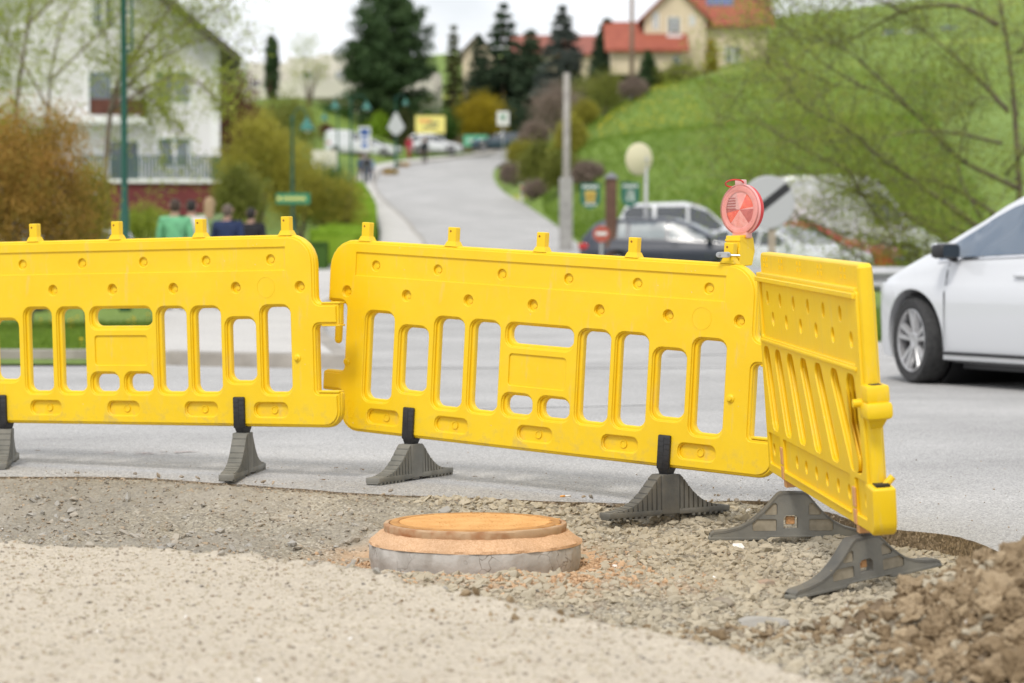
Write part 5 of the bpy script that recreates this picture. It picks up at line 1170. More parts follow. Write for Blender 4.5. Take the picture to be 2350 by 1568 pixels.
# ------------------------------------------------------------------ people
M['skin'] = pmat('skin', (.52, .32, .23), .6)
def skin_obj(name, chains, mat, parent, sub=1):
    """chains of (point, radius), first point of a later chain joins the nearest existing vertex"""
    vs, es, rs = [], [], []
    for ch in chains:
        prev = None
        for i, (p, r) in enumerate(ch):
            if i == 0 and vs:
                dd = [(Vector(p) - Vector(v)).length for v in vs]; j = int(np.argmin(dd))
                if dd[j] < .02: prev = j; continue
            vs.append(tuple(p)); rs.append(r); k = len(vs) - 1
            if prev is not None: es.append((prev, k))
            prev = k
    me = bpy.data.meshes.new(name); me.from_pydata(vs, es, []); o = bpy.data.objects.new(name, me); col.objects.link(o)
    m1 = o.modifiers.new('s', 'SKIN'); 
    for i, sv in enumerate(me.skin_vertices[0].data):
        r = rs[i]; sv.radius = r if isinstance(r, tuple) else (r, r); sv.use_root = (i == 0)
    if sub: m2 = o.modifiers.new('u', 'SUBSURF'); m2.levels = sub; m2.render_levels = sub
    dg = bpy.context.evaluated_depsgraph_get(); dg.update(); nm = bpy.data.meshes.new_from_object(o.evaluated_get(dg)); bpy.data.objects.remove(o)
    return link(name, nm, mat, parent, True)
def person(loc, rz, label, jacket, trousers, hair, h=1.72, stride=.16, arm=.10, long_hair=False, bag=None, skirt=False, group=None, fingers=False):
    """faces +y before rotation"""
    root = empty('person', loc, rz, label, 'person', group); s = h / 1.75
    S = lambda *p: tuple(q * s for q in p)
    def leg(sg, f):
        hip = S(sg * .10, 0, .92); kn = S(sg * .105, f * stride * .6 + .03, .50); an = S(sg * .105, f * stride - (.02), .09); toe = S(sg * .12, f * stride + .15, .035)
        return hip, kn, an, toe
    sh = lambda sg: S(sg * .185, 0, 1.43)
    def arm_(sg, f): return sh(sg), S(sg * .235, -.02 + f * arm * .4, 1.14), S(sg * .235, .06 + f * arm, .90), S(sg * .23, .09 + f * arm, .81)
    ch = [[(S(0, 0, .95), (.15 * s, .11 * s)), (S(0, 0, 1.10), (.135 * s, .10 * s)), (S(0, -.01, 1.30), (.165 * s, .11 * s)), (S(0, 0, 1.43), (.12 * s, .085 * s)), (S(0, .005, 1.51), .055 * s), (S(0, .02, 1.58), (.068 * s, .075 * s)), (S(0, .015, 1.67), (.078 * s, .095 * s)), (S(0, .01, 1.735), (.055 * s, .07 * s))]]
    for sg, f in ((1, 1), (-1, -1)):
        hip, kn, an, toe = leg(sg, f); ch.append([(S(0, 0, .95), .1), (hip, .085 * s), (kn, .058 * s), (an, .042 * s), (toe, .038 * s)])
        a, e, w, hd = arm_(sg, -f); ch.append([(S(0, 0, 1.43), .1), (a, .055 * s), (e, .042 * s), (w, .030 * s), (hd, (.040 * s, .020 * s))])
        for q in range(5):
            dx = (q - 1.5) * .020; l = (.055, .075, .08, .072, .055)[q]
            if q == 4: ch.append([(hd, .02), (S(hd[0] / s - sg * .03, hd[1] / s + .03, hd[2] / s - .01), .010 * s), (S(hd[0] / s - sg * .035, hd[1] / s + .045, hd[2] / s - .045), .009 * s)])
            else: ch.append([(hd, .02), (S(hd[0] / s, hd[1] / s + dx, hd[2] / s - .04), .0095 * s), (S(hd[0] / s - sg * .008, hd[1] / s + dx * 1.1, hd[2] / s - .04 - l), .0085 * s)])
    skin_obj('body', ch, M['skin'], root)
    # face
    mb = MB(); mb.lathe([(.001, .03), (.012, .0), (.001, -.02)], 8, T(0, .112 * s, 1.635 * s)); mb.build('nose', M['skin'], root, True)
    for sg in (-1, 1):
        mb = MB(); mb.lathe([(.001, -.03), (.014, -.01), (.016, .02), (.001, .035)], 8, T(sg * .078 * s, .01 * s, 1.645 * s)); mb.build('ear', M['skin'], root, True)
        mb = MB(); mb.box(sg * .032 * s - .012, sg * .032 * s + .012, .098 * s, .106 * s, 1.662 * s, 1.670 * s); mb.build('eye', M['dark_trim'], root)
    mb = MB(); mb.box(-.022 * s, .022 * s, .100 * s, .107 * s, 1.588 * s, 1.595 * s); mb.build('mouth', pmat('lips', (.4, .16, .13), .6), root)
    jk = [[(S(0, 0, .84), (.200 * s, .155 * s)), (S(0, 0, .95), (.185 * s, .145 * s)), (S(0, 0, 1.08), (.165 * s, .13 * s)), (S(0, -.01, 1.30), (.195 * s, .135 * s)), (S(0, 0, 1.44), (.135 * s, .10 * s)), (S(0, 0, 1.485), (.085 * s, .08 * s)), (S(0, 0, 1.525), (.070 * s, .068 * s))]]
    for sg, f in ((1, 1), (-1, -1)):
        a, e, w, hd = arm_(sg, -f); jk.append([(S(0, 0, 1.44), .1), (a, .078 * s), (e, .062 * s), (w, .050 * s)])
    skin_obj('jacket', jk, jacket, root)
    if skirt:
        mb = MB(); mb.lathe([(.15 * s, .95 * s), (.19 * s, .80 * s), (.25 * s, .55 * s), (.245 * s, .55 * s)], 20); mb.build('skirt', trousers, root, True)
    else:
        tr = [[(S(0, 0, 1.02), (.165 * s, .13 * s)), (S(0, 0, .90), (.155 * s, .12 * s))]]
        for sg, f in ((1, 1), (-1, -1)): hip, kn, an, toe = leg(sg, f); tr.append([(S(0, 0, .90), .1), (S(hip[0] / s, 0, .84), .100 * s), (kn, .075 * s), (an, .062 * s)])
        skin_obj('trousers', tr, trousers, root)
    for sg, f in ((1, 1), (-1, -1)): hip, kn, an, toe = leg(sg, f); mb = MB(); mb.box(an[0] - .045, an[0] + .045, an[1] - .07, an[1] + .20, .0, .09, b=.03); mb.build('shoe', M['dark_trim'], root, True)
    hr = [[(S(0, -.030, 1.545), (.055 * s, .045 * s)), (S(0, -.022, 1.60), (.082 * s, .082 * s)), (S(0, -.012, 1.68), (.090 * s, .100 * s)), (S(0, -.008, 1.755), (.060 * s, .070 * s))]]
    if long_hair: hr.append([(S(0, -.015, 1.60), .08), (S(0, -.06, 1.50), (.085 * s, .05 * s)), (S(0, -.085, 1.38), (.075 * s, .035 * s))])
    skin_obj('hair', hr, hair, root)
    if bag: mb = MB(); mb.box(-.15 * s, .15 * s, -.27 * s, -.12 * s, 1.05 * s, 1.42 * s, b=.05); mb.build('backpack', bag, root, True)
    return root
def G(vx, d): return ((vx - CX) / FV * d, d, tz((vx - CX) / FV * d, d))
cl = lambda n, c: pmat(n, c, .85, c2=tuple(v * .7 for v in c), scale=9)
HB = pmat('brown_hair', (.05, .03, .02), .7); HD = pmat('dark_hair', (.018, .014, .012), .7); HF = pmat('fair_hair', (.36, .25, .14), .7); HG = pmat('grey_brown_hair', (.12, .09, .07), .7)
jeans = cl('jeans', (.04, .06, .11)); blacktr = cl('black_trousers', (.02, .02, .022)); beige = cl('beige_cloth', (.45, .38, .28))
def put_person(vx, vy_top, d, *a, **k):
    """height chosen so that the head top shows at vy_top"""
    x, y, z = G(vx, d); h = at(vx, vy_top, d).z - z; return person((x, y, z), a[0], *a[1:], h=h, **k)
put_person(403, 456, 38, R(8), 'person walking away in a light green jacket, widest back of the group on the left', cl('green_jacket', (.16, .46, .24)), jeans, HB)
put_person(440, 458, 41, R(-5), 'person in a white shirt partly hidden behind the light green jacket', cl('white_shirt', (.72, .68, .62)), beige, HD)
put_person(482, 452, 42.5, R(0), 'person with long fair hair between the white shirt and the navy hoodie', cl('olive_top', (.20, .28, .12)), beige, HF, long_hair=True)
put_person(523, 468, 38.5, R(-6), 'person in a navy hoodie walking away on the left', cl('navy_hoodie', (.015, .03, .09)), jeans, HG)
put_person(577, 476, 40, R(-10), 'person in a black top, rightmost of the nearer walkers', cl('black_top', (.012, .012, .018)), blacktr, HD)
put_person(842, 352, 150, R(10), 'person in grey with a dark backpack on the far pavement', cl('grey_top', (.20, .20, .22)), jeans, HG, bag=blacktr)
put_person(830, 356, 152, R(160), 'person in a dark blue jacket at the left of the backpack walker', cl('blue_jacket', (.04, .07, .16)), jeans, HB)
put_person(852, 360, 155, R(0), 'smaller person in pale blue behind the backpack walker', cl('pale_blue_top', (.22, .32, .42)), jeans, HB)
put_person(940, 313, 196, R(200), 'person in a red jacket beside the white off-road car', cl('red_jacket', (.45, .02, .05)), cl('red_trousers', (.35, .03, .05)), HF)
put_person(975, 318, 187, R(185), 'person dressed in black standing before the white off-road car', cl('black_jacket', (.02, .025, .03)), blacktr, HD)

# ------------------------------------------------------------------ cars
hd = R(180 - 62)
fw = at(2278.7 / 1.0894, 854 / 1.0894, 19.0)
# hub of the near (left) front wheel sits at fw: move the origin half a car width to the right of it
lx, ly = math.cos(hd), math.sin(hd); left = Vector((-ly, lx, 0)); og = Vector((fw.x, fw.y, 0)) - left * (.90 - .02)
car('white_saloon', (og.x, og.y, 0), hd, 'white saloon car driving off at the right edge, cut off by the picture', WHITE, kind='saloon', detail=True, Lf=.86, H=1.49, steer=R(-12), glass=M['glass_sky'])
g_ = 'cars parked on the right behind the guardrail'
def pcar(vx_front, d, heading, label, mat, **k):
    x, y, z = G(vx_front, d); row = k.pop('row', None); z = (at(0, row, d).z - k.get('H', 1.45)) if row else z; return car(k.pop('name', 'parked_car'), (x, y, z), heading, label, mat, **k)
NAVY = paint('navy_paint', (.012, .018, .035)); REDP = paint('red_paint', (.45, .02, .02)); SILV = paint('silver_paint', (.42, .43, .45)); TEAL = paint('dark_teal_paint', (.012, .04, .06)); BLUEP = paint('blue_paint', (.03, .07, .22))
pcar(1688, 60, R(-14), 'dark blue estate car parked tail to the left behind the middle barrier', NAVY, kind='estate', glass=M['glass_reflect'], H=1.50, row=500, group=g_, W=.9)
pcar(1700, 72, R(-4), 'white people carrier just behind the dark blue estate car', WHITE, kind='estate', H=1.78, row=465, group=g_, W=.92)
pcar(1905, 58, R(-48), 'white hatchback with its bonnet right of the grey round sign', WHITE, kind='estate', H=1.46, row=517, group=g_, WB=2.5)
pcar(1985, 68, R(-25), 'red car parked behind the twigs right of the white hatchback', REDP, kind='estate', H=1.5, row=508, group=g_, WB=2.4)
pcar(2080, 70, R(-8), 'tall white van half hidden behind the bare tree', WHITE, kind='van', H=2.55, row=405, group=g_, WB=3.2, W=1.0, cat='van', name='parked_van')
g2 = 'vehicles parked at the top of the road'
pcar(835, 194, R(15), 'white minivan at the left of the hilltop car park', WHITE, kind='van', H=1.95, WB=2.4, Lr=.6, Lf=.6, row=300, group=g2, cat='van', name='parked_van')
pcar(893, 198, R(-25), 'white hatchback right beside the white minivan on the hilltop', WHITE, kind='estate', H=1.5, WB=2.4, group=g2)
pcar(1036, 203.5, R(-3), 'white off-road car below the yellow banner', WHITE, kind='estate', H=1.68, WB=2.65, row=307, group=g2)
pcar(1108, 204, R(180 + 3), 'dark teal car at the right end of the hilltop row', TEAL, kind='estate', H=1.5, WB=2.5, row=304, group=g2)
pcar(240, 46, R(92), 'white car of which only the roof shows behind the left barrier', WHITE, kind='estate', H=1.40)
pcar(-10, 40, R(60), 'white van behind the rust coloured shrub at the left edge', WHITE, kind='van', H=2.0, WB=2.8, cat='van', name='parked_van')
g3 = 'tiny cars on the far hillside'
pcar(2068, 430, R(10), 'blue car on the far hillside, leftmost of three', BLUEP, kind='estate', group=g3)
pcar(2118, 425, R(5), 'pale grey car on the far hillside between two blue ones', SILV, kind='estate', group=g3)
pcar(2200, 420, R(12), 'blue car on the far hillside, highest and rightmost', BLUEP, kind='estate', group=g3)

# ------------------------------------------------------------------ buildings
M['render_white'] = pmat('white_render', (.72, .71, .70), .9, c2=(.64, .63, .62), scale=.8, bump=.2, bscale=6)
M['trim_white'] = pmat('window_surround', (.78, .78, .77), .8)
M['green_paint'] = pmat('dark_green_paint', (.008, .075, .055), .45, c2=(.012, .10, .07), scale=3)
M['maroon'] = pmat('maroon_boards', (.17, .028, .03), .7, c2=(.12, .02, .022), scale=3)
M['roof_dark'] = pmat('dark_roof', (.045, .04, .038), .8, c2=(.07, .06, .055), scale=3)
M['roof_red'] = pmat('red_tiles', (.26, .062, .036), .8, c2=(.34, .09, .05), scale=2.2, bump=.5, bscale=12, bdist=.05)
M['cream'] = pmat('cream_render', (.66, .56, .40), .9, c2=(.58, .49, .35), scale=.6)
M['pale_cream'] = pmat('pale_cream_render', (.68, .65, .56), .9, c2=(.60, .57, .50), scale=.4)
M['pane'] = pmat('window_pane', (.05, .065, .075), .08, spec=.8, c2=(.16, .20, .21), scale=.7)
M['brown_wood'] = pmat('brown_wood', (.13, .045, .03), .8, c2=(.09, .03, .02), scale=4)
def window(root, x0, x1, z0, z1, yf, frame=None, surround=True, shutter=False, mullion=True, sw=.16):
    fr = MB(); t = .04
    fr.box(x0 - t, x0, yf - .05, yf + .03, z0 - t, z1 + t); fr.box(x1, x1 + t, yf - .05, yf + .03, z0 - t, z1 + t); fr.box(x0, x1, yf - .05, yf + .03, z1, z1 + t); fr.box(x0, x1, yf - .05, yf + .03, z0 - t, z0)
    if surround:
        s = sw; fr.cm = 1
        fr.box(x0 - t - s, x0 - t, yf - .025, yf + .01, z0 - t - s, z1 + t + s); fr.box(x1 + t, x1 + t + s, yf - .025, yf + .01, z0 - t - s, z1 + t + s); fr.box(x0 - t, x1 + t, yf - .025, yf + .01, z1 + t, z1 + t + s); fr.box(x0 - t, x1 + t, yf - .025, yf + .01, z0 - t - s, z0 - t)
    w = fr.build('window', [frame or M['green_paint'], M['trim_white']], root)
    g = MB(); g.box(x0, x1, yf - .012, yf + .02, z0, z1); g.build('pane', M['pane'], w)
    if mullion: m_ = MB(); xm = (x0 + x1) / 2; m_.box(xm - .07, xm + .07, yf - .04, yf - .013, z0, z1); m_.box(x0, x0 + .05, yf - .04, yf - .013, z0, z1); m_.box(x1 - .05, x1, yf - .04, yf - .013, z0, z1); m_.build('sash', M['trim_white'], w)
    if shutter: m_ = MB(); m_.box(x0, x1, yf - .06, yf - .041, z1 - (z1 - z0) * shutter, z1); m_.build('roller_blind', frame or M['green_paint'], w)
    return w
D = 100.0
hz = lambda vy, d=D: at(0, vy, d).z
hx = lambda vx, d=D: (vx - CX) / FV * d
X0, X1 = hx(-190), hx(505); zg = tz(hx(300), D) - .6; zE = hz(112); xm_ = (X0 + X1) / 2; zA = zE + (X1 - X0) / 2 * .80
h1 = empty('white_house', (xm_, D + 5, zg), 0, 'large white house with green framed windows and dark gable roof', 'house')
def lk(mbx, name, mt, parent=None, sm=False, root=h1, fix=True):
    """geometry given in world coordinates"""
    o = mbx.build(name, mt, None, sm, fix=fix); o.parent = parent or root; o.data.transform(Matrix.Translation(-Vector(root.location))); return o
mb = MB(); mb.prism([(X0, zg), (X1, zg), (X1, zE), (xm_, zA), (X0, zE)], D, D + 10); lk(mb, 'wall', M['render_white'])
mb = MB(); mb.box(X1 - .35, X1 + .02, D - .02, D + .3, hz(425), zE - .2); lk(mb, 'corner_quoin', M['trim_white'])
mb = MB()
for s in (-1, 1):
    xe = X1 + .85 if s > 0 else X0 - .85; ze = zE - .68
    mb.prism([(xm_, zA + .05), (xe, ze), (xe, ze + .32), (xm_, zA + .45)] if s > 0 else [(xm_, zA + .45), (xe, ze + .32), (xe, ze), (xm_, zA + .05)], D - 1.3, D + 11)
lk(mb, 'roof', M['roof_dark'])
off1 = Vector(h1.location)
def win1(v0, v1, y0, y1, **k):
    w = window(h1, hx(v0) - off1.x, hx(v1) - off1.x, hz(y1) - off1.z, hz(y0) - off1.z, D - off1.y, **k); return w
win1(364, 437, 170, 233, shutter=.12); win1(369, 437, 322, 378, shutter=.06); win1(214, 258, 172, 262, mullion=False); win1(262, 318, 330, 420, mullion=False); win1(222, 268, 2, 62)
mb = MB(); mb.box(hx(150), hx(342), D - 1.3, D, hz(288), hz(272)); lk(mb, 'balcony_slab', M['trim_white'])
mb = MB(); mb.box(hx(215), hx(338), D - 1.3, D - 1.22, hz(270), hz(234)); mb.box(hx(337), hx(340), D - 1.22, D, hz(270), hz(234)); lk(mb, 'balcony_boarding', M['brown_wood'])
mb = MB(); mb.box(hx(170), X1, D - 2.6, D, zg, hz(425)); lk(mb, 'garage_block', M['maroon'])
mb = MB(); mb.box(hx(168), X1 + .1, D - 2.75, D, hz(425) + .002, hz(417)); lk(mb, 'terrace_slab', M['trim_white'])
rl = None
mb = MB(); mb.box(hx(175), X1 + .05, D - 2.7, D - 2.65, hz(366), hz(364)); mb.box(hx(175), X1 + .05, D - 2.7, D - 2.65, hz(415), hz(413.5))
for i in range(44): x = hx(177) + (X1 - hx(177)) * i / 43; mb.box(x - .045, x + .045, D - 2.695, D - 2.655, hz(413.5), hz(366))
lk(mb, 'railing', pmat('grey_railing', (.07, .11, .11), .6)); mb = MB(); mb.box(X1 - .35, X1 + .08, D - 2.75, D - .4, hz(417), hz(368)); lk(mb, 'green_screen', M['green_paint'])
mb = MB(); mb.box(hx(296), hx(400), D - 2.66, D - 2.6, zg, hz(494)); mb.box(hx(402), hx(480), D - 2.66, D - 2.6, zg, hz(500)); lk(mb, 'garage_door', M['green_paint'])

pv = Vector((X1, D, 0)); rl_ = h1.location - Vector((pv.x, pv.y, h1.location.z)); rt_ = Matrix.Rotation(R(8.5), 3, 'Z') @ rl_; h1.location = (pv.x + rt_.x, pv.y + rt_.y, h1.location.z); h1.rotation_euler = (0, 0, R(8.5))
def block(root, x0, x1, y0, y1, z0, z1, mt, name='wall'):
    mb = MB(); mb.box(x0, x1, y0, y1, z0, z1); return lk(mb, name, mt, root=root)
def gable(root, x0, x1, y0, y1, z0, ze, za, wall, roofm, oh=.5, axis='y'):
    """axis y: gable faces the camera; axis x: ridge runs sideways"""
    mb = MB(); rf = MB()
    if axis == 'y':
        xm2 = (x0 + x1) / 2; mb.prism([(x0, z0), (x1, z0), (x1, ze), (xm2, za), (x0, ze)], y0, y1); sl = (za - ze) / (xm2 - x0)
        for s in (-1, 1):
            xe = (x1 + oh) if s > 0 else (x0 - oh); zee = ze - oh * sl; P = [(xm2, za + .03), (xe, zee + .03), (xe, zee + .25), (xm2, za + .25)]; rf.prism(P, y0 - oh, y1 + oh)
    else:
        ym = (y0 + y1) / 2; vs = [(x0, y0, z0), (x1, y0, z0), (x1, y1, z0), (x0, y1, z0), (x0, y0, ze), (x1, y0, ze), (x1, y1, ze), (x0, y1, ze), (x0, ym, za), (x1, ym, za)]
        mb.add(vs, [(0, 1, 5, 4), (2, 3, 7, 6), (1, 2, 6, 9, 5), (3, 0, 4, 8, 7), (4, 5, 9, 8), (6, 7, 8, 9)]); sl = (za - ze) / (ym - y0)
        for s in (-1, 1):
            ye = y0 - oh if s < 0 else y1 + oh; zee = ze - oh * sl
            rf.add([(x0 - oh, ye, zee + .03), (x1 + oh, ye, zee + .03), (x1 + oh, ym, za + .03), (x0 - oh, ym, za + .03), (x0 - oh, ye, zee + .25), (x1 + oh, ye, zee + .25), (x1 + oh, ym, za + .25), (x0 - oh, ym, za + .25)],
                   [(0, 1, 2, 3), (4, 5, 6, 7), (0, 1, 5, 4), (1, 2, 6, 5), (2, 3, 7, 6), (3, 0, 4, 7)])
    lk(mb, 'wall', wall, root=root); return lk(rf, 'roof', roofm, root=root)
# beige house with red roofs on the hill
D2 = 190.0; q = lambda vx: hx(vx, D2); zz = lambda vy: hz(vy, D2)
h2 = empty('beige_house', (q(1590), D2 + 5, zz(165)), 0, 'beige house with red tiled roofs on top of the green hill', 'house'); zb2 = zz(175)
gable(h2, q(1478), q(1618), D2, D2 + 9, zb2, zz(40), zz(-28), M['cream'], M['roof_red'], .45)
gable(h2, q(1400), q(1560), D2 - 2.0, D2 + 6, zb2, zz(118), zz(52), M['cream'], M['roof_red'], .5, 'x')
gable(h2, q(1600), q(1760), D2 + 1.0, D2 + 10, zb2, zz(50), zz(-40), M['cream'], M['roof_red'], .6, 'x')
def win2(v0, v1, y0, y1, yf, **k): return window(h2, q(v0) - h2.location.x, q(v1) - h2.location.x, zz(y1) - h2.location.z, zz(y0) - h2.location.z, yf - h2.location.y, frame=M['trim_white'], surround=False, **k)
win2(1497, 1510, 30, 66, D2); win2(1532, 1558, 40, 82, D2); win2(1581, 1592, 36, 58, D2); win2(1540, 1556, 135, 150, D2 - 2.0, mullion=False); win2(1665, 1700, 105, 140, D2 + 1)
mb = MB(); mb.box(q(1528), q(1562), D2 - .6, D2, zz(92), zz(82)); lk(mb, 'balcony_slab', M['trim_white'], root=h2)
zr0 = zz(50); mb = MB(); mb.add([(q(1630), D2 + 1.6, zz(14)), (q(1690), D2 + 1.6, zz(14)), (q(1690), D2 + 2.9, zz(-10)), (q(1630), D2 + 2.9, zz(-10))], [(0, 1, 2, 3)])
mb2 = MB(); x0_, x1_ = q(1627), q(1690)
ya, yb_ = D2 + 1.0, D2 + 5.5; za_, zb_ = zz(50), zz(-40); f = lambda y: za_ + (zb_ - za_) * (y - ya) / (yb_ - ya) + .30
mb2.add([(x0_, D2 + 2.9, f(D2 + 2.9)), (x1_, D2 + 2.9, f(D2 + 2.9)), (x1_, D2 + 4.9, f(D2 + 4.9)), (x0_, D2 + 4.9, f(D2 + 4.9)), (x0_, D2 + 2.9, f(D2 + 2.9) - .1), (x1_, D2 + 2.9, f(D2 + 2.9) - .1), (x1_, D2 + 4.9, f(D2 + 4.9) - .1), (x0_, D2 + 4.9, f(D2 + 4.9) - .1)],
        [(0, 1, 2, 3), (7, 6, 5, 4), (0, 4, 5, 1), (1, 5, 6, 2), (2, 6, 7, 3), (3, 7, 4, 0)]); lk(mb2, 'solar_panel', pmat('solar_panel', (.08, .11, .22), .25), root=h2)
# flat modern building on the left
D3 = 226.0; q3 = lambda v: hx(v, D3); z3 = lambda v: hz(v, D3)
h3 = empty('flat_roofed_building', (q3(700), D3 + 5, z3(230)), 0, 'long cream flat roofed building behind the big pine', 'building')
block(h3, q3(560), q3(655), D3 + 3, D3 + 12, z3(260), z3(138), M['pale_cream']); block(h3, q3(655), q3(730), D3 + 2.6, D3 + 12, z3(260), z3(126), M['pale_cream']); block(h3, q3(730), q3(840), D3 + 2, D3 + 12, z3(260), z3(120), M['pale_cream'])
block(h3, q3(955), q3(1010), D3 + 1, D3 + 8, z3(260), z3(165), M['pale_cream'])
mb = MB(); mb.prism([(q3(560), z3(250)), (q3(650), z3(225)), (q3(1000), z3(222)), (q3(1000), z3(185)), (q3(690), z3(180)), (q3(560), z3(205))], D3, D3 + 1.5); lk(mb, 'terrace_wall', M['pale_cream'], root=h3)
for v0, v1, y0, y1 in ((570, 590, 180, 205), (690, 715, 160, 180), (768, 783, 160, 180), (788, 812, 162, 182)):
    window(h3, q3(v0) - h3.location.x, q3(v1) - h3.location.x, z3(y1) - h3.location.z, z3(y0) - h3.location.z, (D3 + (3 if v0 < 600 else 2.6 if v0 < 730 else 2)) - h3.location.y, frame=M['trim_white'], surround=False)
# grey roofed gable and a red roofed house behind the conifers
D4 = 236.0; q4 = lambda v: hx(v, D4); z4 = lambda v: hz(v, D4)
h4 = empty('gabled_house', (q4(1090), D4 + 4, z4(230)), 0, 'cream gabled house with grey roof between the conifers', 'house')
gable(h4, q4(1062), q4(1132), D4, D4 + 9, z4(260), z4(120), z4(82), M['cream'], pmat('grey_tiles', (.14, .125, .12), .8, c2=(.19, .17, .16), scale=2), .5)
h5 = empty('gabled_house', (q4(1290), D4 + 9, z4(230)), 0, 'house with brown red roof showing left and right of the blue spruce', 'house')
gable(h5, q4(1180), q4(1400), D4 + 6, D4 + 14, z4(260), z4(112), z4(66), M['cream'], pmat('brown_red_tiles', (.22, .075, .055), .8, c2=(.3, .1, .07), scale=2), .5, 'x')
# ------------------------------------------------------------------ plants
conifer('pine_tree', 892, -18, 330, 225, 212, LM['pine'], 'big broad dark pine right of the flat roofed building', n=34000, leaf=.21, tiers=22, ragged=.30, round_top=True, core=.15)
conifer('spruce_tree', 1155, 2, 320, 185, 222, LM['spruce'], 'tall dark spruce with pointed tip above the yellow bush', n=16000, leaf=.20, taper=.75, tiers=15, ragged=.3)
conifer('spruce_tree', 1100, 78, 320, 110, 224, LM['spruce'], 'shorter dark spruce left of the tall pointed one', n=8000, leaf=.20, taper=.7)
conifer('spruce_tree', 1220, 66, 320, 150, 218, LM['spruce'], 'dense dark spruce between the pointed spruce and the blue one', n=12000, leaf=.20, taper=.6)
conifer('blue_spruce', 1290, 10, 215, 140, 196, LM['blue_spruce'], 'grey blue spruce standing right behind the top of the concrete pole', n=12000, leaf=.18, taper=.8, tiers=12, ragged=.28)
conifer('spruce_tree', 1392, 42, 215, 108, 192, LM['spruce'], 'dark green cone shaped tree left of the red roof wing', n=12000, leaf=.17, taper=.65)
conifer('spruce_tree', 1487, 116, 195, 58, 184, LM['pine'], 'small dark conifer in front of the beige house', n=4000, leaf=.13, taper=.7, tiers=8)
conifer('cypress_tree', 1040, 55, 320, 66, 216, LM['thuja'], 'slender olive green cypress beside the big pine', n=7000, leaf=.16, taper=.55)
conifer('cypress_tree', 624, 82, 230, 36, 214, LM['pine'], 'narrow dark cypress standing before the flat building', n=4500, leaf=.14, taper=.35, round_top=True)
conifer('cypress_tree', 1633, 88, 168, 44, 183, LM['forsythia'], 'small yellow green cypress at the wall of the beige house', n=3000, leaf=.12, taper=.8, tiers=7)
conifer('clipped_thuja', 928, 252, 345, 92, 209, LM['thuja'], 'clipped green cone bush behind the triangular sign', n=7000, leaf=.12, taper=.7, ragged=.08, core=.5)
bush('tree', 710, 60, 260, 110, 212, LM['spring'], 'thin young tree with few pale leaves before the flat building', 'tree', n=1100, leaf=.10, clumps=70, spread=.35)
bush('burgundy_tree', 530, 148, 262, 72, 120, LM['burgundy'], 'dark red leaved tree right beside the white house', 'tree', n=5000, leaf=.09)
bush('burgundy_shrub', 748, 284, 316, 40, 201, LM['burgundy'], 'round dark red shrub left of the white minivan', n=1800, leaf=.07)
bush('forsythia', 1108, 218, 300, 112, 212, LM['forsythia'], 'rounded yellow flowering bush below the dark spruces', n=7000, leaf=.11)
bush('low_hedge', 1560, 146, 172, 150, 184, LM['yellowgreen'], 'low yellow green hedge at the foot of the beige house', 'hedge', n=4000, leaf=.1)
bush('low_hedge', 1000, 250, 335, 120, 211, LM['hedge_dark'], 'dark green hedge behind the yellow banner', 'hedge', n=6000, leaf=.11)
bush('dense_shrub', 1160, 240, 330, 110, 214, LM['spruce'], 'dark undergrowth below the pointed spruce', n=7000, leaf=.12)
olive = bush('willow_shrub', 590, 262, 530, 230, 86, LM['olive'], 'large olive yellow shrub right of the white house', n=15000, leaf=.055, clumps=160, spread=.24)
bush('willow_shrub', 690, 330, 520, 150, 92, LM['olive'], 'smaller olive yellow shrub between the large one and the hedge', n=8000, leaf=.055, clumps=100, spread=.22)
bush('willow_shrub', 545, 380, 540, 130, 80, LM['yellowgreen'], 'yellow green shrub in front of the large olive one', n=7000, leaf=.055, clumps=80, spread=.2)
bush('green_shrub', 745, 375, 470, 130, 98, LM['hedge_dark'], 'dark green rounded shrub on the left garden slope', n=7000, leaf=.06)
bush('green_shrub', 790, 400, 480, 80, 92, LM['olive'], 'small brownish shrub in front of the dark green one', n=3000, leaf=.05)
bush('green_shrub', 660, 215, 300, 140, 175, LM['yellowgreen'], 'light green shrub below the terrace of the flat building', n=5000, leaf=.1)
bush('green_shrub', 560, 225, 300, 120, 165, LM['olive'], 'olive shrub below the left end of the flat building', n=4500, leaf=.1)
bush('green_shrub', 770, 238, 300, 110, 213, LM['hedge_dark'], 'dark shrub on the slope under the big pine', n=4500, leaf=.1)
bush('green_shrub', 870, 258, 335, 80, 210, LM['hedge'], 'bright green bush behind the white minivan', n=4500, leaf=.1)
bush('dense_shrub', 1185, 128, 330, 250, 227, LM['spruce'], 'dark mass of undergrowth behind the row of spruces', n=16000, leaf=.15, clumps=200)
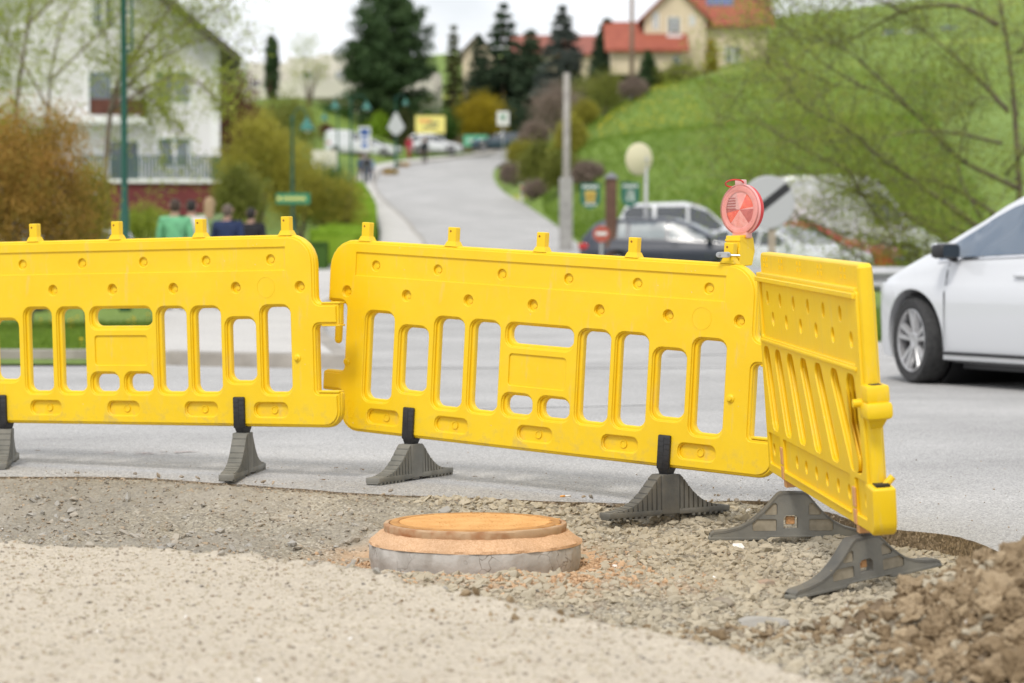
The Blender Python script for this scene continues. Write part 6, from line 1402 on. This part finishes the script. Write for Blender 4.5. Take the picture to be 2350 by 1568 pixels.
# shrubs right of the road
SH = [(1278, 196, 300, 135, 176, 'mauve', 'pale mauve brown bush highest on the right roadside bank'), (1226, 278, 335, 72, 168, 'mauve', 'greyish pink bush at the bend left of the concrete pole'),
      (1390, 163, 225, 90, 180, 'yellowgreen', 'olive round bush between two conifers on the ridge'), (1455, 180, 232, 70, 178, 'mauve', 'brownish twiggy bush left of the wooden pole'),
      (1340, 232, 300, 70, 168, 'olive', 'olive brown bush right of the upper concrete pole'), (1330, 175, 235, 80, 186, 'yellowgreen', 'green yellow shrub behind the pole top'),
      (1240, 330, 440, 92, 146, 'yellowgreen', 'round light green bush left of the pole foot'), (1195, 325, 385, 62, 160, 'olive', 'olive bush nearest the road bend'),
      (1290, 350, 450, 92, 140, 'yellowgreen', 'round light green bush directly behind the pole foot'), (1348, 374, 432, 76, 136, 'mauve', 'brown twiggy bush behind the left shield sign'),
      (1180, 375, 430, 74, 152, 'mauve', 'low grey plant on the right kerb of the bend'), (1235, 415, 462, 84, 132, 'mauve', 'low mauve plant at the kerb by the reflector post'), (1310, 280, 370, 70, 158, 'olive', 'tall olive bush hidden behind the concrete pole')]
def surf(vx, row, lo=70, hi=215):
    ds = np.arange(lo, hi, .5); xs_ = (vx - CX) / FV * ds; zr_ = np.array([at(vx, row, d).z for d in ds]); k = np.nonzero(TZ(xs_, ds) >= zr_)[0]; return float(ds[k[0]]) if len(k) else hi
for vx, a, b2, w, d, mt, lb in SH:
    d = min(d, surf(vx, b2) + .5)
    bush('roadside_shrub', vx, a, b2, w, d, LM[mt], lb, n=int(2600 + w * 28), leaf=.075, group='shrubs along the right roadside', clumps=90, shell=.6, depth=w * d / FV * .5)
# bright clipped hedge along the pavement
def hedge_box(name, pts, wdt, hgt, mat, label, n, leaf=.035):
    pts = catmull(pts, 6); c = pts[0]; root = empty(name, (c[0], c[1], tz(*c)), 0, label, 'hedge'); P = []; s = np.concatenate([[0], np.cumsum(np.linalg.norm(np.diff(pts, axis=0), axis=1))])
    t = rng.uniform(0, s[-1], n); x = np.interp(t, s, pts[:, 0]); y = np.interp(t, s, pts[:, 1]); k = np.clip(np.searchsorted(s, t) - 1, 0, len(pts) - 2); dv = pts[k + 1] - pts[k]; dv /= np.linalg.norm(dv, axis=1, keepdims=True)
    u = rng.uniform(-1, 1, n); f = rng.uniform(0, 1, n); side = rng.uniform(0, 1, n) < .5; u = np.where(side, np.sign(u) * (1 - .12 * rng.uniform(0, 1, n)), u); h = np.where(side, f, 1 - .1 * f) * hgt * (1 + .05 * np.sin(t * 1.3))
    X = x - dv[:, 1] * u * wdt / 2; Y = y + dv[:, 0] * u * wdt / 2; Z = TZ(X, Y) + h
    quads('foliage', np.column_stack([X, Y, Z]) - np.array(root.location), leaf * rng.uniform(.6, 1.4, n), mat, root, .6)
    mb = MB(); 
    for i in range(len(pts) - 1):
        a, b2 = pts[i], pts[i + 1]; t_ = (b2 - a) / np.linalg.norm(b2 - a); nr = np.array([-t_[1], t_[0]]) * wdt * .44; vs = []
        for q_ in (a, b2):
            z = tz(*q_)
            for sg in (-1, 1):
                for zz_ in (z, z + hgt * .93): vs.append(Vector((*(q_ + nr * sg), zz_)) - root.location)
        mb.add(vs, [(0, 1, 3, 2), (4, 6, 7, 5), (0, 4, 5, 1), (2, 3, 7, 6), (1, 5, 7, 3)])
    mb.build('twigs', mat, root, fix=True); return root
hedge_box('clipped_hedge', [gx(765, 78), gx(814, 95), gx(822, 110), gx(800, 128)], 1.5, .95, LM['hedge'], 'long bright green clipped hedge following the left pavement', 60000, .05)
hedge_box('clipped_hedge', [gx(728, 70), gx(728, 73.5)], .62, .80, LM['hedge_dark'], 'short dark green clipped hedge block at the near end of the bright one', 9000, .035)
rust = bush('rust_shrub', 60, 190, 600, 370, 31, LM['rust'], 'big rust orange leaved shrub at the left edge', n=42000, leaf=.020, clumps=300, spread=.12, shell=.1)
bush('rust_shrub', 205, 330, 570, 120, 33, LM['olive'], 'olive orange shrub right against the big rust coloured one', n=9000, leaf=.022, clumps=120, spread=.09, shell=.25)
bush('garden_shrub', 330, 470, 560, 130, 70, LM['spring'], 'light green bush growing before the maroon garage', n=2600, leaf=.05)
bush('garden_shrub', 20, 180, 330, 200, 52, LM['spring'], 'green shrub behind the top of the rust coloured one', n=7000, leaf=.04, clumps=110, spread=.16)

branch_tree('spring_tree', [
    [(20, 620, .14), (30, 320), (60, 40), (80, -120)], [(110, 620, .10), (105, 330), (125, 120), (190, -60)], [(235, 600, .13), (255, 250), (320, 110), (420, -10), (470, -90)],
    [(250, 260, .08), (300, 150), (360, 40), (400, -100)], [(255, 240, .08), (350, 150), (460, 95), (530, 110)], [(260, 250, .07), (380, 180), (450, 185), (500, 240)], [(110, 250, .07), (40, 120), (-20, 30)],
    [(120, 180, .06), (200, 100), (270, 30), (330, -40)], [(300, 150, .05), (420, 60), (520, 10), (560, -40)], [(60, 60, .06), (140, -20), (220, -80)], [(-20, 500, .1), (-30, 250), (20, 60)], [(280, 190, .05), (360, 240), (410, 320), (430, 380)]],
    48, 1.8, LM['spring'], M['bark_grey'], 'tall spring tree with thin bare limbs and fresh leaves at the upper left', twigs=18, leaves=17000, leaf=.036, r0=.1, jitter=.15)
branch_tree('spring_tree', [
    [(2350, 760, .15), (2340, 430), (2325, 180), (2300, 20), (2290, -100)], [(2335, 430, .09), (2200, 360), (2090, 250), (1990, 200), (1900, 190)], [(2315, 260, .09), (2230, 170), (2140, 95), (2090, 50)],
    [(2295, 60, .10), (2200, 15), (2080, 25), (1960, 85), (1880, 120)], [(2290, 560, .10), (2180, 470), (2050, 380), (1950, 300), (1850, 250)], [(2270, 620, .09), (2080, 490), (1880, 410), (1720, 330)], [(2300, 500, .07), (2150, 415), (2010, 420), (1880, 470)],
    [(2120, 640, .07), (2000, 480), (1930, 360), (1880, 260)], [(2200, 640, .07), (2050, 560), (1900, 520), (1750, 470)], [(2050, 640, .06), (1900, 540), (1760, 440), (1640, 400)], [(2340, 120, .10), (2400, 20), (2450, -60)],
    [(2300, 330, .06), (2150, 300), (2010, 320), (1900, 360)], [(2100, 260, .05), (1960, 130), (1850, 80), (1760, 60)], [(1990, 205, .05), (1870, 130), (1780, 40), (1740, -40)], [(1900, 190, .04), (1800, 150), (1730, 160), (1700, 230)],
    [(2310, 400, .06), (2380, 300), (2420, 180)], [(2080, 30, .05), (1980, -20), (1880, -60)], [(1850, 250, .035), (1780, 170), (1740, 100)], [(2250, 500, .05), (2200, 380), (2230, 250), (2200, 120)], [(2000, 420, .04), (1860, 350), (1740, 290), (1640, 280)],
    [(2280, 640, .07), (2160, 590), (2040, 560), (1900, 590)], [(2330, 560, .06), (2230, 540), (2130, 500), (2050, 520)]],
    40, 2.6, LM['spring2'], M['bark'], 'wide branching tree with small fresh leaves over the parked cars at the right', twigs=26, leaves=70000, leaf=.022, r0=.062, twig_len=1.05, jitter=.22)

# grass on the verge and meadow near the junction: one stuff object
def blades(name, n, fx, label, s0, s1, mat=LM['grass']):
    x, y = fx(n); z = TZ(x, y); n = len(x); P = np.column_stack([x, y, z]); h = rng.uniform(s0, s1, n); a = rng.uniform(0, 6.28, n); w = h * .10; lean = rng.normal(0, .35, (n, 2)) * h[:, None]
    dx = np.column_stack([np.cos(a), np.sin(a)]) * w[:, None]
    V = np.stack([P + np.column_stack([dx, 0 * h]), P - np.column_stack([dx, 0 * h]), P + np.column_stack([lean * .4, h * .6]) - np.column_stack([dx, 0 * h]) * .6, P + np.column_stack([lean, h])], 1).reshape(-1, 3)
    o = link(name, np_mesh(name, V, np.arange(n * 4).reshape(n, 4)), mat); return tag(o, label, 'grass', kind='stuff')
def f1(n):
    y = rng.uniform(28, 36, n); x = rng.uniform(3.0, 12, n); return x, y
def f2(n):
    y = rng.uniform(23.2, 34, n); x = rng.uniform(-9.5, -3.2, n); k = x < np.interp(y, SWL[:, 1], SWL[:, 0]) - .05; return x[k], y[k]
def f3(n):
    y = 60 + 100 * rng.uniform(0, 1, n) ** 1.3; x = np.interp(y, REc[:90, 1], REc[:90, 0]) + .2 + rng.uniform(0, 1, n) ** 1.3 * y * .16; return x, y
blades('verge_grass', 60000, f1, 'rough grass under the guardrail behind the white saloon', .05, .22)
blades('corner_grass', 50000, f2, 'lawn on the kerbed corner behind the left barrier', .03, .10)
blades('meadow_grass', 90000, f3, 'long grass of the green hillside right of the road', .10, .32)
dn = MB(); 
for f_, n_ in ((f1, 34), (f2, 36)):
    x, y = f_(n_)
    for a, b2 in zip(x, y): z = tz(a, b2); hgt = .10 + .12 * random.random(); dn.lathe([(.001, hgt - .006), (.022, hgt), (.020, hgt + .012), (.001, hgt + .014)], 7, T(a, b2, z)); dn.tube([(a, b2, z), (a, b2, z + hgt)], .003, 3)
tag(dn.build('dandelions', pmat('dandelion_yellow', (.75, .52, .02), .7)), 'yellow dandelions dotted in the verge and corner grass', 'flowers', kind='stuff')
x = rng.uniform(-1, 1, 900); y = rng.uniform(0, 1, 900); fx = (1440 + 60 * x + 90 * y - CX) / FV; P = []
for i in range(900):
    vx = 1440 + 70 * x[i] + 170 * y[i] ** 2; d = 160 - 25 * y[i] + 6 * x[i]; X_ = (vx - CX) / FV * d; P.append((X_, d, tz(X_, d) + .12))
tag(quads('meadow_flowers', P, .09, pmat('meadow_yellow', (.60, .50, .03), .7)), 'yellow flowers scattered on the crest of the green hillside', 'flowers', kind='stuff')

# ------------------------------------------------------------------ guardrail
gA, gB = Vector((2.55, 30.6)), Vector((13.5, 31.4)); gd = (gB - gA).normalized(); gr = empty('guardrail', (gA.x, gA.y, 0), 0, 'grey steel guardrail along the far side of the crossing road', 'guardrail')
zt_ = .83; wp = [(.0, .0), (.03, -.02), (.06, -.085), (.10, -.085), (.13, -.02), (.155, .0), (.18, -.02), (.21, -.085), (.25, -.085), (.28, -.02), (.31, .0)]
mb = MB(); L_ = (gB - gA).length; k = len(wp); prof2 = [(dy, zt_ - z) for z, dy in wp]; vs = []
for s_ in (0, L_ / 2, L_):
    for dy, z in prof2: vs.append((gd.x * s_ - gd.y * dy, gd.y * s_ + gd.x * dy, z))
mb.add(vs, [(i * k + j, i * k + j + 1, (i + 1) * k + j + 1, (i + 1) * k + j) for i in range(2) for j in range(k - 1)]); o = mb.build('rail', M['zinc'], gr, True, fix=False)
m_ = o.modifiers.new('s', 'SOLIDIFY'); m_.thickness = .006
for i in range(6):
    s_ = .4 + i * 2.0; mb = MB(); c_ = gd * s_; mb.box(c_.x - .03, c_.x + .03, c_.y + .02, c_.y + .12, -.05, zt_ - .04); mb.build('post', M['zinc'], gr)
    if i in (1, 2, 3): mb = MB(); mb.box(c_.x - .025 + .8, c_.x + .025 + .8, c_.y - .10, c_.y - .02, zt_ - .19, zt_ - .12); mb.build('reflector', pmat('red_reflector', (.4, .02, .03), .3), gr)

# ------------------------------------------------------------------ poles, signs, lamps
def world_root(name, vx, d, label, cat, group=None, z=None):
    x, y, z0 = G(vx, d); return empty(name, (x, y, z0 if z is None else z), 0, label, cat, group)
def hgt(root, vy): return at(0, vy, root.location.y).z - root.location.z
# concrete utility pole
r = world_root('utility_pole', 1300, 92, 'weathered concrete utility pole on the right roadside', 'utility pole'); Ht = hgt(r, 168)
mb = MB(); mb.tube([(0, 0, -.2), (0, 0, Ht * .45), (.0, 0, Ht)], [.165, .145, .12], 8); mb.build('pole', pmat('weathered_concrete', (.27, .25, .23), .9, c2=(.36, .34, .31), scale=3), r, True)
mb = MB(); mb.box(-.27, .22, -.2, .2, -.2, hgt(r, 408), b=.03); mb.build('footing', M['concrete'], r)
r = world_root('utility_pole', 1449, 160, 'thin brown wooden pole on the hill crest', 'utility pole'); mb = MB(); mb.tube([(0, 0, .5), (0, 0, hgt(r, -40))], [.15, .11], 8); mb.build('pole', pmat('old_wood', (.17, .11, .08), .9, c2=(.24, .17, .13), scale=6), r, True)
mb = MB(); mb.box(-.2, .2, -.18, .18, -.3, hgt(r, 196), b=.02); mb.build('footing', M['concrete'], r)
# green lamp posts
def lamp_post(vx, d, vtop, arms, label, rad=.055, z=None, group='green lamp posts'):
    r = world_root('street_lamp', vx, d, label, 'street lamp', group); H = hgt(r, vtop); mb = MB()
    mb.lathe([(rad * 1.9, 0), (rad * 1.9, .12), (rad * 1.45, .18), (rad * 1.35, H * .30), (rad * 1.1, H * .32), (rad, H * .34), (rad * .8, H - .1), (rad * 1.3, H - .06), (rad * .5, H)], 14); mb.build('post', M['green_paint'], r, True)
    for sx, zo, ln in arms:
        mb = MB(); pts = [(0, 0, H - zo), (sx * ln * .3, 0, H - zo + .28), (sx * ln * .75, 0, H - zo + .30), (sx * ln, 0, H - zo + .05)]; mb.tube([Vector(c) for c in catmull(pts, 5)], rad * .35, 6)
        a_ = mb.build('arm', M['green_paint'], r, True); mb = MB(); zc = H - zo + .05
        mb.lathe([(.03, 0), (.05, -.08), (.10, -.14), (.20, -.34), (.26, -.40), (.25, -.41)], 16, T(sx * ln, 0, zc)); mb.build('lamp_shade', pmat('shade_green', (.02, .15, .12), .4), r, True)
        mb = MB(); mb.lathe([(.001, -.50), (.08, -.47), (.12, -.40), (.12, -.36)], 12, T(sx * ln, 0, zc)); mb.build('globe', pmat('milky_globe', (.5, .55, .5), .3), r, True)
    return r
r = lamp_post(287, 40, -60, [], 'tall dark green lamp post in front of the white house')
H_ = hgt(r, 105); mb = MB(); w_ = .13
mb.box(.02, w_ + .02, -.02, .02, H_, H_ + .025); mb.box(w_ - .01, w_ + .02, -.02, .02, H_ - .06, hgt(r, -60)); mb.box(.02, w_, -.02, .02, hgt(r, 30), hgt(r, 30) + .025); mb.box(.01, .10, -.02, .02, hgt(r, 105) - .09, hgt(r, 105) - .06)
mb.tube([(.0, 0, H_ - .05), (.07, 0, H_ - .11), (.14, 0, H_ - .05)], .012, 6); mb.build('bracket', M['green_paint'], r)
lamp_post(672, 76, 268, [(1, .05, .45)], 'green lamp post carrying the green direction sign', .05)
lamp_post(806, 118, 232, [(-1, .0, .75), (1, .05, .75)], 'green twin armed lamp post beside the pavement hedge', .055)
lamp_post(776, 150, 262, [(-1, .0, .8)], 'small distant green lamp post left of the white minivan', .055)
lamp_post(909, 178, 222, [(1, .2, .7)], 'distant green post carrying the triangular sign', .07)
def signboard(name, vx0, vx1, vy0, vy1, d, mat, label, cat='sign', border=None, posts=(), marks=(), poly=None, back=False):
    x0, x1 = (vx0 - CX) / FV * d, (vx1 - CX) / FV * d; z0, z1 = at(0, vy1, d).z, at(0, vy0, d).z; cx_ = (x0 + x1) / 2; r = empty(name, (cx_, d, z0 if not posts else tz(cx_, d)), 0, label, cat); zo = r.location.z
    mb = MB(); hw_, hh_ = (x1 - x0) / 2, (z1 - z0) / 2; zc = (z0 + z1) / 2 - zo
    P = [(hw_ * a, zc + hh_ * b2) for a, b2 in (poly or [(-1, -1), (1, -1), (1, 1), (-1, 1)])]; mb.prism(P, -.02, .02); mb.build('board', mat, r)
    if border: mb = MB(); Q = [(p[0] * .88, zc + (p[1] - zc) * .86) for p in P]; mb.prism(Q, -.026, -.021); mb.build('face', border, r)
    for xa, za, xb, zb_, mt in marks: mb = MB(); mb.box(xa * hw_, xb * hw_, -.033, -.027, zc + za * hh_, zc + zb_ * hh_); mb.build('lettering', mt, r)
    for px in posts: mb = MB(); mb.tube([(px * hw_, .05, -.1), (px * hw_, .05, zc + hh_ * .6)], .035, 8); mb.build('post', M['zinc'], r, True)
    return r
YL = pmat('banner_yellow', (.86, .76, .22), .6); RD = pmat('banner_red', (.7, .14, .06), .6); GN = pmat('banner_green', (.10, .42, .24), .6); WH_ = pmat('sign_white', (.72, .72, .70), .6); BLK = pmat('sign_dark', (.12, .12, .10), .6); SG = pmat('sign_green', (.02, .22, .12), .5); BLU = pmat('sign_blue', (.05, .13, .40), .5)
yl = [(-.75 + .17 * i, .25, -.75 + .17 * i + .11, .62, RD) for i in range(5)] + [(-.1 + .17 * i, .05, .02 + .17 * i, .38, BLK) for i in range(4)] + [(-.45 + .16 * i, -.45, -.34 + .16 * i, -.12, BLK) for i in range(6)]
signboard('banner', 954, 1022, 266, 306, 206.5, YL, 'yellow banner with red and dark lettering above the white off-road car', 'banner', posts=(-.9, .9), marks=yl)
signboard('banner', 1064, 1120, 310, 336, 206.8, GN, 'green banner with pale lettering left of the dark teal car', 'banner', posts=(-.9, .9), marks=[(-.7 + .22 * i, -.2, -.55 + .22 * i, .3, WH_) for i in range(3)] + [(0, -.4, .25, .4, BLU), (.4, -.2, .55, .3, WH_), (.62, -.2, .78, .3, WH_)])
signboard('direction_sign', 635, 712, 444, 468, 75.6, SG, 'green direction sign with yellow lettering on the lamp post', posts=(), marks=[(-.93, -.3, -.72, .35, YL)] + [(-.6 + .125 * i, -.3, -.515 + .125 * i, .30, YL) for i in range(11)])
signboard('parking_sign', 824, 851, 291, 348, 170, WH_, 'blue and white parking sign in front of the white hatchback', posts=(0,), marks=[(-.75, .25, .75, .85, BLU), (-.2, .35, .2, .75, WH_), (-.6, -.15, .6, .1, BLU), (-.6, -.7, .6, -.35, BLU)])
signboard('triangular_sign', 889, 930, 258, 310, 177.6, pmat('sign_back_grey', (.46, .48, .48), .5), 'grey back of a diamond shaped road sign on the distant green post', poly=[(-1, -.35), (-.25, -1), (.25, -1), (1, -.35), (.12, 1), (-.12, 1)])
signboard('square_sign', 1141, 1168, 256, 288, 176, WH_, 'small square white sign with green emblem at the road bend', posts=(0,), marks=[(-.4, -.1, .4, .55, pmat('emblem_green', (.05, .22, .12), .6)), (-.15, -.6, .15, -.1, BLK)])
# tourist shields hung on both sides of a brown post
r = world_root('wooden_post', 1402, 60, 'thick brown wooden post with grey cap between the two shields', 'post'); H_ = hgt(r, 410)
mb = MB(); mb.box(-.135, .135, -.13, .13, -.1, H_, b=.015); mb.build('post', pmat('brown_post', (.10, .05, .035), .85, c2=(.15, .08, .055), scale=5), r)
mb = MB(); mb.add([(-.17, -.17, H_), (.17, -.17, H_), (.17, .17, H_), (-.17, .17, H_), (-.15, -.15, H_ + .05), (.15, -.15, H_ + .05), (.15, .15, H_ + .05), (-.15, .15, H_ + .05), (0, 0, H_ + .16)], [(3, 2, 1, 0), (0, 1, 5, 4), (1, 2, 6, 5), (2, 3, 7, 6), (3, 0, 4, 7), (4, 5, 8), (5, 6, 8), (6, 7, 8), (7, 4, 8)]); mb.build('cap', pmat('cap_zinc', (.17, .17, .19), .6), r)
shp = [(-1, 1), (-1, -.35), (-.78, -.72), (-.3, -.93), (0, -1), (.3, -.93), (.78, -.72), (1, -.35), (1, 1)][::-1]
SHG = pmat('shield_green', (.02, .13, .09), .5); GO = pmat('shield_gold', (.55, .38, .08), .5); SI = pmat('shield_silver', (.40, .48, .44), .5)
crest = [(-.55, -.05, .55, .40, GO), (-.45, -.5, -.1, .0, GO), (.1, -.5, .45, .0, GO), (-.15, -.35, .15, .1, GO)]
word = lambda z: [(-.78 + .27 * i, z, -.60 + .27 * i, z + .22, WH_) for i in range(6)]
signboard('shield_sign', 1332, 1377, 421, 480, 60, SHG, 'green shield sign with white lettering and golden crest left of the brown post', poly=shp, marks=word(.62) + crest + [(-.6 + .26 * i, -.72, -.44 + .26 * i, -.55, WH_) for i in range(5)])
signboard('shield_sign', 1425, 1467, 419, 476, 60, SHG, 'green shield sign with silver crest right of the brown post', poly=shp, marks=word(.60) + [(-.35, -.1, .4, .35, SI), (-.45, -.5, -.1, .1, SI), (.1, -.55, .45, -.1, SI), (-.1, .2, .25, .45, SI)])
for c_ in list(sc.objects):
    if c_.name.startswith('shield_sign'):
        x_ = c_.location.x; s_ = 1 if x_ < hx(1402, 60) else -1; mb = MB(); mb.tube([(0, .03, .62), (s_ * .62, .03, .62)], .012, 6); mb.build('hanger', M['dark_trim'], c_, True)
# traffic mirror seen from behind
r = world_root('traffic_mirror', 1482, 62, 'cream back of a round traffic mirror on a grey post', 'traffic mirror'); zc = hgt(r, 366)
mb = MB(); mb.tube([(0, 0, -.1), (0, 0, zc + .05)], .045, 10); mb.build('post', M['zinc'], r, True)
mb = MB(); Mm = T(-.17, -.12, zc, rz=R(34)) @ Matrix.Rotation(R(93), 4, 'X'); mb.lathe([(.001, .075), (.12, .07), (.30, .035), (.385, .008), (.405, .0), (.405, -.03), (.36, -.02), (.001, .02)], 36, Mm); mb.build('mirror_dish', pmat('cream_plastic', (.72, .66, .45), .4), r, True)
mb = MB(); mb.box(-.10, .04, -.10, .0, zc - .06, zc + .06); mb.build('bracket', M['zinc'], r)
# grey round sign with black diagonal
d_ = 32.5; r = empty('round_sign', ((1772 - CX) / FV * d_, d_, 0), 0, 'grey round road sign with a black diagonal bar on a wooden post', 'road sign'); c_ = Vector(at(1762, 465, d_)) - r.location; rad_ = 61.5 * d_ / FV
mb = MB(); Mm = Matrix.Translation(c_) @ Matrix.Rotation(R(90), 4, 'X'); mb.lathe([(.001, -.012), (rad_ * .97, -.012), (rad_, 0), (rad_ * .97, .006), (.001, .006)], 48, Mm); mb.build('disc', pmat('sign_grey', (.44, .45, .45), .5), r)
a_ = R(38.5); w2 = .055; l2 = rad_ * .985; ux, uz = math.cos(a_), math.sin(a_)
mb = MB(); mb.add([(c_.x + s1 * l2 * ux - s2 * w2 * uz, c_.y - .009, c_.z + s1 * l2 * uz + s2 * w2 * ux) for s1, s2 in ((-1, -1), (1, -1), (1, 1), (-1, 1))], [(0, 1, 2, 3)]); mb.build('bar', BLK if 0 else M['dark_trim'], r)
mb = MB(); mb.box(-.045, .045, .02, .10, -.1, c_.z); mb.build('post', pmat('pale_wood', (.34, .29, .22), .9, c2=(.42, .36, .28), scale=8), r)
# red round sign with white bar
d_ = 46; r = world_root('no_entry_sign', 1380, d_, 'small red round sign with white bar left of the dark blue estate car', 'road sign'); zc = hgt(r, 537)
mb = MB(); mb.lathe([(.001, -.01), (.155, -.01), (.155, .01), (.001, .01)], 32, T(0, 0, zc, rx=R(90))); mb.build('disc', pmat('sign_red', (.42, .09, .06), .6), r)
mb = MB(); mb.box(-.10, .10, -.018, -.012, zc - .025, zc + .035); mb.build('bar', WH_, r); mb = MB(); mb.tube([(0, .03, -.1), (0, .03, zc)], .025, 8); mb.build('post', M['zinc'], r)
# roadside reflector posts
for vx, vb, d, lb in ((1197, 462, 128, 'white reflector post at the right kerb of the bend'), (803, 428, 108, 'short white marker post before the left hedge')):
    r = world_root('reflector_post', vx, d, lb, 'reflector post', 'white posts by the road'); mb = MB(); mb.box(-.07, .07, -.05, .05, -.1, .85, b=.02); mb.build('post', WH_, r); mb = MB(); mb.box(-.072, .072, -.056, -.05, .60, .74); mb.build('reflector', RD, r)
# banner flag left
d_ = 36; r = world_root('banner_flag', 212, d_, 'narrow white and pale blue banner flag leaning beside the rust coloured shrub', 'flag')
zt1 = hgt(r, 425); mb = MB(); mb.tube([(.06, 0, -.1), (.03, 0, zt1 * .5), (-.05, 0, zt1)], .012, 6); mb.build('mast', M['zinc'], r)
P = rounded([(-.14, hgt(r, 505), .03), (.12, hgt(r, 515), .03), (.10, hgt(r, 450), .08), (-.02, zt1, .05), (-.12, hgt(r, 455), .08)], 4); mb = MB(); mb.prism(P, -.008, .008); mb.build('cloth', pmat('flag_cloth', (.62, .64, .70), .7, c2=(.35, .42, .58), scale=5), r)
mb = MB(); mb.prism([(-.02, hgt(r, 560)), (.13, hgt(r, 560)), (.07, hgt(r, 490)), (-.06, hgt(r, 498))], -.016, .016); mb.build('red_base', pmat('flag_red', (.45, .07, .05), .7), r)
# dry stone retaining wall, low fence and flower bed on the hilltop
mb = MB()
for i in range(60):
    v0 = 1010 + i * 2.6 + random.uniform(-1, 1); 
    for j in range(3): d = 215; x0_, x1_ = hx(v0, d), hx(v0 + 2.5, d); z0_ = tz(x0_, d) + j * .42; mb.box(x0_, x1_, d + random.uniform(-.06, .06), d + .6, z0_, z0_ + .40, b=.0)
c_ = G(1080, 215); o = mb.build('retaining_wall', pmat('tan_stone', (.36, .27, .19), .9, c2=(.26, .20, .15), scale=1.5)); tag(o, 'low tan stone retaining wall behind the hilltop cars', 'wall')
for vx, d, c_, lb, mt in ((962, 176, 0, 'orange and yellow flower bed left of the black dressed person', (.50, .30, .05)), (905, 168, 0, 'low flower bed with red blossoms by the far pavement', (.40, .22, .06))):
    X_ = rng.uniform(vx - 24, vx + 8, 500); P = [((v - CX) / FV * d, d + rng.uniform(-.6, .6), 0) for v in X_]; P = [(p[0], p[1], tz(p[0], p[1]) + rng.uniform(.02, .3)) for p in P]
    if vx == 962: P = [(p[0] - 1.2, p[1] + 6, p[2] + .4) for p in P]
    o = quads('flower_bed', P, .08, leaf_mat('blossoms', (.10, .16, .03), (.45, .30, .04), (.55, .12, .04), .1, 2)); tag(o, lb, 'flower bed', kind='stuff')
# small garden path and white garden walls on the left slope
A = catmull([gx(668, 64), gx(690, 72), gx(700, 78), gx(676, 84), gx(690, 92)], 6); strip('garden_path', A - np.array([.28, 0]), A + np.array([.28, 0]), 1, M['pave'], .06)
mb = MB(); x0_, x1_ = hx(716, 172), hx(775, 172); zq = tz(x0_, 172); mb.box(x0_, x1_, 172, 172.4, zq - .5, zq + 1.2); tag(mb.build('garden_wall', M['pale_cream']), 'low pale garden wall left of the white minivan', 'wall')
